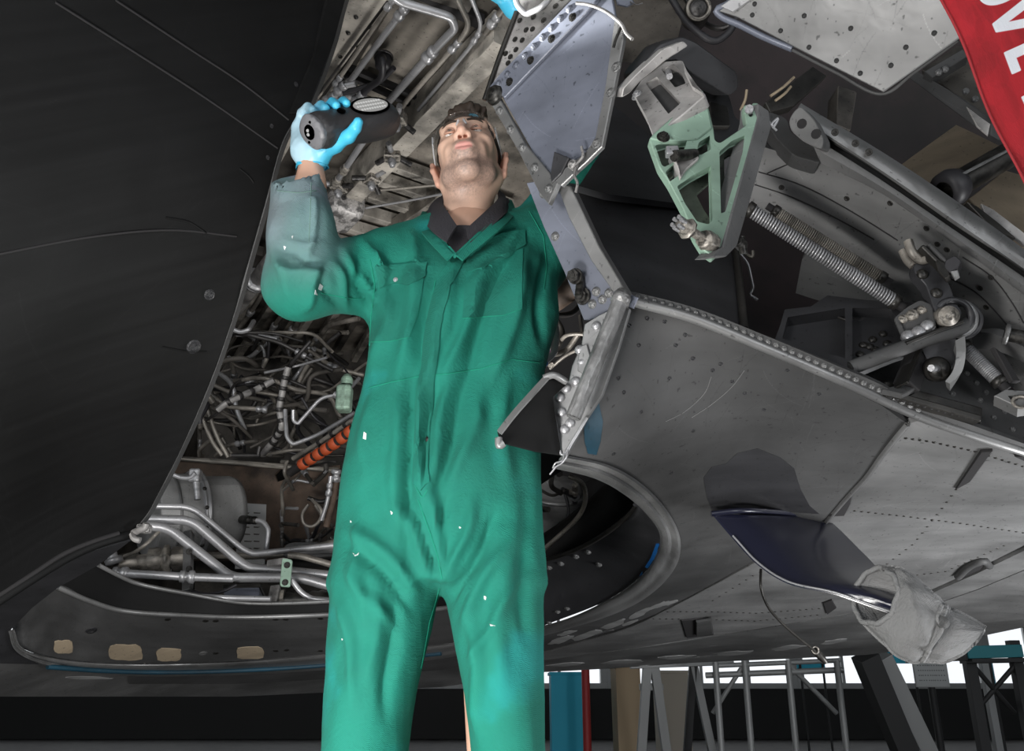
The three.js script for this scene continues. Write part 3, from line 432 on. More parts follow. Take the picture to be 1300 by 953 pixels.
// panel line, rivet rows, screws, dents on the belly skins
decal(skinA, [[893, 606], [904, 592], [922, 588], [936, 575], [962, 569], [990, 580], [1008, 594], [1016, 620], [1028, 642], [1040, 652], [985, 648], [905, 650], [897, 630]], 0.0008, M.skinDark, craft, 'paint_patch', 10, 'darker paint patch over the fin root');
const worn = (sk, x, y, L, w, a) => { const o = []; for (let k = 0; k < 14; k++) { const q = k / 14 * 6.283, r = rr(0.65, 1.05), u = Math.cos(q) * L * r, v = Math.sin(q) * w * r; o.push([x + u * Math.cos(a) - v * Math.sin(a), y + u * Math.sin(a) + v * Math.cos(a)]); } decal(sk, o, 0.0008, M.worn, craft, 'worn_patch', 9); };
for (const [x, y, L, w, a] of [[712, 812, 18, 4, -0.3], [745, 806, 24, 5, -0.32], [780, 792, 20, 4, -0.35], [812, 778, 18, 4, -0.4], [836, 768, 14, 3, -0.4], [730, 820, 16, 3, -0.2], [768, 803, 15, 2.5, -0.3], [800, 790, 12, 2.5, -0.35], [850, 765, 12, 2.5, -0.3], [720, 803, 14, 2.5, -0.25]]) worn(skinA, x, y, L, w, a);
for (const [x, y, L, w, a] of [[720, 843, 26, 2.4, -0.05], [790, 840, 30, 2.6, -0.06], [860, 834, 26, 2.6, -0.06], [930, 829, 30, 3, -0.08], [1000, 822, 24, 3, -0.1], [1060, 814, 20, 3, -0.15], [110, 860, 34, 2.2, 0.02], [190, 862, 30, 2.2, 0], [280, 860, 40, 2.4, -0.02], [360, 857, 34, 2.4, -0.05], [820, 846, 20, 1.8, -0.05]]) worn(keel, x, y, L, w, a);
rivetRow(skinB, [[1150, 556], [1180, 560], [1235, 572], [1300, 592]], 9, 0.0035, M.iron, craft);
rivetRow(skinB, [[1085, 648], [1150, 655], [1220, 664], [1300, 676]], 9, 0.0035, M.iron, craft);
rivetRow(skinB, [[905, 762], [960, 728], [1030, 700], [1120, 720], [1160, 690], [1200, 640], [1215, 620]], 10, 0.0035, M.iron, craft);
rivetRow(skinB, [[840, 776], [900, 776], [960, 778], [1040, 772]], 8, 0.004, M.iron, craft); rivetRow(skinB, [[830, 785], [900, 786], [960, 788], [1040, 780]], 8, 0.004, M.iron, craft);
rivetRow(skinB, [[1120, 735], [1200, 725], [1280, 690]], 9, 0.0035, M.iron, craft);
for (const [x, y] of [[799, 413], [822, 404], [844, 408], [858, 438], [880, 455], [770, 468], [785, 480], [792, 498], [811, 438], [850, 480], [870, 425], [915, 462], [930, 484], [946, 499], [880, 547], [814, 523], [779, 576], [755, 503], [852, 600], [1000, 470], [905, 470], [970, 520], [1040, 500]]) { const h = hit(skinA, x, y); if (h) stud(holeGeo, 'screw', h.p, h.n, 0.0042, M.skinDark, craft); }
strip(skinA, [[878, 530], [905, 512], [930, 490], [945, 470]], 0.0006, M.skinLight, craft, 'scratch_mark');
strip(skinA, [[845, 535], [870, 522], [895, 498], [903, 478]], 0.0006, M.skinLight, craft, 'scratch_mark');
part('seam_sealant', smooth([[1152, 538], [1140, 552], [1118, 580], [1100, 605], [1075, 632], [1049, 662]].map(([x, y]) => P(x, y, B(x, y) - 0.003)), 0.005, 40, 6), M.bare, craft, 'flaking pale sealant along the panel seam');
part('seam_sealant', smooth([[1044, 669], [1000, 692], [960, 712], [905, 742], [850, 771], [800, 795], [700, 825]].map(([x, y]) => P(x, y, B(x, y) - 0.002)), 0.0035, 50, 6), M.bare, craft);
// recesses in the belly: small vent, slot, notch
function recess(px, D, deep, label) { const pl = plane3([px[0][0], px[0][1], D(...px[0])], [px[1][0], px[1][1], D(...px[1])], [px[2][0], px[2][1], D(...px[2])]); part('recess', plate(px, pl, 0.012, { lift: 0.004 }), M.blackFlat, craft, label); return pl; }
{ const pl = recess([[865, 788], [903, 784], [906, 806], [872, 810]], Bo(0), 0.05, 'black square vent in the belly'); part('vent_flap', plate([[884, 790], [903, 787], [905, 805], [884, 808]], pl, 0.008, { lift: 0.013 }), M.skin, craft); }
recess([[1045, 766], [1056, 762], [1062, 772], [1050, 780]], Bo(0), 0.05, 'small dark notch in the belly');
recess([[1213, 622], [1245, 574], [1260, 573], [1232, 612]], Bo(0), 0.05, 'dark slot worn into the skin'); recess([[1288, 580], [1310, 578], [1310, 590]], Bo(0), 0.05, 'dark slot at the skin edge');
recess([[1052, 656], [1068, 644], [1082, 626], [1080, 640], [1072, 655]], Bo(0), 0.05, 'triangular gap at the panel seam');
{ recess([[1215, 735], [1240, 716], [1252, 716], [1236, 732], [1220, 738]], Bo(0), 0.05, 'small dark air scoop'); part('scoop_lip', smooth([[1216, 732], [1232, 718], [1248, 712], [1256, 718]].map(([x, y]) => P(x, y, B(x, y) - 0.02)), 0.01, 20), M.skin, craft); }
// flange with rivets along the top of the belly skin
const tUp = [[799, 369], [880, 390], [960, 421], [1060, 463], [1120, 489], [1168, 517], [1235, 540], [1300, 563], [1380, 590]], tLo = [[797, 387], [875, 409], [960, 444], [1060, 487], [1120, 516], [1170, 535], [1235, 558], [1300, 578], [1380, 606]];
const tF = (a, o) => a.map(([x, y]) => [x, y, B(x, y) + o]);
const topFl = part('riveted_flange', loft([tF(tUp, -0.004), tF(mixp(tUp, tLo, 0.55), -0.014)], 60, 3, 0.01), M.skin, craft, 'riveted flange along the top of the belly skin');
part('flange_bead', smooth(tF(mixp(tUp, tLo, 0.68), -0.016).map((p) => P(...p)), 0.009, 80, 8), M.bare, craft, 'bright chipped edge of the flange');
for (const [x, y] of polyAlong(mixp(tUp, tLo, 0.28).slice(0, 6), 11)) { const h = hit(topFl, x, y); if (h) rivet(h.p, h.n, 0.0052, M.bare, craft); }
// riveted frame between the mechanic and the skin
const F1 = plane3([672, 240, 1.57], [797, 380, 1.45], [741, 405, 1.5]);
const fr = part('frame_strip', plate([[668, 232], [700, 226], [724, 236], [760, 312], [797, 374], [800, 384], [776, 392], [758, 404], [741, 406], [716, 345], [690, 288]], F1, 0.012), M.blue, craft, 'blue grey edge member of the bay frame');
part('frame_flange', plate([[706, 232], [724, 236], [760, 312], [797, 374], [785, 380], [750, 330], [722, 276]], F1, 0.02, { lift: 0.012 }), M.bare, craft);
for (const [x, y] of [[676, 213], [690, 246], [705, 300], [752, 386], [765, 380], [757, 370], [773, 372]]) rivet(F1.pt(x, y), F1.n, 0.0085, M.bare, fr);
{ const a = F1.pt(738, 352), b = F1.pt(741, 376); const g = rod(a.clone().addScaledVector(F1.n, 0.01), a.clone().addScaledVector(F1.n, 0.03), 0.012, 6); part('fastener', mergeGeometries([g, rod(a, b.clone().addScaledVector(F1.n, 0.016), 0.0075)]), M.iron, craft); bolt(a.clone().addScaledVector(F1.n, 0.02), F1.n, 0.011, M.iron, craft); bolt(b.clone().addScaledVector(F1.n, 0.004), F1.n, 0.012, M.iron, craft); }
const F2 = plane3([742, 413, 1.47], [714, 578, 1.41], [700, 502, 1.45]);
const fr2 = part('frame_plate', plate([[742, 411], [760, 400], [776, 392], [790, 384], [800, 392], [786, 440], [765, 500], [744, 532], [718, 580], [713, 577], [699, 503], [722, 482], [726, 464], [738, 437]], F2, 0.01), M.bare, craft, 'riveted bright plate under the tube');
for (const [x, y] of [[757, 414], [736, 444], [739, 460], [731, 484], [719, 493], [711, 505], [713, 523], [724, 537], [717, 545], [708, 491]]) rivet(F2.pt(x, y), F2.n, 0.0088, M.steel, fr2);
part('lap_plate', plate([[735, 440], [745, 436], [752, 462], [744, 478], [733, 470]], F2, 0.006, { lift: 0.005 }), M.bare, craft);
part('frame_edge', smooth([[699, 503], [706, 540], [714, 578], [728, 558], [745, 530]].map(([x, y]) => F2.pt(x, y, 0.002)), 0.0028, 30, 6), M.steel, craft);
{ const a = P(789, 378, 1.42), b = P(728, 529, 1.375); const g = rod(a, b, 0.0135, 20, 0.0125); part('frame_tube', mergeGeometries([g, rod(b, b.clone().addScaledVector(b.clone().sub(a).normalize(), 0.002), 0.011, 20)]), M.bare, craft, 'bare metal tube with a flared lower end');
  part('tube_root', orient(lathe([[0.0001, 0.016], [0.01, 0.014], [0.0155, 0.004], [0.016, -0.01], [0.0001, -0.012]]), a, b.clone().sub(a).negate()), M.bare, craft); }
for (const s of [-1, 1]) part('paper_label', plate([[797 + s * 4, 374], [806 + s * 4, 378], [800 + s * 4, 392], [791 + s * 4, 388]], plane3([797, 374, 1.44], [806, 378, 1.43], [800, 392, 1.44]), 0.003), s > 0 ? M.blue : M.bare, craft);
// folded bracket flap below
{ const pl = plane3([634, 550, 1.36], [694, 480, 1.42], [714, 578, 1.41]); part('bracket_flap', plate([[633, 548], [650, 526], [690, 482], [712, 480], [722, 486], [702, 504], [714, 578], [680, 573], [637, 562]], pl, 0.006), M.black, craft, 'dark folded bracket flap in front of the mechanic');
  const e = (x, y, o = 0) => pl.pt(x, y, o); part('flap_edge', loft([[e(632, 548, 0.004), e(650, 525, 0.004), e(692, 478, 0.004)], [e(637, 552, 0.012), e(655, 529, 0.012), e(697, 482, 0.012)]], 14, 2, 0.004, false), M.bare, craft); part('flap_edge', smooth([e(633, 556), e(634, 566, 0.004), e(640, 562, 0.008)], 0.006, 12), M.bare, craft); part('flap_edge', smooth([e(690, 480, 0.004), e(702, 476, 0.012), e(718, 484, 0.006)], 0.006, 14), M.bare, craft); }
{ const g = thing('locking_wire', 'short bright locking wire looped through the tip of the riveted frame', 'wire'); part('wire_loop', smooth([[721, 570, 1.4], [719, 580, 1.39], [713, 588, 1.39], [706, 592, 1.39], [703, 596, 1.39], [698, 602, 1.39]].map((p) => P(...p)), 0.0014, 30, 6), M.steel, g); part('wire_tail', smooth([[716, 574, 1.4], [714, 584, 1.39], [705, 588, 1.385], [702, 594, 1.39]].map((p) => P(...p)), 0.0014, 24, 6), M.steel, g); }
// small access panel with its riveted borders
const F3 = plane3([637, 117, 1.62], [780, 25, 1.46], [700, 240, 1.5]);
const pan = thing('inspection_cover', 'five-sided blue grey access panel with riveted borders above the shoulder of the mechanic', 'panel');
part('panel_sheet', plate([[637, 122], [736, 10], [776, -8], [782, 24], [779, 55], [756, 176], [742, 196], [712, 212], [700, 236]], F3, 0.006), M.blue, pan);
const bTop = part('rivet_strip', plate([[621, 110], [634, 94], [740, -16], [772, -18], [744, 16], [640, 124]], F3, 0.008, { lift: 0.009 }), M.blue, pan, 'blue grey strip of domed rivets');
along([633, 107], [723, 12], 9, (x, y) => rivet(F3.pt(x, y, 0.009), F3.n, 0.0075, M.blue, bTop)); along([647, 104], [727, 22], 4, (x, y) => bolt(F3.pt(x, y, 0.009), F3.n, 0.0062, M.iron, bTop));
const bLow = part('rivet_strip', plate([[622, 130], [632, 122], [666, 182], [708, 232], [696, 259], [684, 244], [660, 196], [644, 168]], F3, 0.012, { lift: 0.007 }), M.bare, pan, 'bright strip down the lower border');
for (const [x, y] of [[634, 141], [648, 165], [663, 188], [679, 213], [697, 240]]) rivet(F3.pt(x, y, 0.007), F3.n, 0.0085, M.bare, bLow);
const bR = part('rivet_strip', plate([[780, 24], [790, 30], [791, 50], [777, 122], [764, 186], [746, 204], [712, 236], [704, 230], [706, 222], [742, 194], [755, 176], [768, 110]], F3, 0.01, { lift: 0.006 }), M.bare, pan, 'bright strip down the bay side');
for (const [x, y] of [[788, 40], [782, 85], [775, 118], [757, 182]]) stud(holeGeo, 'eyelet', F3.pt(x, y, 0.006), F3.n, 0.0095, M.bare, bR);
part('corner_bolt', orient(lathe([[0.0001, 0.014], [0.012, 0.013], [0.018, 0.006], [0.02, 0]], 20), F3.pt(629, 121, 0.007), F3.n), M.iron, pan);
part('corner_tab', plate([[703, 192], [722, 200], [712, 220], [700, 232], [698, 222]], F3, 0.012, { lift: 0.01 }), M.skinDark, pan);
for (const [a, nm] of [[[[731, 212], [729, 222], [733, 232], [731, 244]], 'tie_end'], [[[726, 214], [734, 206], [740, 198], [738, 186]], 'tie_end']]) part(nm, smooth(a.map(([x, y]) => F3.pt(x, y, 0.014)), 0.0025, 20, 6), M.white, pan); part('tie_knot', orient(lathe([[0.0001, 0.016], [0.008, 0.012], [0.01, 0.004], [0.006, 0]], 10), F3.pt(731, 211, 0.004), F3.n), M.white, pan);
{ const g = thing('tie_cord', 'pale tie cord strung over the top corner of the blue grey panel', 'cord'); part('cord', smooth([[732, 4], [748, 6], [768, 14], [782, 24], [790, 32], [795, 42], [803, 50]].map(([x, y]) => F3.pt(x, y, 0.02)), 0.003, 40, 6), M.white, g); part('cord_end', smooth([[790, 32], [785, 42], [781, 52], [779, 60]].map(([x, y]) => F3.pt(x, y, 0.018)), 0.0025, 20, 6), M.iron, g); }
// drilled plate beside it
const F4 = plane3([617, 126, 1.66], [657, 19, 1.66], [725, 0, 1.6]);
const dp = part('drilled_plate', plate([[615, 127], [656, 14], [662, -20], [745, -24], [632, 98], [621, 112]], F4, 0.012), M.white, craft, 'pale plate drilled with rows of holes');
for (const [x, y] of [[660, 26], [654, 50], [668, 38], [663, 51], [648, 72], [676, 37], [690, 26], [677, 22], [705, 8], [642, 68], [690, 10], [645, 80], [655, 63], [714, -2]]) stud(holeGeo, 'rivet_hole', F4.pt(x, y), F4.n, 0.006, M.iron, dp);
part('plate_edge', smooth([[615, 127], [635, 70], [656, 15]].map(([x, y]) => F4.pt(x, y, 0.004)), 0.005, 20, 6), M.iron, craft);
{ const g = thing('grab_handle', 'bent bright tube handle at the top of the drilled plate', 'handle'); part('tube', pipeGeo([[652, -14, 1.6], [657, 8, 1.6], [668, 18, 1.6], [690, 8, 1.58], [702, -8, 1.58]].map((p) => P(...p)), 0.0055, 0.02), M.steel, g); }
// ---------------------------------------------------------------- the bay above and behind the mechanic
const RH = 2.2, roofPl = (drop) => levelPlane(RH - drop), Rf = (x, y, drop = 0) => onY(x, y, RH - drop);
part('roof_panel', box(3.4, 0.03, 3.6, -1.25, RH + 0.1, -2.95), M.grimeDark, craft, 'dark upper roof of the bay');
part('roof_panel', plate([[447, -30], [520, -30], [430, 92], [390, 146], [352, 215], [300, 320], [220, 470], [150, 470], [250, 320], [330, 200], [395, 80]], roofPl(0.03), 0.05, { lift: 0 }), M.grime, craft, 'pale stained roof strip beside the door');
part('roof_panel', plate([[520, -30], [640, -30], [700, -10], [560, 155], [436, 110]], roofPl(-0.03), 0.03), M.grimeMid, craft, 'stained roof panel behind the long pipes');
part('roof_panel', plate([[700, -10], [760, 60], [700, 330], [610, 250], [560, 160], [640, 55]], roofPl(-0.03), 0.03), M.grimeMid, craft);
part('roof_panel', plate([[436, 112], [560, 157], [455, 240], [410, 290], [360, 260], [400, 160]], roofPl(-0.05), 0.02), M.grimeMid, craft);
part('roof_panel', plate([[560, 160], [700, 330], [660, 430], [480, 440], [260, 470], [300, 380], [410, 292], [455, 242]], roofPl(-0.02), 0.02), M.grimeMid, craft, 'ribbed rear roof panel');
part('roof_beam', beam(Rf(640, 38, 0.05), Rf(446, 240, 0.05), V3(0, 1, 0), 0.06, 0.1), M.grime, craft, 'wide pale roof beam running past the head of the mechanic');
part('roof_beam', beam(Rf(600, -2, 0.0), Rf(540, -22, 0.0), V3(0, 1, 0), 0.05, 0.05), M.grimeDark, craft);
for (const [a, b] of [[[444, 86], [528, 122]], [[438, 94], [520, 131]]]) part('cross_rail', beam(Rf(...a, 0.01), Rf(...b, 0.01), V3(0, 1, 0), 0.014, 0.02), M.blackFlat, craft);
part('cross_rail', beam(Rf(528, -14, 0.0), Rf(612, 28, 0.0), V3(0, 1, 0), 0.03, 0.03), M.blackFlat, craft);
for (let k = 0; k < 9; k++) part('roof_rib', beam(Rf(492 - 17 * k, 205 + 19 * k, 0.02), Rf(650 - 4 * k, 262 + 20 * k, 0.02), V3(0, 1, 0), 0.03, 0.045), M.grime, craft);
for (let k = 0; k < 8; k++) part('stringer', beam(Rf(240 + 30 * k, 455, 0.03), Rf(330 + 24 * k, 318 + 8 * k, 0.03), V3(0, 1, 0), 0.028, 0.04), k % 3 ? M.grime : M.grimeDark, craft);
part('roof_channel', mergeGeometries([beam(Rf(492, 292, 0.05), Rf(556, 246, 0.05), V3(0, 1, 0), 0.02, 0.05), beam(Rf(504, 297, 0.05), Rf(570, 250, 0.05), V3(0, 1, 0), 0.02, 0.05)]), M.steelDull, craft, 'long roof channel');
along([502, 291], [558, 249], 6, (x, y) => rivet(Rf(x, y, 0.06), V3(0, -1, 0), 0.012, M.steelDull, craft));
for (const [x, y] of [[442, 42], [455, 60], [470, 35], [452, 22], [432, 72], [600, 70], [576, 98], [560, 118], [620, 48], [540, 136], [520, 158], [500, 186]]) rivet(Rf(x, y, 0.032), V3(0, -1, 0), 0.006, M.iron, craft);
// closing walls of the bay
part('bulkhead', plate([[120, 330], [760, 330], [760, 760], [120, 760]], plane3([120, 330, 4.35], [760, 330, 4.35], [400, 700, 4.2]), 0.03), M.grimeDark, craft, 'dark rear bulkhead of the bay');
part('side_wall', plate([[60, 330], [250, 330], [250, 760], [60, 760]], plane3([60, 330, 3.2], [250, 330, 4.3], [250, 760, 4.2]), 0.03), M.grimeDark, craft);
part('bulkhead', plate([[680, 20], [800, 20], [800, 720], [680, 720]], plane3([680, 20, 2.7], [800, 20, 2.5], [700, 720, 3.3]), 0.03), M.blackFlat, craft);
const bd = plane3([215, 584, 3.8], [425, 596, 3.8], [400, 690, 3.72]);
part('brown_board', plate([[190, 578], [340, 588], [400, 594], [432, 590], [432, 700], [366, 712], [180, 712]], bd, 0.02, { holes: [[[348, 602], [356, 594], [366, 598], [364, 608], [352, 612]]] }), M.brown, craft, 'brown stained board across the back of the bay');
part('board_edge', rod(bd.pt(200, 580, 0.01), bd.pt(430, 597, 0.01), 0.012), M.grime, craft);
{ const g = thing('paper_notice', 'pale paper notice with lines of print on the brown board beside the drum', 'notice'); part('sheet', plate([[304, 638], [338, 640], [336, 722], [298, 722]], bd, 0.004, { lift: 0.006 }), M.paper, g);
  for (let r = 0; r < 7; r++) for (let k = 0; k < 2; k++) part('print_line', plate([[310 + k * 12, 650 + r * 9], [310 + k * 12 + rr(6, 11), 650.4 + r * 9], [309 + k * 12 + rr(6, 11), 652 + r * 9], [310 + k * 12, 651.6 + r * 9]], bd, 0.0016, { lift: 0.007, bevel: 0 }), M.steelDull, g); }
// --- pipes along the roof
const CAT = 'pipe';
function pipe(label, pts, r, mat, o = {}) {
  const g = thing(o.name ?? 'hydraulic_pipe', label, o.cat ?? CAT, o.group); const v = pts.map((p) => (p.isVector3 ? p : P(...p)));
  part('tube', o.soft ? smooth(v, r, Math.max(24, v.length * 8), 8) : pipeGeo(v, r, o.bend ?? 0.04), mat, g);
  const c = o.soft ? curve3(v) : bent(v, o.bend ?? 0.04);
  for (const t of o.nuts ?? []) { const p = c.getPointAt(t), d = c.getTangentAt(t); part('union_nut', orient(lathe([[r * 0.9, -0.022], [r * 1.45, -0.02], [r * 1.5, -0.008], [r * 1.15, -0.006], [r * 1.15, 0.004], [r * 1.6, 0.006], [r * 1.6, 0.02], [r * 0.9, 0.024]], 12), p, d), o.nutMat ?? M.steel, g); }
  for (const t of o.clips ?? []) { const p = c.getPointAt(t), d = c.getTangentAt(t); part('clip', orient(lathe([[r, -0.008], [r * 1.3, -0.007], [r * 1.3, 0.007], [r, 0.008]], 12), p, d), o.clipMat ?? M.pipeDark, g); }
  return g;
}
const onRoof = (a, drop) => a.map(([x, y]) => Rf(x, y, drop));
pipe('thin straight pipe running down the pale roof strip', onRoof([[500, -2], [429, 102], [404, 140]], 0.06), 0.0056, M.steelDull, { nuts: [0.04, 0.7] });
pipe('thin dark pipe lying against the pale roof strip', onRoof([[492, 2], [380, 152]], 0.05), 0.0033, M.pipeDark);
pipe('bright collared pipe between the thin straight pipe and the black rubber hose', onRoof([[516, 8], [482, 52], [448, 98], [430, 124]], 0.06), 0.0083, M.steel, { nuts: [0.06, 0.86] });
pipe('fat bright pipe with a wide elbow over the roof of the bay', onRoof([[492, -12], [506, 2], [548, 14], [573, 22], [578, 36], [560, 54], [494, 128], [480, 146]], 0.085), 0.0102, M.steel, { bend: 0.09, nuts: [0.52], clips: [0.95] });
pipe('bent pipe with two kinks next to the wide roof beam', onRoof([[578, -6], [597, 32], [583, 52], [516, 128], [505, 144]], 0.08), 0.0069, M.steelDull, { nuts: [0.36], bend: 0.06 });
pipe('slim bent pipe lying tight along the wide roof beam', onRoof([[597, -6], [613, 34], [598, 58], [531, 140]], 0.07), 0.0053, M.steel, { nuts: [0.3], bend: 0.05 });
pipe('short thick pipe stub hanging at the top of the drilled plate', onRoof([[640, 10], [626, 28], [616, 42]], 0.06), 0.0079, M.steelDull, { nuts: [0.5] });
pipe('black rubber hose with a round head on the roof panel', [Rf(486, 72, 0.02), Rf(486, 78, 0.09), Rf(484, 98, 0.1), Rf(468, 112, 0.09), Rf(454, 126, 0.09)], 0.0086, M.rubber, { soft: true, name: 'hose', cat: 'hose', nuts: [0.97], nutMat: M.steel });
{ const g = scene.getObjectByName('hose'); part('end_cap', orient(lathe([[0.0001, 0.04], [0.014, 0.038], [0.021, 0.03], [0.022, 0.01], [0.026, 0.006], [0.026, 0]], 20), Rf(487, 72, 0.005), V3(0, -1, 0)), M.rubber, g); part('rim', orient(new THREE.TorusGeometry(0.023, 0.003, 8, 20).rotateX(Math.PI / 2), Rf(487, 72, 0.014), V3(0, -1, 0)), M.pipeDark, g); }
pipe('dark hose branching away below the round black cap', onRoof([[500, 86], [480, 104], [458, 112], [436, 118]], 0.08), 0.0073, M.rubber, { soft: true, name: 'hose', cat: 'hose' });
pipe('curved pale pipe with fittings above the hand torch', onRoof([[452, 106], [436, 110], [424, 122], [404, 134], [396, 142]], 0.07), 0.0086, M.steel, { nuts: [0.25, 0.55, 0.85], soft: true });
pipe('second curved pipe with fittings above the hand torch', onRoof([[462, 116], [444, 122], [430, 128], [418, 136]], 0.07), 0.0066, M.steelDull, { nuts: [0.3, 0.7], soft: true });
pipe('worn straight pipe leading from the torch to a brown union', [Rf(470, 166, 0.12), Rf(441, 210, 0.12), Rf(426, 232, 0.1)], 0.0092, M.steel, { nuts: [0.66, 0.95], nutMat: M.steelDull });
pipe('short pipe with a ribbed union behind the thumb of the glove', [Rf(512, 150, 0.1), Rf(494, 166, 0.1), Rf(470, 172, 0.1)], 0.0079, M.steelDull, { nuts: [0.3, 0.6] });
pipe('slim rod crossing the rear roof towards the ear of the mechanic', onRoof([[464, 264], [522, 254], [566, 245]], 0.09), 0.0040, M.steel);
pipe('upper slim rod crossing the rear roof behind the ear of the mechanic', onRoof([[440, 244], [500, 240], [562, 234]], 0.08), 0.0046, M.steelDull);
pipe('thin cable dropping from the rear roof above the shoulder', onRoof([[452, 276], [440, 288], [422, 302]], 0.1), 0.0020, M.steelDull, { name: 'cable', cat: 'cable' });
{ const g = thing('junction_box', 'rounded pale junction box beside the raised sleeve', 'box'); const c = Rf(432, 266, 0.1); part('housing', new RoundedBoxGeometry(0.12, 0.1, 0.16, 3, 0.03).rotateY(0.6).translate(c.x, c.y, c.z), M.white, g); part('mounting_lug', box(0.17, 0.02, 0.03, c.x, c.y + 0.045, c.z), M.steelDull, g); }
for (const [x, y, l] of [[498, 196, 'brown corroded valve block on the roof beam'], [472, 226, 'small valve block at the lower end of the roof beam'], [504, 150, 'dark valve block at the nose of the torch'], [430, 236, 'corroded valve block over the wrist of the glove']]) {
  const g = thing('valve_block', l, 'valve'), c = Rf(x, y, 0.1); part('body', new RoundedBoxGeometry(0.04, 0.035, 0.05, 2, 0.005).rotateY(x).translate(c.x, c.y, c.z), M.steelDull, g);
  for (let k = 0; k < 3; k++) { const a = k * 2.1 + x; part('port', rod(c, c.clone().add(V3(Math.cos(a) * 0.06, -0.01 * k, Math.sin(a) * 0.055)), 0.0085, 10), k ? M.pipeDark : M.steel, g); } part('cap', orient(lathe([[0.0001, 0.024], [0.009, 0.023], [0.0095, 0.012], [0.013, 0.011], [0.013, 0]], 6), c.clone().add(V3(0, -0.02, 0)), V3(0.1, -1, 0.2)), M.steel, g); }
const diag = [['pipe lying along the lower rear roof, outermost beside the door edge', [[290, 440], [318, 396], [352, 344]]], ['pale boxed conduit along the rear roof by the door edge', [[300, 392], [330, 350], [356, 316]]], ['dull pipe under the raised elbow of the mechanic', [[322, 452], [356, 402], [392, 372]]], ['second dull pipe under the raised elbow of the mechanic', [[348, 452], [386, 398], [410, 384]]], ['long dull pipe ending near the waist of the mechanic', [[378, 460], [418, 412], [456, 404]]]];
diag.forEach(([l, a], i) => pipe(l, onRoof(a, 0.1), i === 1 ? 0.03 : rr(0.009, 0.014), i === 1 ? M.white : M.steelDull, { nuts: [0.5] }));
pipe('bright bent pipe lying level below the rear roof', [[300, 425, 3.5], [322, 424, 3.5], [352, 430, 3.5]], 0.008, M.steel, { clips: [0.5] });
pipe('bright bent pipe hooked down over the door edge', [[296, 418, 3.3], [306, 422, 3.3], [316, 418, 3.3], [322, 408, 3.4]], 0.009, M.steel);
// --- knot of hoses and cables at the back
const TANG = [];
const tang = (x0, x1, y0, y1, d0, d1, n, sx, sy, zone) => { for (let i = 0; i < n; i++) {
  let x = rr(x0, x1), y = rr(y0, y1), d = rr(d0, d1); const pts = [], m = 3 + Math.floor(rnd() * 3), a = rnd() * 6.28; let q = a, turn = 0; for (let k = 0; k < m; k++) { pts.push([clamp(x, x0 - 8, x1 + 8), clamp(y, y0 - 6, y1 + 6), clamp(d, d0, d1)]); const e = rr(-1.1, 1.1); q += e; turn += Math.abs(e); x += Math.cos(q) * sx; y += Math.sin(q) * sy; d += rr(-0.12, 0.12); }
  const hard = rnd() < 0.4, [mat, tone] = [[M.pipeDark, 'dark grey'], [M.rubber, 'black rubber'], [M.steelDull, 'dull tan'], [M.grimeDark, 'grimy brown'], [M.steelDull, 'dull tan'], [M.steel, 'bright steel']][Math.floor(rnd() * 6)], r = rr(0.004, 0.011);
  const kind = hard ? 'bent pipe' : 'cable', cx = pts.reduce((t, p) => t + p[0], 0) / m, cy = pts.reduce((t, p) => t + p[1], 0) / m;
  const where = zone ?? (cx < 335 ? 'beside the door edge' : cx < 400 ? 'amid the plumbing knot' : 'near the waist of the mechanic');
  const g = pipe('', pts, r, mat, { soft: !hard, bend: 0.05, name: hard ? 'bent_pipe' : 'cable', cat: hard ? 'pipe' : 'cable', group: hard ? 'bent pipes in the knot of plumbing' : 'cables in the knot of plumbing', nuts: hard && rnd() < 0.5 ? [rr(0.2, 0.8)] : [] });
  TANG.push({ g, cy, label: `${r > 0.0075 ? 'thick' : 'thin'} ${tone} ${kind} ${turn / m > 0.6 ? 'curling' : 'running'} ${where}` });
} };
const ORD = ['topmost', 'second', 'third', 'fourth', 'fifth', 'sixth', 'seventh', 'eighth', 'ninth', 'tenth'];
const nameTangle = () => { const by = new Map(); for (const t of TANG) by.set(t.label, [...(by.get(t.label) ?? []), t]); for (const [l, a] of by) a.sort((p, q) => p.cy - q.cy).forEach((t, i) => { t.g.userData.label = a.length > 1 ? `${l}, ${i ? ORD[i] + ' from the top' : 'topmost'}` : l; }); };
tang(262, 462, 428, 572, 3.3, 4.0, 80, 42, 30);
tang(366, 428, 592, 690, 3.1, 3.7, 22, 22, 26, 'between brown board and thigh');
tang(676, 742, 380, 478, 2.3, 2.7, 12, 26, 26, 'behind the riveted frame strip');
tang(690, 722, 594, 650, 2.4, 2.9, 8, 16, 18, 'above the grey canister');
nameTangle();
pipe('pale cable loom bound with ties hanging in the middle of the knot', [[366, 466, 3.3], [362, 480, 3.3], [358, 500, 3.3], [355, 520, 3.3], [358, 540, 3.3], [350, 556, 3.35], [334, 576, 3.4]], 0.013, M.white, { soft: true, name: 'cable_loom', cat: 'cable', clips: [0.1, 0.2, 0.3, 0.4, 0.5, 0.6, 0.7, 0.8] });
pipe('pale sleeved loom curving in from the door edge', [[276, 520, 3.3], [290, 510, 3.3], [312, 500, 3.35], [334, 490, 3.4], [348, 482, 3.4]], 0.013, M.white, { soft: true, name: 'cable_loom', cat: 'cable', clips: [0.2, 0.4, 0.6, 0.8] });
pipe('bright pipe with a sharp bend low in the knot', [[362, 520, 3.3], [364, 556, 3.25], [372, 564, 3.25], [404, 552, 3.25], [450, 524, 3.2]], 0.008, M.steel, { bend: 0.06 });
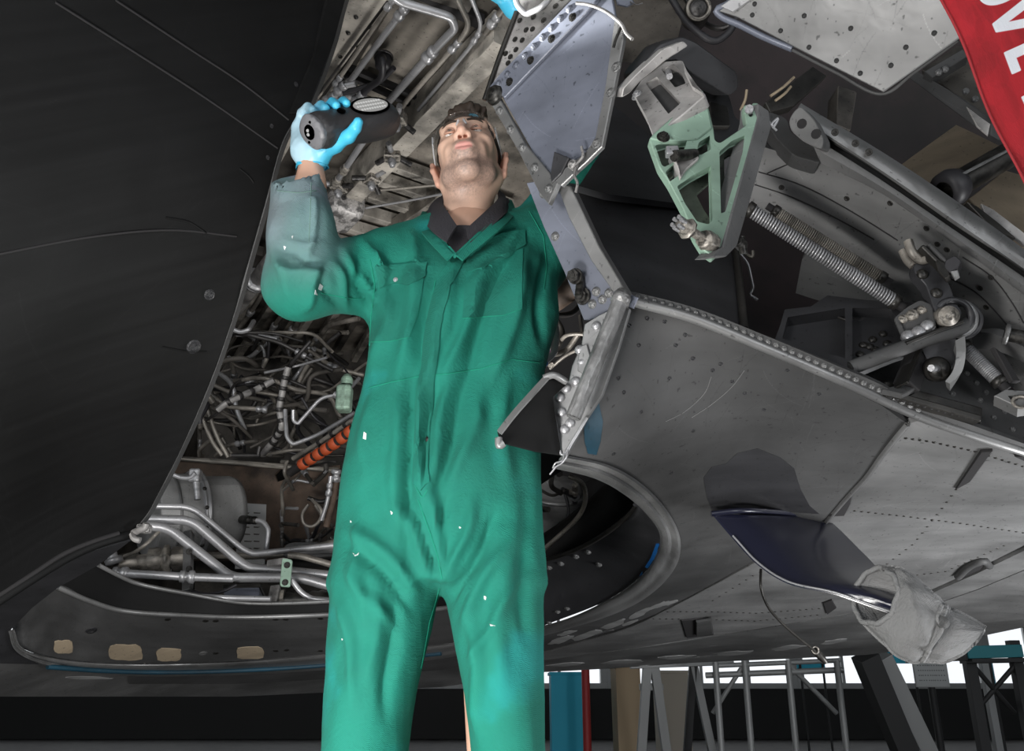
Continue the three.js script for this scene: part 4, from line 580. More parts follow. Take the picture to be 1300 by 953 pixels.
pipe('bright pipe with a V bend beside the hip of the mechanic', [[372, 520, 3.2], [372, 534, 3.2], [378, 538, 3.2], [408, 504, 3.2], [438, 500, 3.2], [456, 480, 3.15]], 0.007, M.steel, { bend: 0.03 });
pipe('long bright pipe crossing level in the knot', [[268, 500, 3.4], [286, 516, 3.4], [340, 520, 3.4]], 0.009, M.steelDull, { nuts: [0.9] });
for (const [k, l] of [[0, 'upper of three parallel pipes rising behind the hip of the mechanic'], [1, 'middle of three parallel pipes rising behind the hip of the mechanic'], [2, 'lowest of three parallel pipes rising behind the hip of the mechanic']]) pipe(l, [[372 + k * 6, 582 + k * 6, 3.25], [402 + k * 3, 564 + k * 6, 3.2], [456, 528 + k * 9, 3.1]], 0.009, M.steelDull, { clips: [0.4, 0.6, 0.8] });
{ const pts = [[368, 600, 3.2], [392, 584, 3.15], [420, 566, 3.1], [452, 542, 3.05]]; const g = pipe('dark pipe wrapped with orange bands beside the hip of the mechanic', pts, 0.016, M.pipeDark, { soft: true, name: 'banded_pipe' }); const c = curve3(pts.map((p) => P(...p))); for (let k = 0; k < 7; k++) { const t = 0.22 + k * 0.115; part('orange_band', orient(lathe([[0.016, -0.014], [0.021, -0.012], [0.022, 0], [0.021, 0.012], [0.016, 0.014]], 14), c.getPointAt(t), c.getTangentAt(t)), M.orange, g); } }
pipe('slim grey struts leaning along the door edge, first of two', [[252, 520, 3.4], [270, 562, 3.4], [282, 578, 3.4]], 0.008, M.steelDull, { name: 'strut', cat: 'strut' });
pipe('slim grey struts leaning along the door edge, second of two', [[262, 516, 3.4], [276, 556, 3.4], [290, 580, 3.4]], 0.008, M.steelDull, { name: 'strut', cat: 'strut' });
pipe('loop of pale cable below the orange banded pipe', [[392, 640, 3.1], [384, 652, 3.1], [386, 664, 3.1], [396, 668, 3.1], [406, 660, 3.1], [408, 648, 3.1], [396, 634, 3.15]], 0.006, M.steelDull, { soft: true, name: 'cable', cat: 'cable' });
pipe('rust brown vertical pipe against the thigh of the mechanic', [[427, 596, 3], [424, 630, 3], [414, 668, 3]], 0.012, M.brown, { nuts: [0.1] });
pipe('bright valve stem pipe against the thigh of the mechanic', [[420, 604, 2.95], [416, 636, 2.95], [408, 660, 2.95]], 0.007, M.steel, { nuts: [0.3] });
{ const g = thing('control_valve', 'pale green valve body next to the hip of the mechanic', 'valve'), c = P(437, 506, 2.9); part('body', new RoundedBoxGeometry(0.05, 0.09, 0.06, 2, 0.012).translate(c.x, c.y, c.z), M.mint, g); part('port', rod(c, P(424, 500, 2.9), 0.012), M.steel, g); part('cap', orient(lathe([[0.0001, 0.04], [0.012, 0.034], [0.02, 0.02], [0.02, 0]], 14), P(440, 488, 2.9), V3(0, 1, 0)), M.mint, g); }
{ const g = thing('terminal_block', 'pale terminal block with a magenta cap behind the frame strip', 'terminal'), c = P(694, 424, 2.2); part('body', new RoundedBoxGeometry(0.05, 0.09, 0.05, 2, 0.008).translate(c.x, c.y, c.z), M.white, g); part('cap', orient(lathe([[0.0001, 0.03], [0.012, 0.026], [0.014, 0]], 12), P(690, 428, 2.16), V3(-0.2, -0.3, 1)), M.magenta, g); part('pin', rod(P(694, 446, 2.17), P(694, 452, 2.1), 0.009), M.iron, g); }
pipe('pale bent pipe with a blue tape mark beside the terminal block', [[702, 396, 2.15], [706, 426, 2.12], [703, 448, 2.1], [690, 460, 2.08], [676, 470, 2.05]], 0.0095, M.steel, { bend: 0.05, clips: [0.8], clipMat: M.cobalt });
pipe('wide dull duct crossing behind the frame strip', [[690, 392, 2.4], [716, 374, 2.35], [740, 356, 2.3]], 0.03, M.brown, { name: 'duct', cat: 'duct' });
// --- drum, pipes and actuator standing low in the bay
{ const g = thing('steel_drum', 'worn steel drum with a bolted band lying behind the bent pipes', 'drum'); const a = P(186, 655, 3.2), b = P(300, 650, 3.42), ax = b.clone().sub(a), L = ax.length(); ax.normalize(); const R = 0.155;
  part('shell', orient(lathe([[0.0001, 0], [R * 0.96, 0], [R, 0.01], [R, L * 0.5], [R * 0.93, L * 0.52], [R * 0.92, L * 0.9], [R * 0.86, L * 0.97], [R * 0.6, L * 1.0], [0.0001, L * 1.01]], 48), a, ax), M.worn, g);
  const s = part('band', orient(lathe([[R * 0.95, L * 0.46], [R * 1.07, L * 0.465], [R * 1.08, L * 0.49], [R * 1.02, L * 0.5], [R * 1.08, L * 0.51], [R * 1.07, L * 0.545], [R * 0.95, L * 0.55]], 48), a, ax), M.steel, g);
  const u = V3(0, 1, 0).cross(ax).normalize(), w = ax.clone().cross(u); for (let k = 0; k < 14; k++) { const t = k * 0.449, n = u.clone().multiplyScalar(Math.cos(t)).addScaledVector(w, Math.sin(t)); rivet(a.clone().addScaledVector(ax, L * 0.475).addScaledVector(n, R * 1.075), n, 0.008, M.iron, s); }
  part('rib', orient(lathe([[R * 0.99, L * 0.2], [R * 1.03, L * 0.205], [R * 1.03, L * 0.23], [R * 0.99, L * 0.235]], 40), a, ax), M.bare, g);
  part('clamp_screw', rod(P(249, 612, 3.1), P(251, 634, 3.08), 0.012), M.steel, g); part('clamp_lug', new RoundedBoxGeometry(0.04, 0.05, 0.04, 2, 0.008).translate(...P(248, 604, 3.12).toArray()), M.steel, g); part('strap_end', smooth([[219, 602, 3.1], [230, 606, 3.1], [242, 606, 3.1], [248, 600, 3.1]].map((p) => P(...p)), 0.008, 20), M.steel, g);
  part('outlet', rod(P(304, 659, 3.3), P(318, 660, 3.25), 0.016), M.iron, g); }
pipe('thin bent pipe leaving the outlet of the steel drum', [[316, 660, 3.24], [334, 661, 3.22], [341, 672, 3.2], [338, 698, 3.18], [336, 708, 3.2]], 0.0095, M.steel, { nuts: [0.05], nutMat: M.iron });
pipe('uppermost of the three long bent pipes in front of the drum', [[180, 642, 2.85], [243, 643, 2.9], [308, 697, 2.9], [322, 703, 2.9], [424, 692, 2.9]], 0.0105, M.steel, { nuts: [] });
pipe('middle one of the three long bent pipes in front of the drum', [[180, 659, 2.8], [243, 660, 2.82], [305, 714, 2.82], [318, 721, 2.82], [360, 724, 2.82], [426, 731, 2.82]], 0.0155, M.steel);
pipe('lowest of the three long bent pipes in front of the drum', [[180, 667, 2.74], [212, 669, 2.76], [290, 730, 2.76], [302, 733, 2.76], [382, 733, 2.76], [426, 746, 2.76]], 0.0155, M.steel);
pipe('dull level pipe behind the bracket clip', [[246, 704, 3.0], [320, 706, 3.0], [372, 702, 3.0], [426, 688, 3.0]], 0.012, M.steelDull);
pipe('dull branch pipe beside the thigh of the mechanic', [[366, 704, 2.85], [384, 706, 2.85], [426, 718, 2.85]], 0.011, M.steelDull);
pipe('thin pipe dropping below the bracket clip', [[370, 736, 2.7], [382, 752, 2.7], [396, 760, 2.7], [420, 762, 2.7]], 0.009, M.steel);
pipe('worn level bar low in front of the actuator', [[150, 727, 2.62], [200, 730, 2.62], [240, 732, 2.64], [296, 734, 2.66]], 0.0125, M.steel, { name: 'bar', nuts: [0.02, 0.6] });
pipe('bright rail along the top of the black wall', [[250, 757, 2.6], [300, 759, 2.62], [344, 760, 2.62]], 0.008, M.steel, { name: 'bar' });
{ const g = thing('bracket_clip', 'pale two-bolt bracket clip holding the bent pipes', 'bracket'), pl = plane3([356, 708, 2.68], [371, 709, 2.68], [357, 746, 2.64]); const m = part('clip_plate', plate([[358, 708], [371, 710], [368, 745], [355, 744]], pl, 0.01, { round: 0.008 }), M.mint, g); bolt(pl.pt(364.5, 717), pl.n, 0.008, M.iron, m); bolt(pl.pt(362, 739), pl.n, 0.008, M.iron, m); part('support_post', beam(P(350, 745, 2.72), P(346, 766, 2.66), V3(0, 0, 1), 0.03, 0.02), M.white, g); part('support_arm', beam(P(342, 715, 2.8), P(362, 712, 2.72), V3(0, 1, 0), 0.02, 0.02), M.white, g); }
{ const g = thing('actuator', 'short ribbed steel actuator lying under the bent pipes', 'actuator'), a = P(150, 716, 2.85), b = P(238, 708, 2.9), ax = b.clone().sub(a), L = ax.length(); ax.normalize(); part('body', orient(lathe([[0.0001, 0], [0.03, 0], [0.034, 0.01], [0.034, L * 0.28], [0.026, L * 0.3], [0.026, L * 0.42], [0.044, L * 0.45], [0.044, L * 0.62], [0.036, L * 0.64], [0.05, L * 0.68], [0.05, L * 0.74], [0.03, L * 0.76], [0.042, L * 0.8], [0.042, L * 0.98], [0.034, L], [0.0001, L]], 28), a, ax), M.steelDull, g);
  part('union', orient(lathe([[0.012, 0], [0.028, 0.004], [0.028, 0.02], [0.016, 0.024], [0.016, 0.05]], 12), P(146, 716, 2.8), V3(-0.4, 1, 0.2)), M.steel, g); part('lead', smooth([[158, 706, 2.75], [172, 700, 2.72], [186, 690, 2.72], [196, 680, 2.75], [204, 672, 2.75]].map((p) => P(...p)), 0.006, 24), M.steelDull, g); }
{ const g = thing('mounting_post', 'worn upright mounting post at the end of the actuator', 'post'); part('post', beam(P(240, 676, 2.86), P(238, 752, 2.7), V3(0, 0, 1), 0.026, 0.03), M.bare, g); for (const y of [700, 722, 740]) bolt(P(240, y, 2.72), V3(0, -0.2, 1).normalize(), 0.008, M.iron, g); }
{ const g = thing('battery_box', 'dark blue grey box under the lowest bent pipe', 'box'), pl = plane3([284, 744, 2.74], [330, 744, 2.74], [284, 755, 2.72]); part('case', plate([[284, 744], [329, 743], [329, 756], [284, 756]], pl, 0.14, { round: 0.006 }), M.blue, g); part('lid', plate([[283, 741], [330, 740], [330, 745], [283, 746]], pl, 0.15, { lift: 0.004 }), M.iron, g); }
{ const g = thing('equipment_box', 'grey rounded equipment box beside the thigh of the mechanic', 'box'), pl = plane3([360, 690, 3.0], [430, 690, 3.0], [362, 708, 2.98]); part('case', plate([[362, 691], [372, 688], [430, 688], [430, 706], [358, 708]], pl, 0.16, { round: 0.02 }), M.skin, g); part('cover_plate', plate([[378, 692], [426, 692], [426, 702], [378, 703]], pl, 0.004, { lift: 0.004 }), M.skinLight, g); }
{ const g = thing('corrugated_unit', 'dark ribbed cylinder lying above the black wall beside the thigh', 'cylinder'), a = P(356, 763, 2.72), b = P(430, 760, 2.74), ax = b.clone().sub(a), L = ax.length(); ax.normalize(); const pr = [[0.0001, 0]]; for (let k = 0; k <= 14; k++) pr.push([k % 2 ? 0.026 : 0.031, k / 14 * L]); pr.push([0.0001, L]); part('body', orient(lathe(pr, 20), a, ax), M.iron, g); part('collar', orient(lathe([[0.02, -0.01], [0.036, -0.008], [0.036, 0.012], [0.02, 0.014]], 20), a, ax), M.steelDull, g); }
pipe('thin hanging lead below the mounting post', [[244, 750, 2.68], [262, 754, 2.66], [284, 750, 2.68], [300, 742, 2.7]], 0.005, M.rubber, { soft: true, name: 'cable', cat: 'cable' });
{ const g = thing('door_latch', 'pale hooked latch at the lower corner of the black bay door', 'latch'); part('hook', mergeGeometries([pipeGeo([[170, 676, 1.96], [178, 672, 1.94], [184, 670, 1.94], [186, 664, 1.94]].map((p) => P(...p)), 0.008, 0.02), pipeGeo([[168, 678, 1.95], [170, 684, 1.94], [178, 686, 1.94]].map((p) => P(...p)), 0.007, 0.02)]), M.white, g); part('base', new RoundedBoxGeometry(0.03, 0.02, 0.025, 2, 0.005).translate(...P(183, 671, 1.97).toArray()), M.white, g); }
// grey drum and dark ducts seen through the opening past the mechanic
{ const g = thing('grey_canister', 'ribbed grey canister seen through the opening beside the hip', 'canister'); const a = P(708, 610, 2.9), b = P(704, 690, 2.95), ax = b.clone().sub(a), L = ax.length(); ax.normalize(); const pr = [[0.0001, 0], [0.07, 0.005], [0.085, 0.03]]; for (let k = 0; k <= 10; k++) pr.push([0.085 + (k % 2 ? 0.003 : 0), 0.04 + k / 10 * (L - 0.06)]); pr.push([0.07, L], [0.0001, L]); part('shell', orient(lathe(pr, 30), a, ax), M.skinLight, g); part('collar', orient(new THREE.TorusGeometry(0.088, 0.007, 8, 30).rotateX(Math.PI / 2), a.clone().addScaledVector(ax, 0.05), ax), M.bare, g); }
pipe('thin black cable curving down the grey canister', [[716, 622, 2.75], [722, 648, 2.75], [716, 668, 2.75], [700, 690, 2.75]], 0.005, M.rubber, { soft: true, name: 'cable', cat: 'cable' });
pipe('grey cable arching from the locking wire over the canister', [[722, 604, 2.4], [738, 612, 2.4], [743, 634, 2.45], [734, 656, 2.5], [690, 698, 2.55]], 0.007, M.steelDull, { soft: true, name: 'cable', cat: 'cable' });
pipe('fat black duct lying inside the opening', [[690, 706, 2.72], [734, 676, 2.7], [790, 628, 2.7], [822, 596, 2.6]], 0.06, M.black, { soft: true, name: 'duct', cat: 'duct' });
pipe('second fat black duct behind the canister', [[740, 640, 3.0], [780, 606, 2.9], [810, 570, 2.8]], 0.05, M.blackFlat, { soft: true, name: 'duct', cat: 'duct' });
// ---------------------------------------------------------------- the black bay door hanging beside the mechanic
{ const door = thing('bay_door', 'large matt black bay door hanging open beside the mechanic', 'door');
  const Dd = spline([[438, 0, 2.0], [388, 145, 1.86], [340, 255, 1.78], [304, 380, 1.78], [266, 490, 1.82], [219, 594, 1.9], [166, 680, 1.98], [83, 709, 1.85], [0, 764, 1.72], [-260, 840, 1.45], [-260, -80, 1.1], [0, 0, 1.35], [0, 400, 1.45], [150, 300, 1.58]]);
  const edge = [[456, -40], [438, 0], [423, 55], [389, 142], [371, 160], [357, 188], [338, 259], [318, 329], [304, 380], [266, 490], [219, 594], [200, 630], [188, 652], [166, 680]];
  const skin = sheet('door_skin', [...edge, [83, 709], [0, 764], [-80, 815], [-260, 850], [-260, -90], [0, -60]], Dd, 0.03, M.black, door, 20);
  part('edge_strip', loft([edge.map(([x, y]) => [x, y, Dd(x, y) - 0.002]), edge.map(([x, y]) => [x + 5, y + 1, Dd(x, y) + 0.03])], 60, 2, 0.004), M.skin, door, 'grey sealing edge of the door');
  const inner = edge.slice(1, 5); sheet('stiffener', [[420, -20], [438, 0], [423, 55], [389, 142], [370, 143], [400, 70]], (x, y) => Dd(x, y) - 0.012, 0.012, M.black, door, 16, 'raised black stiffener along the door edge');
  for (const a of [[[70, 3], [170, 66], [260, 124], [352, 188]], [[146, 0], [240, 62], [310, 108], [366, 152]], [[-40, 330], [120, 300], [220, 292], [300, 300]]]) strip(skin, a, 0.0022, M.blackFlat, door, 'skin_seam');
  strip(skin, [[166, 676], [120, 690], [83, 707], [40, 733], [-20, 772]], 0.011, M.black, door, 'edge_bead'); strip(skin, [[150, 676], [118, 686], [80, 702], [40, 728], [-20, 766]], 0.006, M.blackFlat, door, 'edge_bead');
  for (const [x, y, r] of [[266, 374, 0.012], [246, 440, 0.016], [376, 107, 0.006], [412, 22, 0.006], [340, 200, 0.005], [345, 160, 0.005]]) { const h = hit(skin, x, y); if (h) stud(holeGeo, 'fastener', h.p, h.n, r, M.skinDark, door); }
  for (const a of [[[210, 276], [240, 282], [262, 296]], [[304, 214], [316, 224], [322, 232]], [[206, 440], [240, 446], [262, 446]]]) strip(skin, a, 0.0018, M.black, door, 'scuff_ridge');
}
// ---------------------------------------------------------------- the open bay in the flank: dark shell, rail, curved wall
const lerpD = (pts) => spline(pts);
const shellD = lerpD([[690, -40, 2.3], [1400, -60, 2.1], [690, 300, 2.35], [1400, 300, 2.2], [800, 420, 1.9], [1400, 620, 1.8], [1000, 200, 2.5], [1000, 400, 2.2]]);
sheet('bay_shell', [[655, -60], [1420, -60], [1420, 620], [1300, 572], [1168, 524], [960, 426], [800, 374], [730, 300], [700, 210]], shellD, 0.03, M.maroon, craft, 30, 'dark maroon inner shell of the flank bay');
const wD = lerpD([[720, 170, 1.9], [850, 180, 1.95], [720, 260, 1.72], [940, 260, 2.0], [800, 374, 1.55], [945, 420, 1.62]]);
sheet('bay_wall', [[775, 130], [800, 150], [845, 190], [880, 235], [890, 262], [770, 246], [735, 236], [765, 190]], (x, y) => wD(x, y) - 0.06, 0.015, M.skinDark, craft, 14, 'dark rounded wall below the support casting');
sheet('bay_wall', [[722, 232], [770, 240], [880, 262], [932, 300], [944, 416], [880, 392], [798, 368], [762, 312]], wD, 0.015, M.skinDark, craft, 16, 'black inner wall behind the frame strip');
part('wall_edge', smooth([[932, 300], [938, 350], [945, 418]].map(([x, y]) => P(x, y, wD(x, y) - 0.01)), 0.008, 20), M.iron, craft);
{ const g = thing('wire_hook', 'thin pale wire hook hanging in the dark part of the flank bay', 'hook'); part('wire', pipeGeo([[940, 322, 1.85], [950, 334, 1.85], [957, 366, 1.85], [952, 374, 1.85], [962, 380, 1.85]].map((p) => P(...p)), 0.0025, 0.02, 6), M.steel, g); part('clip', smooth([[934, 316, 1.85], [946, 322, 1.85], [955, 326, 1.84], [956, 318, 1.84]].map((p) => P(...p)), 0.004, 16, 6), M.steelDull, g); }
const cD = lerpD([[960, 190, 1.72], [1045, 210, 1.68], [1120, 247, 1.64], [1200, 302, 1.6], [1300, 373, 1.55], [1400, 450, 1.5], [950, 262, 1.78], [1030, 295, 1.78], [1090, 350, 1.78], [1140, 385, 1.76], [1230, 440, 1.7], [1300, 500, 1.62], [1030, 375, 1.85]]);
const cw = sheet('curved_wall', [[968, 186], [1000, 196], [1045, 208], [1120, 245], [1200, 300], [1300, 373], [1400, 448], [1400, 580], [1300, 505], [1260, 470], [1225, 432], [1140, 388], [1060, 388], [1010, 372], [1018, 330], [1026, 318], [1100, 346], [1060, 314], [1010, 284], [950, 264], [958, 220]], cD, 0.02, M.skinLight, craft, 16, 'light grey curved wall with panel lines');
for (const a of [[[963, 218], [1010, 232], [1070, 262], [1140, 305]], [[958, 234], [1000, 248], [1060, 276], [1110, 304]], [[1200, 350], [1240, 372], [1275, 408], [1300, 440]], [[1222, 326], [1260, 352], [1285, 384], [1300, 410]], [[974, 220], [992, 212], [1011, 204]]]) strip(cw, a, 0.0014, M.blackFlat, craft, 'panel_line');
for (const [x, y] of [[992, 238], [1176, 290], [1202, 317], [1190, 310], [1244, 366], [1258, 352], [1255, 318], [1130, 258], [1075, 252], [1252, 390]]) { const h = hit(cw, x, y); if (h) stud(holeGeo, 'screw_hole', h.p, h.n, 0.006, M.iron, craft); }
// rail of three steps
const rl = [[[1017, 131], [1133, 201], [1246, 277], [1300, 316], [1400, 390]], [[1008, 144], [1120, 217], [1222, 287], [1300, 341], [1400, 412]], [[1026, 170], [1118, 228], [1212, 292], [1300, 352], [1400, 424]], [[1042, 207], [1120, 246], [1200, 301], [1300, 374], [1400, 448]]];
const rz = (a, o) => a.map(([x, y], i) => [x, y, [1.62, 1.58, 1.53, 1.5, 1.45][i] + o]);
part('rail', loft([rz(rl[0], 0.02), rz(mixp(rl[0], rl[1], 0.5), 0.0), rz(rl[1], 0.0)], 40, 4, 0.012), M.bare, craft, 'pale upper step of the long rail');
part('rail', loft([rz(rl[1], 0.012), rz(mixp(rl[1], rl[2], 0.5), 0.035), rz(rl[2], 0.03)], 40, 4, 0.012), M.skin, craft, 'grooved middle of the long rail');
part('rail', loft([rz(rl[2], 0.015), rz(mixp(rl[2], rl[3], 0.5), 0.01), rz(rl[3], 0.04)], 40, 4, 0.012), M.skinLight, craft, 'lower step of the long rail');
{ const pl = plane3([1000, 150, 1.6], [1044, 190, 1.57], [1002, 166, 1.6]); const m = part('rail_end_fitting', plate([[1006, 143], [1016, 134], [1034, 152], [1046, 178], [1043, 190], [1020, 180], [1004, 166], [1001, 154]], pl, 0.05, { round: 0.01 }), M.skinLight, craft, 'cast end of the rail with two holes'); stud(holeGeo, 'hole', pl.pt(1018, 157), pl.n, 0.0095, M.blackFlat, m); stud(holeGeo, 'hole', pl.pt(1036, 170), pl.n, 0.0095, M.blackFlat, m);
  part('rail_bracket', plate([[974, 140], [1000, 150], [1004, 168], [1042, 190], [1042, 208], [1008, 198], [986, 176], [976, 160]], plane3([974, 140, 1.7], [1042, 190, 1.66], [1008, 198, 1.66]), 0.04, { round: 0.012 }), M.skin, craft); }
for (const [x, y] of [[1086, 182], [1103, 193], [1060, 168]]) stud(holeGeo, 'screw_hole', P(x, y, 1.58), V3(-0.2, -0.4, 0.9).normalize(), 0.007, M.iron, craft);
// upper dark region: posts, tan panels, duct, struts
part('frame_post', plate([[1064, 108], [1088, 116], [1080, 166], [1062, 158]], plane3([1064, 108, 1.95], [1088, 116, 1.95], [1080, 166, 1.9]), 0.05, { round: 0.006 }), M.grimeDark, craft);
part('gusset', plate([[1032, 84], [1050, 96], [1008, 134], [978, 142], [972, 130]], plane3([1032, 84, 1.9], [1050, 96, 1.9], [978, 142, 1.85]), 0.03), M.iron, craft);
for (const [x0, y0, x1, y1] of [[948, 114, 940, 140], [978, 122, 1008, 98], [984, 128, 1004, 110]]) part('paint_chip', smooth([[x0, y0, 1.84], [(x0 + x1) / 2 + 2, (y0 + y1) / 2, 1.84], [x1, y1, 1.85]].map((p) => P(...p)), 0.003, 8, 6), M.beige, craft);
part('tan_panel', plate([[1142, 210], [1158, 198], [1214, 158], [1240, 170], [1268, 184], [1240, 205], [1190, 240]], plane3([1142, 210, 2.0], [1268, 184, 1.9], [1190, 240, 1.85]), 0.02), M.tan, craft, 'tan primed panel over the rail');
part('tan_panel', plate([[1230, 252], [1276, 216], [1400, 250], [1400, 370], [1300, 312], [1262, 284]], plane3([1230, 252, 1.8], [1276, 216, 1.9], [1300, 312, 1.75]), 0.02), M.tan, craft, 'tan primed panel under the dark duct');
part('strut', plate([[1150, 96], [1164, 90], [1210, 118], [1260, 152], [1258, 172], [1234, 158]], plane3([1150, 96, 1.85], [1260, 152, 1.7], [1258, 172, 1.7]), 0.04), M.skin, craft, 'grey slanting strut');
part('dark_plate', plate([[1170, 88], [1214, 58], [1300, 60], [1300, 160], [1258, 152], [1210, 118]], plane3([1170, 88, 1.9], [1300, 60, 1.8], [1258, 152, 1.75]), 0.02), M.grimeDark, craft);
part('stiffener', plate([[1174, 90], [1222, 62], [1230, 70], [1184, 98]], plane3([1174, 90, 1.8], [1222, 62, 1.8], [1184, 98, 1.79]), 0.03), M.skin, craft);
part('white_bracket', plate([[1227, 135], [1244, 148], [1257, 157], [1254, 172], [1240, 160]], plane3([1227, 135, 1.68], [1257, 157, 1.66], [1254, 172, 1.66]), 0.008), M.white, craft);
for (const [x, y] of [[1226, 116], [1238, 126], [1192, 92], [1200, 88]]) rivet(P(x, y, 1.79), V3(-0.2, -0.5, 0.85).normalize(), 0.007, M.bare, craft);
{ const g = thing('air_duct', 'dark round duct with a flanged end crossing behind the red banner', 'duct'), a = P(1208, 238, 1.72), b = P(1330, 168, 1.8); part('tube', rod(a, b, 0.026, 24), M.iron, g); const d = b.clone().sub(a).normalize(); part('flange', orient(lathe([[0.02, -0.02], [0.036, -0.018], [0.038, 0.004], [0.032, 0.02], [0.02, 0.022]], 24), a, d), M.rubber, g); part('seam', rod(P(1216, 224, 1.69), P(1300, 180, 1.74), 0.003), M.bare, g); }
part('edge_strip', plate([[1246, 258], [1262, 266], [1320, 310], [1310, 318], [1250, 272]], plane3([1246, 258, 1.6], [1320, 310, 1.56], [1310, 318, 1.56]), 0.01), M.white, craft, 'bright edge strip above the rail');
part('rail_stop', plate([[1228, 256], [1242, 262], [1270, 284], [1290, 302], [1262, 292]], plane3([1228, 256, 1.57], [1242, 262, 1.57], [1262, 292, 1.55]), 0.02), M.iron, craft);
// round port and hoses up in the dark
{ const g = thing('round_port', 'round dark port with a bright rim above the pale access door', 'port'), c = P(887, 10, 1.85), n = V3(-0.1, -0.5, 0.85).normalize(); part('rim', orient(new THREE.TorusGeometry(0.023, 0.004, 8, 28).rotateX(Math.PI / 2), c, n), M.steelDull, g); part('barrel', orient(lathe([[0.021, 0], [0.028, -0.01], [0.03, -0.09], [0.0001, -0.1]], 24), c, n), M.iron, g); part('lens', orient(lathe([[0.0001, 0.006], [0.012, 0.004], [0.021, -0.002]], 24), c, n), M.pipeDark, g); }
pipe('dark hose looping below the round port', [[842, -20, 1.9], [868, 22, 1.88], [890, 44, 1.86], [908, 52, 1.86], [926, 40, 1.86], [934, 24, 1.86]], 0.008, M.rubber, { soft: true, name: 'hose', cat: 'hose' });
pipe('second dark hose beside the round port', [[862, -20, 1.95], [884, 20, 1.93], [912, 36, 1.9], [938, 28, 1.88]], 0.006, M.pipeDark, { soft: true, name: 'hose', cat: 'hose' });
{ const g = thing('label_tag', 'small blue tag with frayed edges at the top of the dark bay', 'tag'), pl = plane3([782, -4, 1.6], [806, 6, 1.6], [790, 8, 1.6]); part('tag_body', plate([[780, -6], [800, -6], [806, 4], [796, 9], [784, 6]], pl, 0.004), M.blue, g); part('thread', smooth([pl.pt(800, 2, 0.002), pl.pt(808, 6, 0.004), pl.pt(816, 4, 0.002)], 0.0012, 10, 5), M.white, g); }
// pale access door high up
{ const g = thing('access_door', 'pale grey access door with flush screws hanging open high over the bay', 'door'), pl = plane3([910, 14, 1.42], [1120, 117, 1.3], [1200, 20, 1.22]);
  const m = part('door_sheet', plate([[912, 14], [946, -8], [1010, -44], [1200, -50], [1218, 48], [1121, 117], [1020, 66], [936, 22]], pl, 0.008), M.bare, g);
  for (const [x, y] of [[958, 5], [991, 39], [1027, 60], [1062, 77], [1092, 93], [1131, 83], [1186, 42], [1021, 20], [955, 19], [1150, 60], [1080, 36]]) stud(holeGeo, 'screw', pl.pt(x, y), pl.n, 0.0042, M.skin, m);
  part('rubber_seal', smooth([[946, -10], [922, 6], [909, 13], [916, 21], [940, 32], [968, 46], [1006, 62]].map(([x, y]) => pl.pt(x, y, -0.006)), 0.0055, 40, 8), M.blue, g); part('sheet_edge', smooth([[1000, 60], [1060, 91], [1121, 119], [1160, 92], [1216, 51]].map(([x, y]) => pl.pt(x, y, -0.008)), 0.0028, 40, 6), M.skin, g); part('corner_fitting', plate([[914, 8], [940, -10], [956, -2], [930, 16]], pl, 0.01, { lift: 0.006 }), M.steel, g); }
// support casting with its cap and bolts
{ const g = thing('support_casting', 'off white ribbed casting bolted under a dark cap, holding the pale green bracket', 'casting'), pl = plane3([803, 117, 1.42], [862, 76, 1.42], [829, 172, 1.3]);
  const m = part('casting', plate([[803, 118], [816, 98], [842, 78], [866, 76], [876, 98], [896, 120], [866, 146], [829, 174], [820, 150]], pl, 0.014, { lift: -0.016, round: 0.006 }), M.skin, g);  // dark grey floor paints the shade inside the casting recesses
  part('rib_frame', plate([[803, 118], [816, 98], [842, 78], [866, 76], [876, 98], [896, 120], [866, 146], [829, 174], [820, 150]], pl, 0.022, { round: 0.005, holes: [[[818, 106], [834, 96], [866, 130], [848, 146]], [[838, 88], [856, 80], [866, 92], [872, 106], [856, 112]]] }), M.white, g);
  bolt(pl.pt(848, 90, -0.012), pl.n, 0.009, M.steel, m); bolt(pl.pt(810, 122, -0.004), pl.n, 0.0085, M.steel, m); part('bolt_shank', rod(pl.pt(848, 90, -0.01), pl.pt(850, 97, 0.02), 0.005), M.steel, g); part('web', plate([[878, 110], [869, 92], [868, 84], [892, 118]], pl, 0.008, { lift: 0.012 }), M.white, g);
  const cap = plane3([788, 122, 1.45], [868, 46, 1.45], [936, 108, 1.5]);
  part('cap_plate', plate([[789, 124], [791, 112], [806, 96], [842, 62], [868, 52], [874, 58], [846, 76], [812, 104], [800, 118]], cap, 0.03, { lift: 0.02, round: 0.004 }), M.white, g, 'chipped white edge of the cap');
  part('cap_body', plate([[808, 92], [838, 56], [866, 46], [884, 54], [936, 92], [938, 112], [926, 122], [876, 92], [862, 76], [842, 78], [812, 104]], cap, 0.06, { lift: 0.0, round: 0.008 }), M.skinDark, g, 'dark cast cap'); }
{ const g = thing('hinge_block', 'dark cast block behind the pale green bracket', 'block'), pl = plane3([880, 96, 1.56], [926, 120, 1.56], [940, 180, 1.5]); part('block', plate([[872, 90], [926, 120], [934, 150], [952, 158], [946, 200], [910, 200], [890, 160]], pl, 0.05, { round: 0.01 }), M.skinDark, g); part('pad', plate([[900, 128], [924, 134], [928, 160], [904, 160]], pl, 0.01, { lift: 0.009, round: 0.006 }), M.iron, g); }
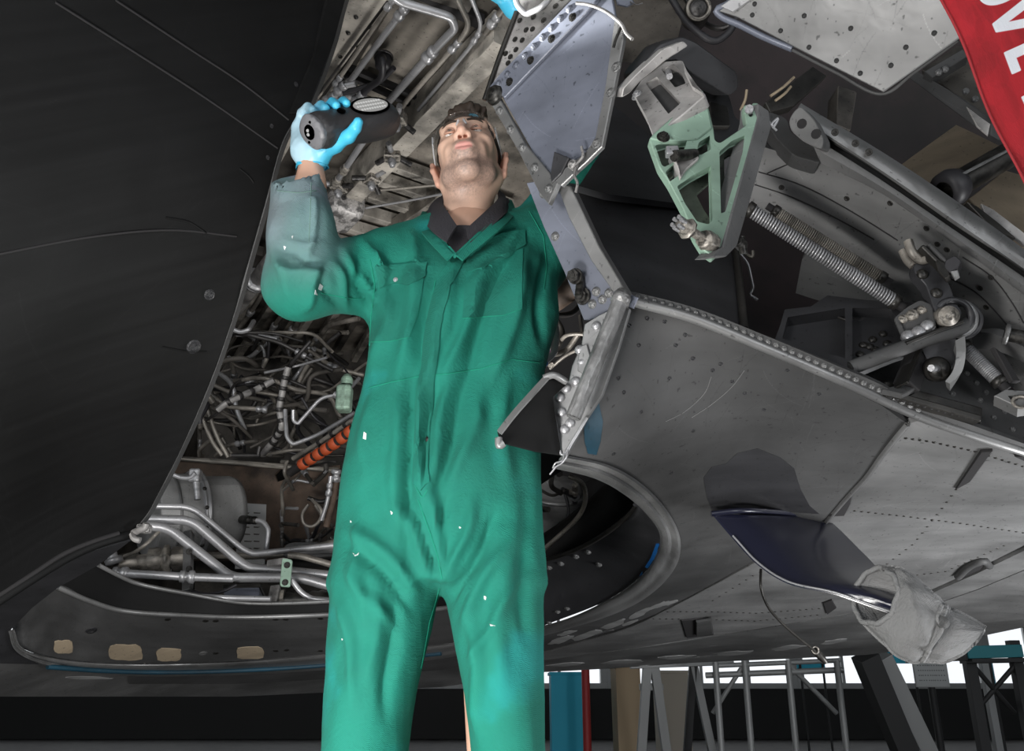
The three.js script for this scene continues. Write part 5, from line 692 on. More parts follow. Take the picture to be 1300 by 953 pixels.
// pale green bracket
{ const g = thing('green_bracket', 'pale green triangular bracket with open webs and a bolt at its tip', 'bracket'), pl = plane3([825, 175, 1.29], [962, 140, 1.33], [905, 316, 1.2]);
  part('web_frame', plate([[824, 176], [829, 171], [892, 113], [897, 124], [906, 163], [908, 178], [914, 181], [948, 158], [944, 134], [948, 132], [952, 148], [956, 146], [955, 130], [963, 130], [962, 150], [918, 314], [905, 326], [892, 316], [882, 300], [866, 262], [850, 232], [837, 212]], pl, 0.016, { round: 0.004, holes: [
    [[830, 184], [850, 178], [874, 176], [868, 200], [844, 213], [839, 210]], [[886, 180], [902, 170], [904, 190], [890, 198], [882, 196]], [[843, 218], [858, 204], [864, 214], [862, 224], [850, 232]],
    [[858, 236], [878, 222], [904, 208], [906, 280], [900, 286], [884, 282], [868, 258]], [[912, 192], [928, 178], [947, 170], [944, 194], [922, 270], [914, 272]]] }), M.mint, g);
  part('side_face', plate([[963, 131], [976, 140], [979, 162], [936, 312], [922, 326], [906, 326], [918, 313], [962, 150]], plane3([962, 132, 1.325], [979, 162, 1.36], [921, 318, 1.205]), 0.03, { round: 0.004 }), M.skinLight, g, 'grey worn side face');
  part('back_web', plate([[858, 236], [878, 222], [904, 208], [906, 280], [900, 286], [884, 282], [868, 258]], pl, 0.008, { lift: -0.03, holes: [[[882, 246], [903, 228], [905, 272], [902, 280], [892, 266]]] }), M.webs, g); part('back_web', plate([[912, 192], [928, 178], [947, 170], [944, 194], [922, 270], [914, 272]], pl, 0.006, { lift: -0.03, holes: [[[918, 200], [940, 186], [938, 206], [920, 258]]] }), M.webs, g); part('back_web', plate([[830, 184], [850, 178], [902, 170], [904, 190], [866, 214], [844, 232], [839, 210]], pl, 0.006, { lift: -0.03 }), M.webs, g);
  const m = part('mount_plate', plate([[825, 175], [829, 170], [891, 114], [897, 126], [904, 162], [886, 176], [862, 178], [842, 179]], pl, 0.008, { lift: 0.003, round: 0.002 }), M.mint, g); for (const [x, y] of [[885, 136], [842, 174]]) { bolt(pl.pt(x, y, 0.003), pl.n, 0.0078, M.iron, m); }
  part('clevis', plate([[852, 190], [860, 184], [866, 196], [884, 192], [888, 200], [872, 214], [864, 226], [860, 212]], pl, 0.024, { lift: 0.006, round: 0.003 }), M.white, g); part('clevis_pin', rod(pl.pt(856, 198, 0.02), pl.pt(882, 196, 0.002), 0.0085), M.iron, g); part('pin_head', box(0.018, 0.014, 0.014, ...pl.pt(853, 193, 0.016).toArray(), 0.002), M.steel, g);
  const t = pl.pt(898, 306, 0.004), u = pl.pt(872, 290, 0.03), d = u.clone().sub(t).normalize(); part('tip_bolt', mergeGeometries([rod(t, u, 0.0065), orient(lathe([[0.0001, 0.016], [0.009, 0.015], [0.0105, 0.01], [0.0105, 0.001], [0.015, 0], [0.015, -0.004], [0.0001, -0.004]], 8), u, d), orient(lathe([[0.0001, 0.012], [0.012, 0.011], [0.0145, 0.004], [0.0145, -0.012], [0.0001, -0.012]], 8), t, d)]), M.steelDull, g); for (let k = 0; k < 6; k++) { const a = k * 1.047, e = V3(0, 1, 0).cross(d).normalize(), f = d.clone().cross(e); part('castle_lug', rod(u.clone().addScaledVector(d, 0.012).addScaledVector(e, Math.cos(a) * 0.008).addScaledVector(f, Math.sin(a) * 0.008), u.clone().addScaledVector(d, 0.022).addScaledVector(e, Math.cos(a) * 0.008).addScaledVector(f, Math.sin(a) * 0.008), 0.003, 8), M.steel, g); }
  part('tip_bush', mergeGeometries([rod(pl.pt(934, 304, -0.03), P(942, 312, 1.27), 0.009), rod(P(940, 300, 1.26), P(944, 322, 1.26), 0.006)]), M.iron, g); part('tab_bolt', rod(pl.pt(951, 143, -0.01), pl.pt(951, 138, 0.012), 0.0065), M.steel, g); }
pipe('small split wire clip behind the tab of the green bracket', [[974, 152, 1.45], [982, 160, 1.44], [988, 150, 1.44], [980, 158, 1.44], [986, 166, 1.44]], 0.0022, M.steel, { soft: true, name: 'wire_clip', cat: 'clip' });
// springs
function spring(name, label, a, b, r, turns, wire, mat) { const g = thing(name, label, 'spring'), A = P(...a), Bv = P(...b), d = Bv.clone().sub(A), L = d.length(); d.normalize(); const e = V3(0, 1, 0).cross(d).normalize(), f = d.clone().cross(e); class Hx extends THREE.Curve { getPoint(t) { const q = t * turns * 6.2832; return A.clone().addScaledVector(d, t * L).addScaledVector(e, Math.cos(q) * r).addScaledVector(f, Math.sin(q) * r); } }
  const c = new Hx(); part('coil', new THREE.TubeGeometry(c, turns * 12, wire, 6, false), mat, g); part('core', rod(A.clone().addScaledVector(d, -0.02), Bv.clone().addScaledVector(d, 0.02), r - wire, 12), M.blackFlat, g); for (const p of [A, Bv]) part('end_collar', orient(lathe([[r * 0.6, -0.008], [r * 1.3, -0.006], [r * 1.3, 0.006], [r * 0.6, 0.008]], 16), p, d), M.iron, g); return g; }
spring('coil_spring', 'bright long coil spring slanting down behind the grey side of the bracket', [952, 266, 1.62], [1136, 383, 1.6], 0.0115, 58, 0.0022, M.steel);
spring('coil_spring', 'darker thin coil spring lying just above the bright one', [985, 268, 1.68], [1120, 352, 1.66], 0.009, 60, 0.0018, M.steelDull);
spring('coil_spring', 'short coil spring beyond the linkage hub', [1224, 440, 1.6], [1268, 484, 1.56], 0.011, 24, 0.0024, M.steel);
// pocketed web plate and the linkage on it
{ const g = thing('web_plate', 'dark pocketed web plate spanning the flank bay', 'plate'), pl = plane3([990, 395, 1.68], [1150, 384, 1.62], [1078, 462, 1.55]);
  part('web', plate([[982, 434], [990, 412], [996, 392], [1030, 388], [1050, 374], [1100, 380], [1160, 383], [1186, 390], [1184, 430], [1136, 446], [1078, 470], [1030, 452]], pl, 0.03, { round: 0.004, holes: [[[999, 402], [1074, 390], [1074, 456], [1036, 444], [992, 430]], [[1081, 390], [1132, 391], [1137, 402], [1136, 434], [1081, 458]]] }), M.skinDark, g);
  const m = part('pocket_floor', plate([[986, 434], [996, 394], [1140, 386], [1140, 440], [1078, 466]], pl, 0.01, { lift: -0.026 }), M.skinDark, g); for (const [x, y] of [[1121, 424], [1108, 431], [1096, 438], [1126, 436], [1112, 444], [1092, 450], [1104, 440]]) rivet(pl.pt(x, y, -0.026), pl.n, 0.008, M.iron, m); stud(holeGeo, 'hole', pl.pt(1090, 401, -0.026), pl.n, 0.014, M.blackFlat, m); part('pocket_rib', smooth([[1000, 402], [1024, 400], [1046, 397], [1074, 406]].map(([x, y]) => pl.pt(x, y, -0.024)), 0.003, 20, 6), M.iron, g); }
{ const g = thing('linkage', 'dark steel linkage hub with bolts, lever and rod in the flank bay', 'linkage'), pl = plane3([1135, 404, 1.56], [1182, 389, 1.53], [1152, 433, 1.52]);
  const m = part('bolt_plate', plate([[1134, 404], [1150, 390], [1168, 380], [1183, 386], [1188, 412], [1176, 424], [1153, 434], [1144, 428]], pl, 0.02, { round: 0.006 }), M.skin, g); part('plate_rim', plate([[1134, 404], [1150, 390], [1168, 380], [1183, 386], [1188, 412], [1176, 424], [1153, 434], [1144, 428]], pl, 0.012, { lift: 0.006, round: 0.006, holes: [[[1140, 405], [1152, 395], [1168, 386], [1178, 391], [1181, 412], [1156, 426], [1148, 423]]] }), M.skin, g);
  for (const [x, y, r] of [[1171, 393, 0.009], [1158, 400, 0.012], [1146, 405, 0.01], [1153, 427, 0.013], [1167, 422, 0.014], [1178, 414, 0.013]]) rivet(pl.pt(x, y, 0.001), pl.n, r, y > 410 ? M.steel : M.steelDull, m);
  const lp = plane3([1165, 340, 1.55], [1211, 381, 1.52], [1184, 368, 1.53]); const lv = part('lever', plate([[1160, 336], [1170, 330], [1186, 334], [1200, 348], [1206, 362], [1214, 384], [1222, 396], [1214, 414], [1196, 414], [1184, 386], [1176, 362], [1162, 346]], lp, 0.026, { round: 0.005 }), M.skinDark, g); for (const [x, y] of [[1171, 348], [1189, 372]]) rivet(lp.pt(x, y), lp.n, 0.0105, M.iron, lv);
  const hp = P(1204, 401, 1.49), hn = V3(-0.12, -0.3, 0.95).normalize(); part('hub_pin', orient(lathe([[0.0001, 0.014], [0.008, 0.014], [0.009, 0.006], [0.017, 0.005], [0.018, -0.002], [0.018, -0.03], [0.0001, -0.03]], 24), hp, hn), M.steelDull, g);
  for (const [k, x, y] of [[0, 1216, 404], [1, 1222, 406], [2, 1228, 408]]) part('bearing_ring', orient(new THREE.TorusGeometry(0.029, 0.006, 10, 32, 4.4).rotateZ(-2.2).rotateX(Math.PI / 2), P(x - 6, y - 2, 1.515 + k * 0.01), hn, 0.2), k === 1 ? M.bare : M.skinDark, g);
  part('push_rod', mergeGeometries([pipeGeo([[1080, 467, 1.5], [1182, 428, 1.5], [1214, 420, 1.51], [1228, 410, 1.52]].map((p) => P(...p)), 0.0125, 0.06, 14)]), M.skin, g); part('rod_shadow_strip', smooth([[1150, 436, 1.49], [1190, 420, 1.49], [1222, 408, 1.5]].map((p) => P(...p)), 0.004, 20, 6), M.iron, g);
  part('curved_arm', loft([[[1213, 432, 1.5], [1214, 450, 1.485], [1210, 470, 1.48], [1200, 484, 1.48]], [[1225, 426, 1.5], [1226, 448, 1.48], [1221, 472, 1.475], [1206, 487, 1.475]]], 20, 4, 0.03), M.bare, g); const bp = P(1192, 468, 1.5); part('arm_boss', orient(lathe([[0.0001, 0.012], [0.014, 0.01], [0.018, 0], [0.022, -0.004], [0.022, -0.02], [0.0001, -0.02]], 20), bp, hn), M.iron, g); part('boss_pin', rod(bp, P(1182, 467, 1.47), 0.006), M.steel, g); part('arm_web', plate([[1166, 436], [1214, 428], [1216, 452], [1204, 478], [1180, 480], [1176, 456]], plane3([1166, 436, 1.54], [1214, 428, 1.53], [1204, 478, 1.52]), 0.014), M.skinDark, g); }
{ const g = thing('lever_clamp', 'black clamp with a square knob standing above the linkage lever', 'clamp'), pl = plane3([1190, 330, 1.52], [1222, 326, 1.5], [1208, 350, 1.5]); part('knob', plate([[1200, 330], [1212, 324], [1220, 330], [1216, 340], [1206, 346], [1198, 340]], pl, 0.03, { round: 0.003 }), M.rubber, g); part('jaw', plate([[1186, 326], [1200, 334], [1206, 350], [1200, 354], [1190, 342]], pl, 0.02, { round: 0.003 }), M.iron, g); part('guide_rail', beam(P(1168, 314, 1.54), P(1206, 352, 1.52), V3(0, 0, 1), 0.008, 0.02), M.iron, g); part('guide_rail', beam(P(1176, 312, 1.54), P(1208, 344, 1.52), V3(0, 0, 1), 0.006, 0.02), M.skin, g); part('tab', plate([[1206, 344], [1216, 342], [1218, 350], [1212, 354]], pl, 0.01), M.bare, g); }
pipe('short curved tube above the linkage lever', [[1153, 306, 1.56], [1158, 320, 1.55], [1170, 330, 1.55], [1178, 328, 1.54]], 0.0085, M.steelDull, { soft: true });
pipe('second short curved tube above the linkage lever', [[1146, 318, 1.58], [1152, 330, 1.57], [1160, 338, 1.56]], 0.008, M.steelDull, { soft: true });
{ const g = thing('cross_bar', 'black square bar standing under the push rod', 'bar'); part('bar', beam(P(1168, 448, 1.56), P(1150, 492, 1.5), V3(0.4, 0, 1), 0.036, 0.03), M.blackFlat, g); part('bar_edge', beam(P(1161, 448, 1.54), P(1143, 490, 1.48), V3(0.4, 0, 1), 0.005, 0.032), M.iron, g); part('foot', plate([[1140, 488], [1168, 490], [1146, 500], [1120, 494]], plane3([1140, 488, 1.5], [1168, 490, 1.5], [1146, 500, 1.47]), 0.01), M.skin, g); }
// floor of the flank bay behind the flange
const flD = lerpD([[1090, 460, 1.66], [1180, 430, 1.72], [1300, 500, 1.68], [1168, 518, 1.545], [1300, 562, 1.56], [1400, 600, 1.5]]);
sheet('bay_floor', [[1082, 462], [1150, 440], [1216, 432], [1262, 476], [1300, 506], [1400, 582], [1400, 596], [1300, 562], [1235, 540], [1168, 517]], flD, 0.015, M.skin, craft, 14, 'grey floor of the flank bay');
part('floor_channel', mergeGeometries([beam(P(1118, 500, 1.5), P(1240, 534, 1.5), V3(0, 1, 0), 0.03, 0.012), beam(P(1122, 494, 1.52), P(1246, 528, 1.52), V3(0, 1, 0), 0.006, 0.03)]), M.iron, craft, 'dark toothed channel along the bay floor'); for (const [x, y] of polyAlong([[1130, 503], [1236, 531]], 9)) rivet(P(x, y, 1.49), V3(0, -0.2, 1).normalize(), 0.0045, M.blackFlat, craft);
for (const [x, y] of [[1228, 474], [1240, 486], [1252, 498], [1264, 510], [1276, 522], [1245, 508], [1262, 530], [1210, 500], [1286, 545]]) rivet(P(x, y, flD(x, y) - 0.004), V3(-0.1, -0.1, 1).normalize(), 0.005, M.bare, craft);
part('side_arm', loft([[[1232, 420, 1.6], [1262, 424, 1.56], [1300, 440, 1.53], [1400, 480, 1.5]], [[1236, 442, 1.6], [1268, 446, 1.57], [1300, 460, 1.54], [1400, 500, 1.5]]], 20, 4, 0.02), M.skin, craft, 'grey arm behind the hub');
{ const g = thing('clevis_pin', 'dark steel pin with a pale washer at the end of the grey arm', 'pin'), a = P(1278, 424, 1.5), b = P(1320, 432, 1.48); part('pin', rod(a, b, 0.012), M.iron, g); part('washer', orient(lathe([[0.008, -0.004], [0.018, -0.003], [0.018, 0.003], [0.008, 0.004]], 20), a, b.clone().sub(a)), M.bare, g); }
part('slot_gap', plate([[1262, 440], [1276, 450], [1296, 484], [1286, 484]], plane3([1262, 440, 1.52], [1276, 450, 1.52], [1290, 484, 1.5]), 0.01), M.blackFlat, craft);
{ const g = thing('latch_block', 'small scuffed latch block on the bay floor beyond the short spring', 'latch'), pl = plane3([1262, 500, 1.5], [1300, 500, 1.48], [1290, 516, 1.47]); part('block', plate([[1262, 502], [1276, 494], [1310, 496], [1320, 512], [1292, 516]], pl, 0.03, { holes: [[[1278, 502], [1290, 500], [1294, 508], [1284, 510]]] }), M.bare, g); part('ring', orient(new THREE.TorusGeometry(0.012, 0.003, 8, 20).rotateX(Math.PI / 2), pl.pt(1296, 510, 0.004), pl.n), M.steelDull, g); }
// ---------------------------------------------------------------- navy fin with its canvas cover
{ const g = thing('pitot_fin', 'glossy navy fin sticking down from the grey belly, its tip in a canvas cover', 'fin');
  const Lp = [[906, 652, 1.80], [930, 680, 1.76], [962, 714, 1.70], [1000, 738, 1.64], [1060, 752, 1.58], [1130, 776, 1.53], [1180, 790, 1.5]], Rp = [[1048, 656, 1.96], [1066, 672, 1.9], [1088, 694, 1.84], [1106, 712, 1.78], [1124, 732, 1.68], [1150, 752, 1.6], [1196, 776, 1.54]];
  const md = Lp.map((a, i) => [a[0] + (Rp[i][0] - a[0]) * 0.35, a[1] + (Rp[i][1] - a[1]) * 0.35, a[2] + (Rp[i][2] - a[2]) * 0.35 - 0.045 + i * 0.002]), mb = Lp.map((a, i) => [a[0] + (Rp[i][0] - a[0]) * 0.45, a[1] + (Rp[i][1] - a[1]) * 0.45, a[2] + (Rp[i][2] - a[2]) * 0.45 + 0.04]);
  part('fin_blade', mergeGeometries([loft([Lp, md, Rp], 40, 14, 0.004), loft([Lp, mb, Rp], 40, 14, 0.004)]), M.navy, g);
  part('leading_edge', smooth(Lp.slice(1).map((p) => P(p[0] + 0.5, p[1], p[2] - 0.002)), 0.0022, 50, 6), M.steel, g, 'worn bright leading edge');
  part('root_fairing', smooth([[903, 652, 1.80], [940, 648, 1.80], [990, 650, 1.86], [1050, 656, 1.96]].map((p) => P(...p)), 0.006, 30), M.navy, g); }
{ const g = thing('canvas_cover', 'off white canvas cover tied over the tip of the navy fin', 'cover');
  const rings = [[[1122, 722], [1100, 790], 1.54, 0.055], [[1138, 722], [1114, 806], 1.525, 0.065], [[1160, 736], [1132, 826], 1.51, 0.068], [[1186, 756], [1158, 838], 1.5, 0.06], [[1200, 768], [1172, 836], 1.495, 0.05], [[1216, 778], [1194, 840], 1.49, 0.05], [[1238, 790], [1220, 830], 1.485, 0.035], [[1251, 797], [1240, 812], 1.48, 0.014]];
  const n = 36, rows = []; rings.forEach(([a, b, d, t], k) => { const A = P(...a, d), Bq = P(...b, d - 0.015), c = A.clone().add(Bq).multiplyScalar(0.5), u = A.clone().sub(c), w = ray((a[0] + b[0]) / 2, (a[1] + b[1]) / 2).normalize().multiplyScalar(t).add(V3(-0.034, 0.012, 0).multiplyScalar([1, 0.9, 0.6, 0.3, 0.1, 0, 0, 0][k])); const r = []; for (let i = 0; i <= n; i++) { const q = i / n * 6.28318, wr = 1 + 0.05 * Math.sin(q * 5 + k * 1.3) * (k > 0 ? 1 : 0.4) + 0.03 * Math.sin(q * 9 - k * 2.1) + (k === 4 ? 0.05 * Math.sin(q * 16) : 0); r.push(c.clone().addScaledVector(u, Math.cos(q) * wr).addScaledVector(w, Math.sin(q) * wr)); } rows.push(r); });
  part('cover_body', loft(rows, 72, 42, 0.004, undefined), M.canvas, g);
  part('hem', smooth(rows[0].slice(0, n), 0.005, 60, 8), M.canvas, g); part('tie_string', smooth(rows[4].slice(0, n).map((p) => p.clone()), 0.0045, 80, 6), M.canvas, g); part('tie_string', smooth([[1196, 768, 1.44], [1190, 786, 1.425], [1196, 798, 1.425], [1188, 812, 1.43], [1178, 826, 1.435]].map((p) => P(...p)), 0.003, 30, 6), M.canvas, g); part('tie_knot', orient(lathe([[0.0001, 0.014], [0.009, 0.01], [0.011, 0.002], [0.006, -0.004]], 10), P(1196, 790, 1.43), V3(0, 0, 1)), M.canvas, g); }
pipe('thin loose wire hanging from the seam of the grey belly', [[966, 722, 1.9], [966, 745, 1.88], [974, 768, 1.9], [990, 788, 1.95], [1012, 808, 2.0], [1032, 824, 2.05], [1040, 832, 2.08]], 0.003, M.iron, { soft: true, name: 'wire', cat: 'wire' });
{ const g = thing('wire_weight', 'small dark weight at the end of the loose wire', 'weight'); part('plug', orient(lathe([[0.0001, 0.03], [0.006, 0.028], [0.009, 0.01], [0.009, -0.012], [0.0001, -0.016]], 10), P(1038, 829, 2.07), V3(0.5, -0.6, 0)), M.iron, g); part('ring', orient(new THREE.TorusGeometry(0.008, 0.002, 6, 14), P(1035, 825, 2.06), V3(0, 1, 0)), M.steelDull, g); }
// ---------------------------------------------------------------- red banner near the lens
{ const g = thing('warning_banner', 'red cloth warning banner with white capital letters hanging close to the lens', 'banner');
  const pl = plane3([1195, 0, 0.74], [1300, 265, 0.72], [1400, 100, 0.7]), e = [0.408, 0.913], nrm = [0.913, -0.408], wd = 150, s0 = -260, s1 = 460;
  const px = (s, t) => [1195 + e[0] * s + nrm[0] * t, e[1] * s + nrm[1] * t], rows = [];
  for (let j = 0; j <= 6; j++) { const r = []; for (let i = 0; i <= 24; i++) { const s = s0 + (s1 - s0) * i / 24, t = wd * j / 6 + 3 * Math.sin(s * 0.03) * (1 - j / 6), q = px(s, t); r.push(pl.pt(q[0], q[1], 0.004 * Math.sin(s * 0.035 + j * 0.5) + 0.003 * Math.sin(s * 0.011 + j))); } rows.push(r); }
  const geo = loft(rows, 48, 12, 0.0025), cv = document.createElement('canvas'); cv.width = 1440; cv.height = 300; const k = cv.getContext('2d'); k.fillStyle = '#a3101d'; k.fillRect(0, 0, 1440, 300);
  for (let q = 0; q < 260; q++) { k.fillStyle = rnd() < 0.5 ? 'rgba(90,0,10,0.10)' : 'rgba(225,50,60,0.07)'; k.beginPath(); k.ellipse(rnd() * 1440, rnd() * 300, rr(20, 120), rr(8, 40), 0, 0, 6.3); k.fill(); }
  k.fillStyle = '#dfe3ea'; k.font = 'bold 152px sans-serif'; k.textAlign = 'center'; k.textBaseline = 'alphabetic';
  const put = (ch, s, sq = 0.82) => { k.save(); k.translate((s - s0 + 3) * 2, 300 - 46 * 2); k.scale(sq, 1); k.fillText(ch, 0, 0); k.lineWidth = 7; k.strokeStyle = '#dfe3ea'; k.lineJoin = 'round'; k.strokeText(ch, 0, 0); k.restore(); };
  'REM'.split('').forEach((c, i) => put(c, -112 + i * 42, c === 'M' ? 0.62 : 0.8)); put('O', 14, 0.72); put('V', 57, 0.8); put('E', 104, 0.86); 'BEFORE'.split('').forEach((c, i) => put(c, 166 + i * 42, 0.8));
  const t = new THREE.CanvasTexture(cv); t.colorSpace = THREE.SRGBColorSpace; const m = std('printed red cloth', lin(1, 1, 1), 0.85, 0, { map: t, bumpMap: weave, bumpScale: 0.0008 });
  const u = geo.attributes.uv; let mu = 0, mv = 0; for (let i = 0; i < u.count; i++) { mu = Math.max(mu, u.getX(i)); mv = Math.max(mv, u.getY(i)); } for (let i = 0; i < u.count; i++) u.setXY(i, u.getX(i) / mu, u.getY(i) / mv);
  part('cloth', geo, m, g); part('hem', smooth(rows[0].map((p) => p.clone()), 0.0012, 60, 6), M.red.clone(), g).material.color.setRGB(0.25, 0.01, 0.015);
  part('hanging_cord', smooth([pl.pt(...px(s0 + 4, 75)), pl.pt(...px(s0 - 60, 70)), pl.pt(...px(s0 - 120, 80))], 0.002, 20, 6), M.white, g); }
// ---------------------------------------------------------------- the mechanic
{
  const man = thing('person', 'man in a green boiler suit, safety glasses and blue gloves, looking up with a torch', 'person');
  const Z = -1.57, q = (x, y, z = Z) => onZ(x, y, z);
  // ---- boiler suit: torso, legs and sleeves as one continuous surface
  const rowOf = ([y, xl, xr, z, d]) => { const a = q(xl, y, z), b = q(xr, y, z); return [a.y, (a.x + b.x) / 2, z, (b.x - a.x) / 2, d]; };
  const torso = sectS([[292, 540, 652, -1.60, 0.075], [318, 496, 690, -1.595, 0.092], [350, 478, 706, -1.585, 0.108], [400, 471, 709, -1.575, 0.12], [470, 468, 692, -1.57, 0.116], [520, 456, 688, -1.57, 0.114], [570, 441, 688, -1.57, 0.12], [620, 432, 688, -1.57, 0.124], [680, 425, 689, -1.57, 0.12], [742, 422, 690, -1.565, 0.1]].map(rowOf), 2.3);
  const gy = (y) => q(500, y).y;
  const legL = sectS([rowOf([690, 440, 552, -1.57, 0.1]), rowOf([742, 421, 558, -1.565, 0.108]), rowOf([800, 417, 546, -1.56, 0.104]), rowOf([863, 414, 530, -1.555, 0.1]), rowOf([953, 409, 518, -1.55, 0.095]), [0.3, q(452, 1100).x, -1.55, 0.082, 0.085], [0.09, q(452, 1100).x, -1.56, 0.085, 0.085]], 2.2);
  const legR = sectS([rowOf([690, 566, 676, -1.57, 0.1]), rowOf([742, 562, 690, -1.565, 0.108]), rowOf([800, 574, 691, -1.56, 0.104]), rowOf([863, 586, 692, -1.555, 0.1]), rowOf([953, 598, 694, -1.55, 0.095]), [0.3, q(650, 1100).x, -1.55, 0.082, 0.085], [0.09, q(652, 1100).x, -1.56, 0.085, 0.085]], 2.2);
  const sh1 = q(508, 340, -1.585), el = q(381, 360, -1.46), cuff = q(378, 226, -1.42), cuffIn = q(379, 200, -1.415), sh2 = q(676, 318, -1.62), el2 = q(752, 205, -1.74), wr2 = P(664, 40, 1.98);
  const arms = [[capS(q(560, 305, -1.61), sh1, 0.06, 0.07), 0.05], [capS(sh1, el, 0.072, 0.066), 0.05], [capS(el, q(383, 290, -1.43), 0.062, 0.058), 0.03], [capS(q(383, 290, -1.43), cuff, 0.056, 0.051), 0.03], [capS(q(600, 300, -1.62), sh2, 0.062, 0.078), 0.05], [capS(sh2, el2, 0.076, 0.062), 0.04], [capS(el2, wr2, 0.058, 0.05), 0.03]];
  const cutDir = cuff.clone().sub(q(381, 290, -1.43)).normalize().add(V3(-0.12, 0, 0.7)).normalize(), cutP = q(378, 223, -1.42), bore = capS(q(380, 262, -1.425), cuffIn.clone().addScaledVector(cutDir, 0.1), 0.036, 0.0395);
  const neckHole = capS(q(594, 292, -1.61), q(598, 240, -1.60), 0.06, 0.07);
  const notch = capS(q(592, 276, -1.53), q(577, 326, -1.465), 0.054, 0.006);
  const suit = (x, y, z) => {
    let d = smin(torso(x, y, z), smin(legL(x, y, z), legR(x, y, z), 0.012), 0.03); for (const [f, k] of arms) d = smin(d, f(x, y, z), k);
    const c = (x - cutP.x) * cutDir.x + (y - cutP.y) * cutDir.y + (z - cutP.z) * cutDir.z; if (Math.abs(x - cutP.x) < 0.14 && y > cutP.y - 0.2) { d = Math.max(d, c); d = Math.max(d, -bore(x, y, z)); }
    d = Math.max(d, -neckHole(x, y, z)); return Math.max(d, -notch(x, y, z));
  };
  const g = relax(nets(suit, V3(-0.52, 0.07, -1.84), V3(0.34, 1.86, -1.3), 0.0075), 2);
  // folds pressed into the cloth: [x1, y1, x2, y2, width px, height mm]
  const folds = [[440, 322, 492, 402, 9, 9], [462, 310, 498, 384, 8, 7], [452, 330, 470, 400, 7, -7], [478, 322, 486, 350, 7, 6], [425, 340, 446, 396, 9, 8], [408, 352, 430, 392, 8, -7], [352, 336, 402, 352, 9, 8], [362, 318, 408, 336, 7, -6], [364, 306, 408, 312, 7, 5], [384, 392, 406, 342, 8, 8], [346, 290, 362, 372, 9, 5], [398, 235, 392, 330, 6, 5],
    [530, 322, 512, 470, 13, 9], [552, 350, 528, 470, 10, -9], [566, 380, 540, 480, 9, 7], [640, 326, 590, 480, 14, -11], [612, 352, 566, 480, 12, 9], [668, 330, 632, 470, 13, 9], [585, 330, 556, 440, 9, 6], [494, 390, 476, 480, 11, 6], [690, 330, 684, 430, 9, -8], [656, 300, 606, 360, 8, 7], [620, 296, 580, 345, 7, -6], [520, 300, 540, 340, 8, 5],
    [519, 490, 521, 690, 10, -11], [534, 490, 531, 640, 9, 9], [552, 490, 536, 610, 8, -8], [572, 486, 546, 600, 9, 8], [592, 490, 556, 620, 10, -9], [500, 500, 506, 640, 12, 7], [612, 500, 580, 600, 14, 8], [470, 500, 462, 600, 12, 5], [640, 490, 640, 600, 14, 6],
    [505, 640, 548, 730, 9, 9], [520, 630, 556, 726, 7, -9], [548, 610, 562, 740, 9, 10], [566, 640, 562, 735, 7, -9], [600, 640, 570, 735, 10, 10], [625, 660, 578, 760, 9, -9], [640, 690, 588, 790, 11, 8], [455, 676, 530, 745, 11, 9], [448, 690, 520, 765, 9, -8], [452, 668, 462, 800, 12, 7], [480, 740, 470, 860, 13, 7], [500, 770, 492, 900, 12, -7], [600, 790, 612, 920, 12, 8], [640, 720, 634, 870, 16, 8], [664, 640, 668, 800, 14, -6], [430, 760, 452, 880, 11, 7], [440, 720, 500, 800, 8, 6], [660, 740, 600, 830, 9, 6]];
  { const p = g.attributes.position, n = g.attributes.normal; for (let i = 0; i < p.count; i++) { const v = V3(p.getX(i), p.getY(i), p.getZ(i)), [x, y] = project(v); let s = 0;
      for (const [x1, y1, x2, y2, w, h] of folds) { const dx = x2 - x1, dy = y2 - y1, L = Math.hypot(dx, dy), t = ((x - x1) * dx + (y - y1) * dy) / L / L; if (t < -0.3 || t > 1.3) continue; const e = ((x - x1) * dy - (y - y1) * dx) / L + 4 * Math.sin(t * 5 + x1); if (Math.abs(e) > w * 3) continue; s += h * 0.0017 * Math.exp(-e * e / w / w * 2.2) * sstep(-0.25, 0.25, t) * sstep(1.25, 0.75, t); }
      s += (n3(v.x * 14 + 50, v.y * 9 + 20, v.z * 14 + 80) - 0.5) * 0.012 + (n3(v.x * 34 + 9, v.y * 26 + 70, v.z * 34 + 31) - 0.5) * 0.005;
      if (y < 250 && x < 430) s *= 0.12; const k = clamp(n.getZ(i) * 0.8 + 0.5, 0.2, 1); p.setXYZ(i, v.x + n.getX(i) * s * k, v.y + n.getY(i) * s * k, v.z + n.getZ(i) * s * k); } g.computeVertexNormals(); }
  const forearmLit = (x, y, z) => { const t = sstep(1.27, 1.42, y) * sstep(-0.29, -0.36, x); return t; };
  colour(g, (x, y, z) => { const t = forearmLit(x, y, z) * (0.75 + 0.35 * (n3(x * 18, y * 12, z * 18 + 40) - 0.4)), wear = 0.05 * sstep(0.55, 0.75, n3(x * 9 + 4, y * 9, z * 9 + 8)); return [1 + 130 * t, 1 + t * 0.5, 1 + t * 1.35]; });
  // pale, light-washed look of the forearm is painted in through the vertex colours
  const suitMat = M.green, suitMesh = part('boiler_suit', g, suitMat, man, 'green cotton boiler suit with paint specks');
  // ---- stitched details laid on the suit
  const flap = (px) => decal(suitMesh, px, 0.0045, M.green, man, 'pocket_flap', 7), pocket = (px) => decal(suitMesh, px, 0.0022, M.green, man, 'chest_pocket', 7);
  pocket([[480, 352], [538, 350], [534, 376], [528, 404], [519, 428], [496, 433], [470, 434], [474, 400]]); flap([[477, 338], [508, 336], [542, 334], [540, 352], [520, 362], [502, 360], [484, 366]]);
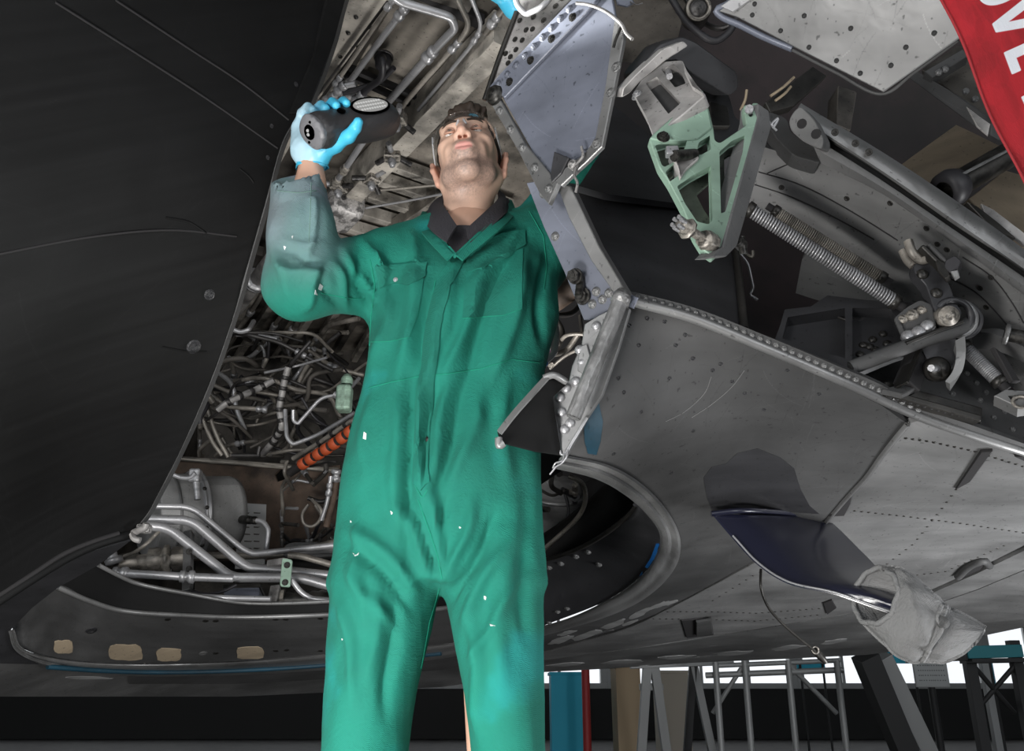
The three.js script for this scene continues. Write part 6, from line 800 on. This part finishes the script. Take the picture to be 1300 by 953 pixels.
  pocket([[594, 336], [664, 316], [663, 350], [662, 392], [640, 400], [588, 404], [589, 370]]); flap([[593, 320], [636, 298], [666, 293], [667, 312], [648, 324], [632, 330], [612, 342], [593, 346]]);
  decal(suitMesh, [[574, 326], [586, 316], [592, 326], [572, 362], [560, 412], [551, 480], [546, 560], [544, 612], [534, 622], [525, 612], [528, 560], [533, 480], [542, 410], [555, 356]], 0.003, M.green, man, 'front_placket', 7);
  const seam = (a, r = 0.0011, m = M.greenSeam) => strip(suitMesh, polyAlong(a, 5), r, m, man, 'seam');
  seam([[469, 492], [500, 484], [530, 478], [570, 474], [610, 468], [650, 456], [688, 461]]); seam([[553, 356], [542, 408], [533, 478], [528, 560], [525, 612]]); seam([[525, 612], [536, 632], [545, 618]]); seam([[470, 330], [476, 362], [471, 402], [469, 440]]); seam([[672, 268], [690, 300], [694, 340], [690, 372]]);
  seam([[531, 634], [544, 670], [556, 706], [562, 738]]); seam([[558, 746], [545, 790], [534, 850]]); seam([[395, 232], [394, 270], [392, 310]], 0.0008, M.litSeam); seam([[352, 242], [380, 245], [406, 241]], 0.0008, M.litSeam); seam([[470, 434], [496, 433], [519, 428], [530, 400], [537, 354]]); seam([[588, 404], [640, 400], [662, 392], [663, 320]]); seam([[408, 372], [440, 378], [466, 380]]);
  for (const [x, y] of [[503, 356], [562, 309], [584, 306], [625, 277], [544, 558]]) { const h = hit(suitMesh, x, y); if (h) stud(lathe([[0.0001, 0.5], [0.4, 0.5], [0.45, 0.35], [0.7, 0.5], [1, 0.4], [1, 0]], 16), 'press_stud', h.p.addScaledVector(h.n, 0.003), h.n, 0.0048, x === 544 ? M.iron : M.steel, man); }
  for (const a of [[[406, 360], [414, 366], [409, 376], [402, 372]], [[400, 368], [405, 380], [399, 378]], [[370, 300], [374, 298], [372, 306]], [[360, 312], [366, 314], [362, 322]], [[462, 548], [468, 552], [467, 566], [460, 564]], [[496, 648], [501, 652], [498, 658]], [[448, 702], [456, 706], [462, 700], [460, 706], [452, 709]], [[614, 756], [620, 758], [619, 766], [615, 764]], [[622, 792], [630, 794], [634, 796], [624, 797]], [[434, 810], [437, 812], [435, 815]], [[445, 660], [448, 664], [445, 666]], [[583, 668], [588, 671], [584, 673]]]) decal(suitMesh, a.map(([x, y]) => [a[0][0] + (x - a[0][0]) * 0.55, a[0][1] + (y - a[0][1]) * 0.55]), 0.0008, M.speck, man, 'paint_speck', 6);
  // ---- collars
  const collar = (name, pts, mat, th) => part(name, loft(pts.map((r) => r.map(([x, y, z]) => q(x, y, z + (name === 'shirt_front' ? 0.012 : 0.034) * sstep(-1.64, -1.56, z)))), 30, 6, th), mat, man);
  collar('shirt_collar', [[[566, 246, -1.655], [562, 258, -1.60], [568, 268, -1.545], [580, 286, -1.508]], [[554, 252, -1.665], [548, 264, -1.60], [553, 279, -1.535], [572, 298, -1.492]], [[545, 262, -1.665], [540, 278, -1.60], [546, 291, -1.525], [567, 307, -1.484]]], M.shirt, 0.004);
  collar('shirt_collar', [[[632, 240, -1.655], [632, 252, -1.60], [616, 268, -1.54], [592, 290, -1.508]], [[640, 246, -1.665], [642, 256, -1.60], [625, 270, -1.535], [594, 300, -1.496]], [[644, 254, -1.665], [646, 266, -1.60], [636, 276, -1.525], [598, 310, -1.486]]], M.shirt, 0.004);
  collar('shirt_front', [[[566, 292, -1.515], [580, 286, -1.515], [600, 286, -1.515]], [[570, 312, -1.502], [580, 302, -1.505], [594, 306, -1.502]], [[572, 332, -1.492], [577, 330, -1.49], [584, 324, -1.492]]], M.shirt, 0.004);
  collar('suit_collar', [[[536, 268, -1.66], [530, 284, -1.60], [540, 300, -1.515], [566, 330, -1.478]], [[548, 270, -1.66], [543, 284, -1.60], [551, 296, -1.518], [575, 322, -1.475]], [[552, 274, -1.655], [548, 288, -1.60], [556, 300, -1.51], [577, 326, -1.478]]], M.green, 0.005);
  collar('suit_collar', [[[650, 254, -1.66], [654, 268, -1.60], [640, 286, -1.515], [588, 330, -1.478]], [[642, 252, -1.66], [645, 264, -1.60], [628, 280, -1.518], [580, 324, -1.475]], [[640, 258, -1.655], [642, 270, -1.60], [624, 284, -1.515], [578, 328, -1.48]]], M.green, 0.005);
  for (const m of man.children) if (m.material === M.green && !m.geometry.attributes.color) m.geometry.setAttribute('color', new THREE.Float32BufferAttribute(new Float32Array(m.geometry.attributes.position.count * 3).fill(1), 3));
  // ---- head: built upright round the point between the ears, then tilted back
  const rig = new THREE.Matrix4(); { const c = q(596, 210, -1.595), e = new THREE.Euler(-18 * Math.PI / 180, -5 * Math.PI / 180, 7 * Math.PI / 180, 'ZYX'); rig.makeRotationFromEuler(e).setPosition(c).scale(V3(0.9, 0.94, 0.94)); }
  const inv = rig.clone().invert(), HP = (x, y, z) => V3(x, y, z).applyMatrix4(rig), S = (c, r) => ellS(V3(...c), V3(r, r, r)), E = (c, r) => ellS(V3(...c), V3(...r)), C = (a, b, ra, rb) => capS(V3(...a), V3(...b), ra, rb);
  const add = [[E([0, 0.045, -0.012], [0.073, 0.09, 0.094]), 0.01], [E([0, -0.012, 0.028], [0.062, 0.085, 0.068]), 0.03], [C([0, -0.092, 0.066], [0, -0.1, 0.07], 0.019, 0.016), 0.025]];
  for (const s of [-1, 1]) add.push([C([s * 0.057, -0.042, 0.0], [s * 0.04, -0.078, 0.035], 0.015, 0.016), 0.03], [C([s * 0.04, -0.078, 0.035], [s * 0.014, -0.1, 0.066], 0.016, 0.016), 0.025], [E([s * 0.044, -0.012, 0.062], [0.02, 0.016, 0.02]), 0.02], [C([s * 0.012, 0.04, 0.085], [s * 0.047, 0.044, 0.07], 0.0105, 0.0105), 0.015], [C([s * 0.016, -0.058, 0.083], [s * 0.03, -0.045, 0.075], 0.014, 0.016), 0.02], [E([s * 0.0125, -0.0265, 0.102], [0.009, 0.0085, 0.0115]), 0.006]);
  add.push([C([0, 0.032, 0.089], [0, -0.006, 0.109], 0.009, 0.0105), 0.012], [C([0, -0.006, 0.109], [0, -0.023, 0.114], 0.0105, 0.0115), 0.006], [C([-0.006, -0.054, 0.09], [0.006, -0.054, 0.09], 0.016, 0.016), 0.02], [C([-0.014, -0.0575, 0.0975], [0.014, -0.0575, 0.0975], 0.006, 0.006), 0.008], [C([-0.012, -0.0705, 0.0955], [0.012, -0.0705, 0.0955], 0.0068, 0.0068), 0.008]);
  const sub = [[C([-0.02, -0.0635, 0.105], [0.02, -0.0635, 0.105], 0.0024, 0.0024), 0.004]]; for (const s of [-1, 1]) sub.push([E([s * 0.031, 0.017, 0.098], [0.019, 0.0115, 0.016]), 0.010], [C([s * 0.0062, -0.036, 0.106], [s * 0.0075, -0.025, 0.102], 0.0044, 0.004), 0.003]);
  const ears = [-1, 1].map((s) => { const m = new THREE.Matrix4().makeRotationFromEuler(new THREE.Euler(0.15, s * 0.5, s * -0.12)).setPosition(s * 0.081, -0.004, -0.012).invert(), v = V3(0, 0, 0), rim = []; const pr = [[0.012, -0.022], [0.019, -0.004], [0.017, 0.018], [0.004, 0.029], [-0.012, 0.024], [-0.016, 0.004], [-0.008, -0.014], [0.0, -0.031], [0.012, -0.022]].map(([b, a]) => V3(0, a, -b)); for (let i = 0; i + 1 < pr.length; i++) rim.push(capS(pr[i], pr[i + 1], 0.0052, 0.0052)); const disc = ellS(V3(0, 0, 0), V3(0.006, 0.026, 0.017)), lobe = ellS(V3(0, -0.03, 0.004), V3(0.006, 0.009, 0.008)), con = ellS(V3(s * 0.008, -0.004, 0.004), V3(0.009, 0.013, 0.009));
    return (x, y, z) => { v.set(x, y, z).applyMatrix4(m); if (v.lengthSq() > 0.006) return v.length() - 0.05; let d = disc(v.x, v.y, v.z); for (const f of rim) d = smin(d, f(v.x, v.y, v.z), 0.006); d = smin(d, lobe(v.x, v.y, v.z), 0.008); return -smin(-d, con(v.x, v.y, v.z), 0.004); }; });
  const nk = q(594, 288, -1.615).applyMatrix4(inv), nk2 = q(590, 330, -1.60).applyMatrix4(inv);
  const neck = [[capS(V3(0, -0.045, -0.03), nk, 0.053, 0.057), 0.03], [capS(nk, nk2, 0.058, 0.075), 0.03], [capS(V3(0, -0.07, 0.02), nk.clone().add(V3(0, 0.02, 0.036)), 0.022, 0.028), 0.035]]; for (const s of [-1, 1]) neck.push([capS(V3(s * 0.058, -0.04, -0.02), nk.clone().add(V3(s * 0.016, -0.015, 0.045)), 0.016, 0.014), 0.02]); neck.push([capS(nk.clone().add(V3(0, 0.045, 0.046)), nk.clone().add(V3(0, 0.035, 0.05)), 0.012, 0.01), 0.02]);
  const headF = (x, y, z) => { let d = 1; for (const [f, k] of add) d = d === 1 ? f(x, y, z) : smin(d, f(x, y, z), k); for (const [f, k] of sub) d = -smin(-d, f(x, y, z), k); for (const [f, k] of neck) d = smin(d, f(x, y, z), k); for (const f of ears) d = smin(d, f(x, y, z), 0.006); return d; };
  const hg = nets(headF, V3(-0.115, Math.min(nk2.y, nk.y) - 0.08, Math.min(-0.14, nk.z - 0.1, nk2.z - 0.1)), V3(0.115, 0.16, 0.16), 0.0028);
  const stub = (x, y, z) => { const lo = sstep(-0.035, -0.07, y + Math.abs(x) * 0.15) * sstep(-0.02, 0.03, z) * sstep(-0.15, -0.11, y), mo = sstep(0.032, 0.02, Math.abs(x)) * sstep(-0.03, -0.045, y) * sstep(0.07, 0.08, z) * (y > -0.1 ? 1 : 0), sb = sstep(0.05, 0.062, Math.abs(x)) * sstep(0.0, -0.03, y) * sstep(-0.01, 0.02, z); return clamp(Math.max(lo, mo * 0.75, sb * 0.6)); };
  colour(hg, (x, y, z) => { const lip = Math.hypot(x / 0.02, (y + 0.064) / 0.0105) < 1 && z > 0.085 ? 1 : 0, s = stub(x, y, z) * (0.55 + 0.8 * n3(x * 420 + 90, y * 420 + 90, z * 420)) * (lip ? 0 : 1), ear = Math.abs(x) > 0.07 && y < 0.04 && y > -0.05 ? 0.5 : 0, nose = Math.exp(-((x / 0.02) ** 2 + ((y + 0.02) / 0.02) ** 2)) * (z > 0.09 ? 0.4 : 0), m = n3(x * 60, y * 60, z * 60) * 0.08; let c = [0.72 + m, 0.46 + m * 0.8, 0.345 + m * 0.6]; const mix = (b, t) => { c = c.map((v, i) => v + (b[i] - v) * clamp(t)); }; mix([0.6, 0.27, 0.2], ear + nose); mix([0.15, 0.115, 0.11], s * 0.66); mix([0.55, 0.21, 0.2], lip * 0.75); return c; });
  // torso core, arms and legs under the clothes, joined to the head in one body mesh
  const core = [capS(q(594, 300, -1.61), q(578, 700), 0.07, 0.08), capS(sh1, el, 0.045, 0.04), capS(el, q(383, 290, -1.43), 0.038, 0.034), capS(q(383, 290, -1.43), q(394, 236, -1.42), 0.03, 0.024), capS(q(394, 236, -1.42), q(395, 204, -1.42), 0.024, 0.0245), capS(q(520, 345, -1.59), q(668, 330, -1.61), 0.05, 0.05), capS(sh2, el2, 0.045, 0.04), capS(el2, wr2, 0.038, 0.028), capS(wr2, P(654, 8, 1.98), 0.027, 0.026), capS(q(495, 700), V3(q(452, 1100).x, 0.1, -1.56), 0.065, 0.045), capS(q(625, 700), V3(q(652, 1100).x, 0.1, -1.56), 0.065, 0.045)];
  const bg = nets((x, y, z) => { let d = core[0](x, y, z); for (let i = 1; i < core.length; i++) d = smin(d, core[i](x, y, z), 0.03); return d; }, V3(-0.48, 0.05, -1.86), V3(0.3, 1.98, -1.3), 0.011);
  colour(bg, () => [0.6, 0.36, 0.26]); hg.applyMatrix4(rig); hg.computeVertexNormals(); const body = mergeGeometries([hg, bg]); part('body', body, M.skinTone, man);
  // ---- eyes, brows, hair, safety glasses
  const put = (name, geo, mat, label) => { geo.applyMatrix4(rig); return part(name, geo, mat, man, label); };
  const white = std('eye white', lin(0.62, 0.58, 0.55), 0.25), iris = std('grey brown iris', lin(0.09, 0.075, 0.06), 0.2), lidM = std('eyelid skin', lin(0.5, 0.28, 0.2), 0.55), browM = std('brow hair', lin(0.04, 0.025, 0.017), 0.8);
  for (const s of [-1, 1]) {
    const e = V3(s * 0.031, 0.017, 0.0765), look = V3(s * -0.02 - 0.05, -0.3, 1).normalize(); put('eyeball', new THREE.SphereGeometry(0.0122, 24, 18).translate(e.x, e.y, e.z), white);
    const ir = new THREE.SphereGeometry(0.0125, 24, 10, 0, 6.2832, 0, 0.46); ir.applyQuaternion(new THREE.Quaternion().setFromUnitVectors(V3(0, 1, 0), look)); put('iris', ir.translate(e.x, e.y, e.z), iris);
    const lid = (a0, lift, r) => { const p = []; for (let i = 0; i <= 10; i++) { const t = i / 10 * 2 - 1, a = t * 1.0, yy = lift * (1 - t * t); p.push(V3(e.x + Math.sin(a) * 0.0136, e.y + yy - (s * t > 0 ? 0.0012 * Math.abs(t) : 0), e.z + Math.sqrt(Math.max(0.00001, 0.0136 ** 2 - yy * yy)) * Math.cos(a))); } return smooth(p, r, 24, 8); };
    put('eyelid', lid(1, 0.0078, 0.0028), lidM); put('eyelid', lid(-1, -0.0052, 0.0028), lidM); put('eyelash', lid(1, 0.0056, 0.0009), browM);
    put('eyebrow', smooth([V3(s * 0.012, 0.036, 0.0965), V3(s * 0.024, 0.0415, 0.094), V3(s * 0.038, 0.044, 0.087), V3(s * 0.051, 0.038, 0.074)], 0.003, 24, 8).scale(1, 1, 1), browM);
  }
  { const cap = E([0, 0.047, -0.014], [0.078, 0.097, 0.099]), hf = (x, y, z) => { let d = cap(x, y, z) + (n3(x * 200 + 60, y * 60 + 60, z * 100 + 60) - 0.5) * 0.005; const line = 0.082 - Math.max(0, -(z - 0.05)) * 1.6 + Math.abs(x) * 0.1 * (z > 0.02 ? 1 : 0) - (Math.abs(x) > 0.05 && z < 0.045 && z > 0.015 ? 0.05 : 0); d = Math.max(d, (line - y) * 0.7); const q2 = E([0.01, 0.115, 0.05], [0.05, 0.022, 0.035])(x, y, z) + (n3(x * 140 + 60, y * 60 + 60, z * 140 + 60) - 0.5) * 0.01; return smin(d, q2, 0.02); }; const h = nets(hf, V3(-0.1, -0.06, -0.13), V3(0.1, 0.17, 0.12), 0.0035); put('hair', h, M.hair, 'short dark brown hair'); }
  { const arc = (y, r, a, zo) => { const p = []; for (let i = 0; i <= 16; i++) { const t = (i / 16 * 2 - 1) * a; p.push(V3(Math.sin(t) * r, y, zo + Math.cos(t) * r)); } return p; };
    put('glasses_lens', loft([arc(0.046, 0.076, 1.25, 0.036), arc(0.03, 0.079, 1.25, 0.036), arc(0.0, 0.078, 1.2, 0.036), arc(-0.013, 0.076, 1.1, 0.035)], 40, 8, 0.0016, true), M.clear); put('glasses_rim', smooth(arc(0.047, 0.0765, 1.25, 0.036), 0.001, 60, 6), M.clear, 'clear brow rim');
    for (const s of [-1, 1]) { put('glasses_arm', loft([[V3(s * 0.0755, 0.046, 0.058), V3(s * 0.0795, 0.036, 0.02), V3(s * 0.0805, 0.026, -0.012)], [V3(s * 0.0755, 0.02, 0.058), V3(s * 0.0795, 0.019, 0.02), V3(s * 0.0805, 0.016, -0.012)]], 20, 4, 0.003, true), M.clearArm); put('glasses_bridge_pad', smooth([V3(s * 0.006, 0.018, 0.112), V3(s * 0.011, 0.006, 0.108)], 0.003, 8, 6), M.clearArm); } }
  // ---- gloves
  const gt = (x, y, z) => 0; void gt;
  const hand = (bones, lo, hi, h, label) => { const f = (x, y, z) => { let d = 1; for (const [b, k] of bones) d = d === 1 ? b(x, y, z) : smin(d, b(x, y, z), k); return d + (n3(x * 90 + 30, y * 90, z * 90 + 60) - 0.5) * 0.0016; }; const g2 = nets(f, lo, hi, h); colour(g2, (x, y, z) => { const [px] = project(V3(x, y, z)), t = sstep(418, 380, px); return [1 + 4.5 * t, 1 + 0.12 * t, 1 - 0.12 * t]; }); return part('glove', g2, M.glove, man, label); };  // whitish lit side of the glove painted into its vertex colours
  const G = (x, y, d) => P(x, y, d), b = [];
  const wr = G(396, 205, 1.665), pc = G(392, 180, 1.668);
  b.push([capS(wr, G(394, 190, 1.668), 0.027, 0.03), 0.02], [capS(G(384, 192, 1.668), G(381, 164, 1.685), 0.02, 0.017), 0.02], [capS(G(393, 190, 1.668), G(391, 166, 1.69), 0.022, 0.018), 0.02], [capS(G(404, 192, 1.668), G(402, 172, 1.69), 0.02, 0.016), 0.02]);
  const fing = [[[380, 162, 1.685], [383, 144, 1.68], [391, 136, 1.655], [397, 140, 1.63]], [[390, 162, 1.69], [398, 142, 1.685], [408, 134, 1.658], [413, 138, 1.63]], [[400, 164, 1.695], [413, 140, 1.69], [422, 130, 1.662], [427, 134, 1.636]], [[408, 168, 1.695], [424, 144, 1.69], [436, 129, 1.668], [440, 131, 1.645]]];
  fing.forEach((f, i) => { for (let k = 0; k < 3; k++) b.push([capS(G(...f[k]), G(...f[k + 1]), [0.0105, 0.0098, 0.0092][k] * (i === 0 ? 0.92 : 1), [0.0098, 0.0092, 0.0085][k] * (i === 0 ? 0.92 : 1)), k ? 0.003 : 0.008]); });
  b.push([capS(G(404, 192, 1.655), G(424, 183, 1.64), 0.021, 0.0155), 0.02], [capS(G(424, 183, 1.64), G(443, 173, 1.618), 0.0145, 0.0125), 0.012], [capS(G(443, 173, 1.618), G(452, 162, 1.6), 0.012, 0.0105), 0.006], [capS(G(452, 162, 1.6), G(455, 155, 1.596), 0.0105, 0.009), 0.004]);
  hand(b, G(350, 226, 1.66).add(V3(-0.02, -0.03, -0.14)), G(480, 110, 1.62).add(V3(0.03, 0.05, 0.13)), 0.003, 'blue nitrile glove gripping the torch');
  { const p = [], c0 = G(396, 209, 1.665), ax = G(395, 190, 1.668).sub(c0).normalize(), e = V3(1, 0, 0).addScaledVector(ax, -ax.x).normalize(), f = ax.clone().cross(e), rows = [-0.006, 0.003, 0.01, 0.016].map((h, r) => { const o = []; for (let i = 0; i <= 28; i++) { const a = i / 28 * 6.2832, R = 0.0295 + 0.0012 * Math.sin(a * 5 + r * 2.2) + [0.0012, -0.0012, 0.001, -0.001][r]; o.push(c0.clone().addScaledVector(ax, h).addScaledVector(e, Math.cos(a) * R).addScaledVector(f, Math.sin(a) * R * 0.95)); } return o; }); const cg = loft(rows, 48, 10, 0.001); cg.setAttribute('color', new THREE.Float32BufferAttribute(new Float32Array(cg.attributes.position.count * 3).fill(1), 3)); part('glove_cuff', cg, M.glove, man, 'rolled glove cuff'); }
  { const w = P(654, 8, 1.98), b2 = [[capS(w, P(640, -16, 1.98), 0.03, 0.034), 0.02]]; for (let k = 0; k < 4; k++) b2.push([capS(P(630 + k * 7, -16, 1.97), P(616 + k * 6, -44, 1.94), 0.0105, 0.009), 0.008], [capS(P(616 + k * 6, -44, 1.94), P(612 + k * 6, -58, 1.9), 0.0092, 0.008), 0.004]); b2.push([capS(P(632, -4, 1.96), P(612, -14, 1.92), 0.014, 0.01), 0.012]);
    const f = (x, y, z) => { let d = 1; for (const [a, k] of b2) d = d === 1 ? a(x, y, z) : smin(d, a(x, y, z), k); return d; }; const g2 = nets(f, w.clone().add(V3(-0.16, -0.1, -0.2)), w.clone().add(V3(0.1, 0.2, 0.2)), 0.005); colour(g2, () => [1, 1, 1]); part('glove', g2, M.glove, man, 'blue nitrile glove reaching over the drilled plate'); }
  // ---- boots on the floor
  for (const x of [q(452, 1100).x, q(652, 1100).x]) { const f0 = [ellS(V3(x, 0.05, -1.46), V3(0.048, 0.045, 0.1)), ellS(V3(x, 0.07, -1.58), V3(0.046, 0.07, 0.06)), capS(V3(x, 0.09, -1.57), V3(x, 0.16, -1.57), 0.045, 0.05)]; part('boot', nets((a, c, d) => Math.max(f0.reduce((m, f) => smin(m, f(a, c, d), 0.04), 1), 0.03 - c), V3(x - 0.09, 0.0, -1.72), V3(x + 0.09, 0.24, -1.3), 0.008), M.rubber, man, 'black work boot'); part('boot_sole', new RoundedBoxGeometry(0.1, 0.03, 0.27, 2, 0.012).translate(x, 0.0155, -1.5), M.blackFlat, man); }
  // ---- the torch in his hand
  const torch = thing('hand_torch', 'black rubber hand torch with an oval panel of small diodes, held in the blue glove', 'torch');
  const t0 = G(398, 167, 1.605), t1 = G(496, 148, 1.745), ax = t1.clone().sub(t0), TL = ax.length(); ax.normalize(); const nF = ray(450, 150).normalize().negate().addScaledVector(V3(0, 1, 0), 0.75); nF.addScaledVector(ax, -nF.dot(ax)).normalize(); const sd = nF.clone().cross(ax);
  const bas = new THREE.Matrix4().makeBasis(ax, nF, sd).setPosition(t0), tp = (name, geo, mat, label) => { geo.applyMatrix4(bas); return part(name, geo, mat, torch, label); }, TP = (x, y, z) => V3(x, y, z).applyMatrix4(bas);
  const ringT = (x, ry, rz, n = 2.6) => { const o = []; for (let i = 0; i <= 32; i++) { const a = i / 32 * 6.2832, c = Math.cos(a), s = Math.sin(a), k = Math.pow(Math.abs(c) ** n + Math.abs(s) ** n, -1 / n); o.push(V3(x, c * k * ry, s * k * rz).applyMatrix4(bas)); } return o; };
  part('casing', loft([ringT(0.002, 0.02, 0.026), ringT(0.01, 0.026, 0.031), ringT(0.05, 0.026, 0.031), ringT(TL * 0.4, 0.028, 0.033), ringT(TL * 0.6, 0.032, 0.037), ringT(TL * 0.85, 0.031, 0.036), ringT(TL * 0.96, 0.026, 0.03), ringT(TL, 0.012, 0.015), ringT(TL + 0.001, 0.001, 0.001)], 64, 40, 0.003, false), M.plasticBlack, torch);
  part('tail_cap', mergeGeometries([loft([ringT(0.006, 0.026, 0.031), ringT(-0.004, 0.028, 0.033), ringT(-0.008, 0.024, 0.029), ringT(-0.009, 0.001, 0.001)], 48, 12, 0.003, false)]), M.plasticGrey, torch, 'grey oval tail cap'); tp('tail_ring', new THREE.TorusGeometry(0.0115, 0.0025, 10, 28).rotateY(Math.PI / 2).translate(-0.0095, 0, 0), M.plasticBlack); tp('tail_lens', new THREE.SphereGeometry(0.01, 20, 12).scale(0.35, 1, 1).translate(-0.0095, 0, 0), M.plasticGrey);
  for (const s of [-1, 1]) { tp('tail_diode', new THREE.SphereGeometry(0.003, 10, 8).translate(-0.013, s * 0.003, s * 0.002), M.led); tp('tail_screw', new THREE.SphereGeometry(0.0028, 10, 8).translate(-0.009, s * 0.018, s * 0.006), M.blackFlat); }
  const ox = TL * 0.66, oval = (a, b2, y) => { const o = []; for (let i = 0; i <= 40; i++) { const t = i / 40 * 6.2832; o.push(V3(ox + Math.cos(t) * a, y, Math.sin(t) * b2 + 0.002)); } return o; };
  tp('lamp_bezel', tube(new THREE.CatmullRomCurve3(oval(0.045, 0.0215, 0.0355).slice(0, 40), true), 0.0028, 60, 8), M.plasticBlack); { const sh = new THREE.Shape(oval(0.044, 0.0205, 0).map((p) => new THREE.Vector2(p.x, -p.z))); tp('lamp_panel', new THREE.ExtrudeGeometry(sh, { depth: 0.004, bevelEnabled: false }).rotateX(-Math.PI / 2).translate(0, 0.033, 0), std('reflector', lin(0.55, 0.57, 0.58), 0.35, 0.2, { emissive: new THREE.Color(1, 1, 0.97), emissiveIntensity: 0.3 }), 'bright oval panel'); }
  for (let r = -1; r <= 1; r++) for (let k = -5; k <= 5; k++) { const x = ox + k * 0.0066 + (r ? 0.0033 : 0), z = r * 0.0095; if ((x - ox) ** 2 / 0.04 ** 2 + z * z / 0.0175 ** 2 < 1) tp('diode', new THREE.SphereGeometry(0.0026, 8, 6).scale(1, 0.6, 1).translate(x, 0.0375, z + 0.002), M.led); }
  tp('switch_button', lathe([[0.0001, 0.004], [0.005, 0.0038], [0.0065, 0.002], [0.0075, 0.003], [0.009, 0.0025], [0.0095, 0]], 20).scale(1, 1, 0.8).translate(TL * 0.3, 0.0325, 0.004), M.plasticGrey);
  for (let k = 0; k < 7; k++) tp('grip_rib', smooth([V3(0.03 + k * 0.008, 0.012, 0.0305), V3(0.034 + k * 0.008, -0.002, 0.0325), V3(0.03 + k * 0.008, -0.016, 0.029)], 0.0016, 12, 6), M.plasticBlack); tp('hook', smooth([V3(TL * 0.52, 0.002, 0.034), V3(TL * 0.56, 0.008, 0.036), V3(TL * 0.6, 0.014, 0.035), V3(TL * 0.66, 0.014, 0.034)], 0.0014, 16, 6), M.steelDull);
  const beamL = new THREE.SpotLight(new THREE.Color(1, 1, 0.96), 5, 1.25, 0.8); beamL.position.copy(TP(ox, 0.05, 0)); const tg = new THREE.Object3D(); tg.name = 'torch_target'; tg.position.copy(TP(ox, 0.6, 0)); beamL.target = tg; beamL.castShadow = true; torch.add(beamL); torch.add(tg);
}
rebase();
scene.traverse((o) => { if (o.isLight && o.shadow && !o.isRectAreaLight) o.castShadow = true; });
renderer.render(scene, camera);
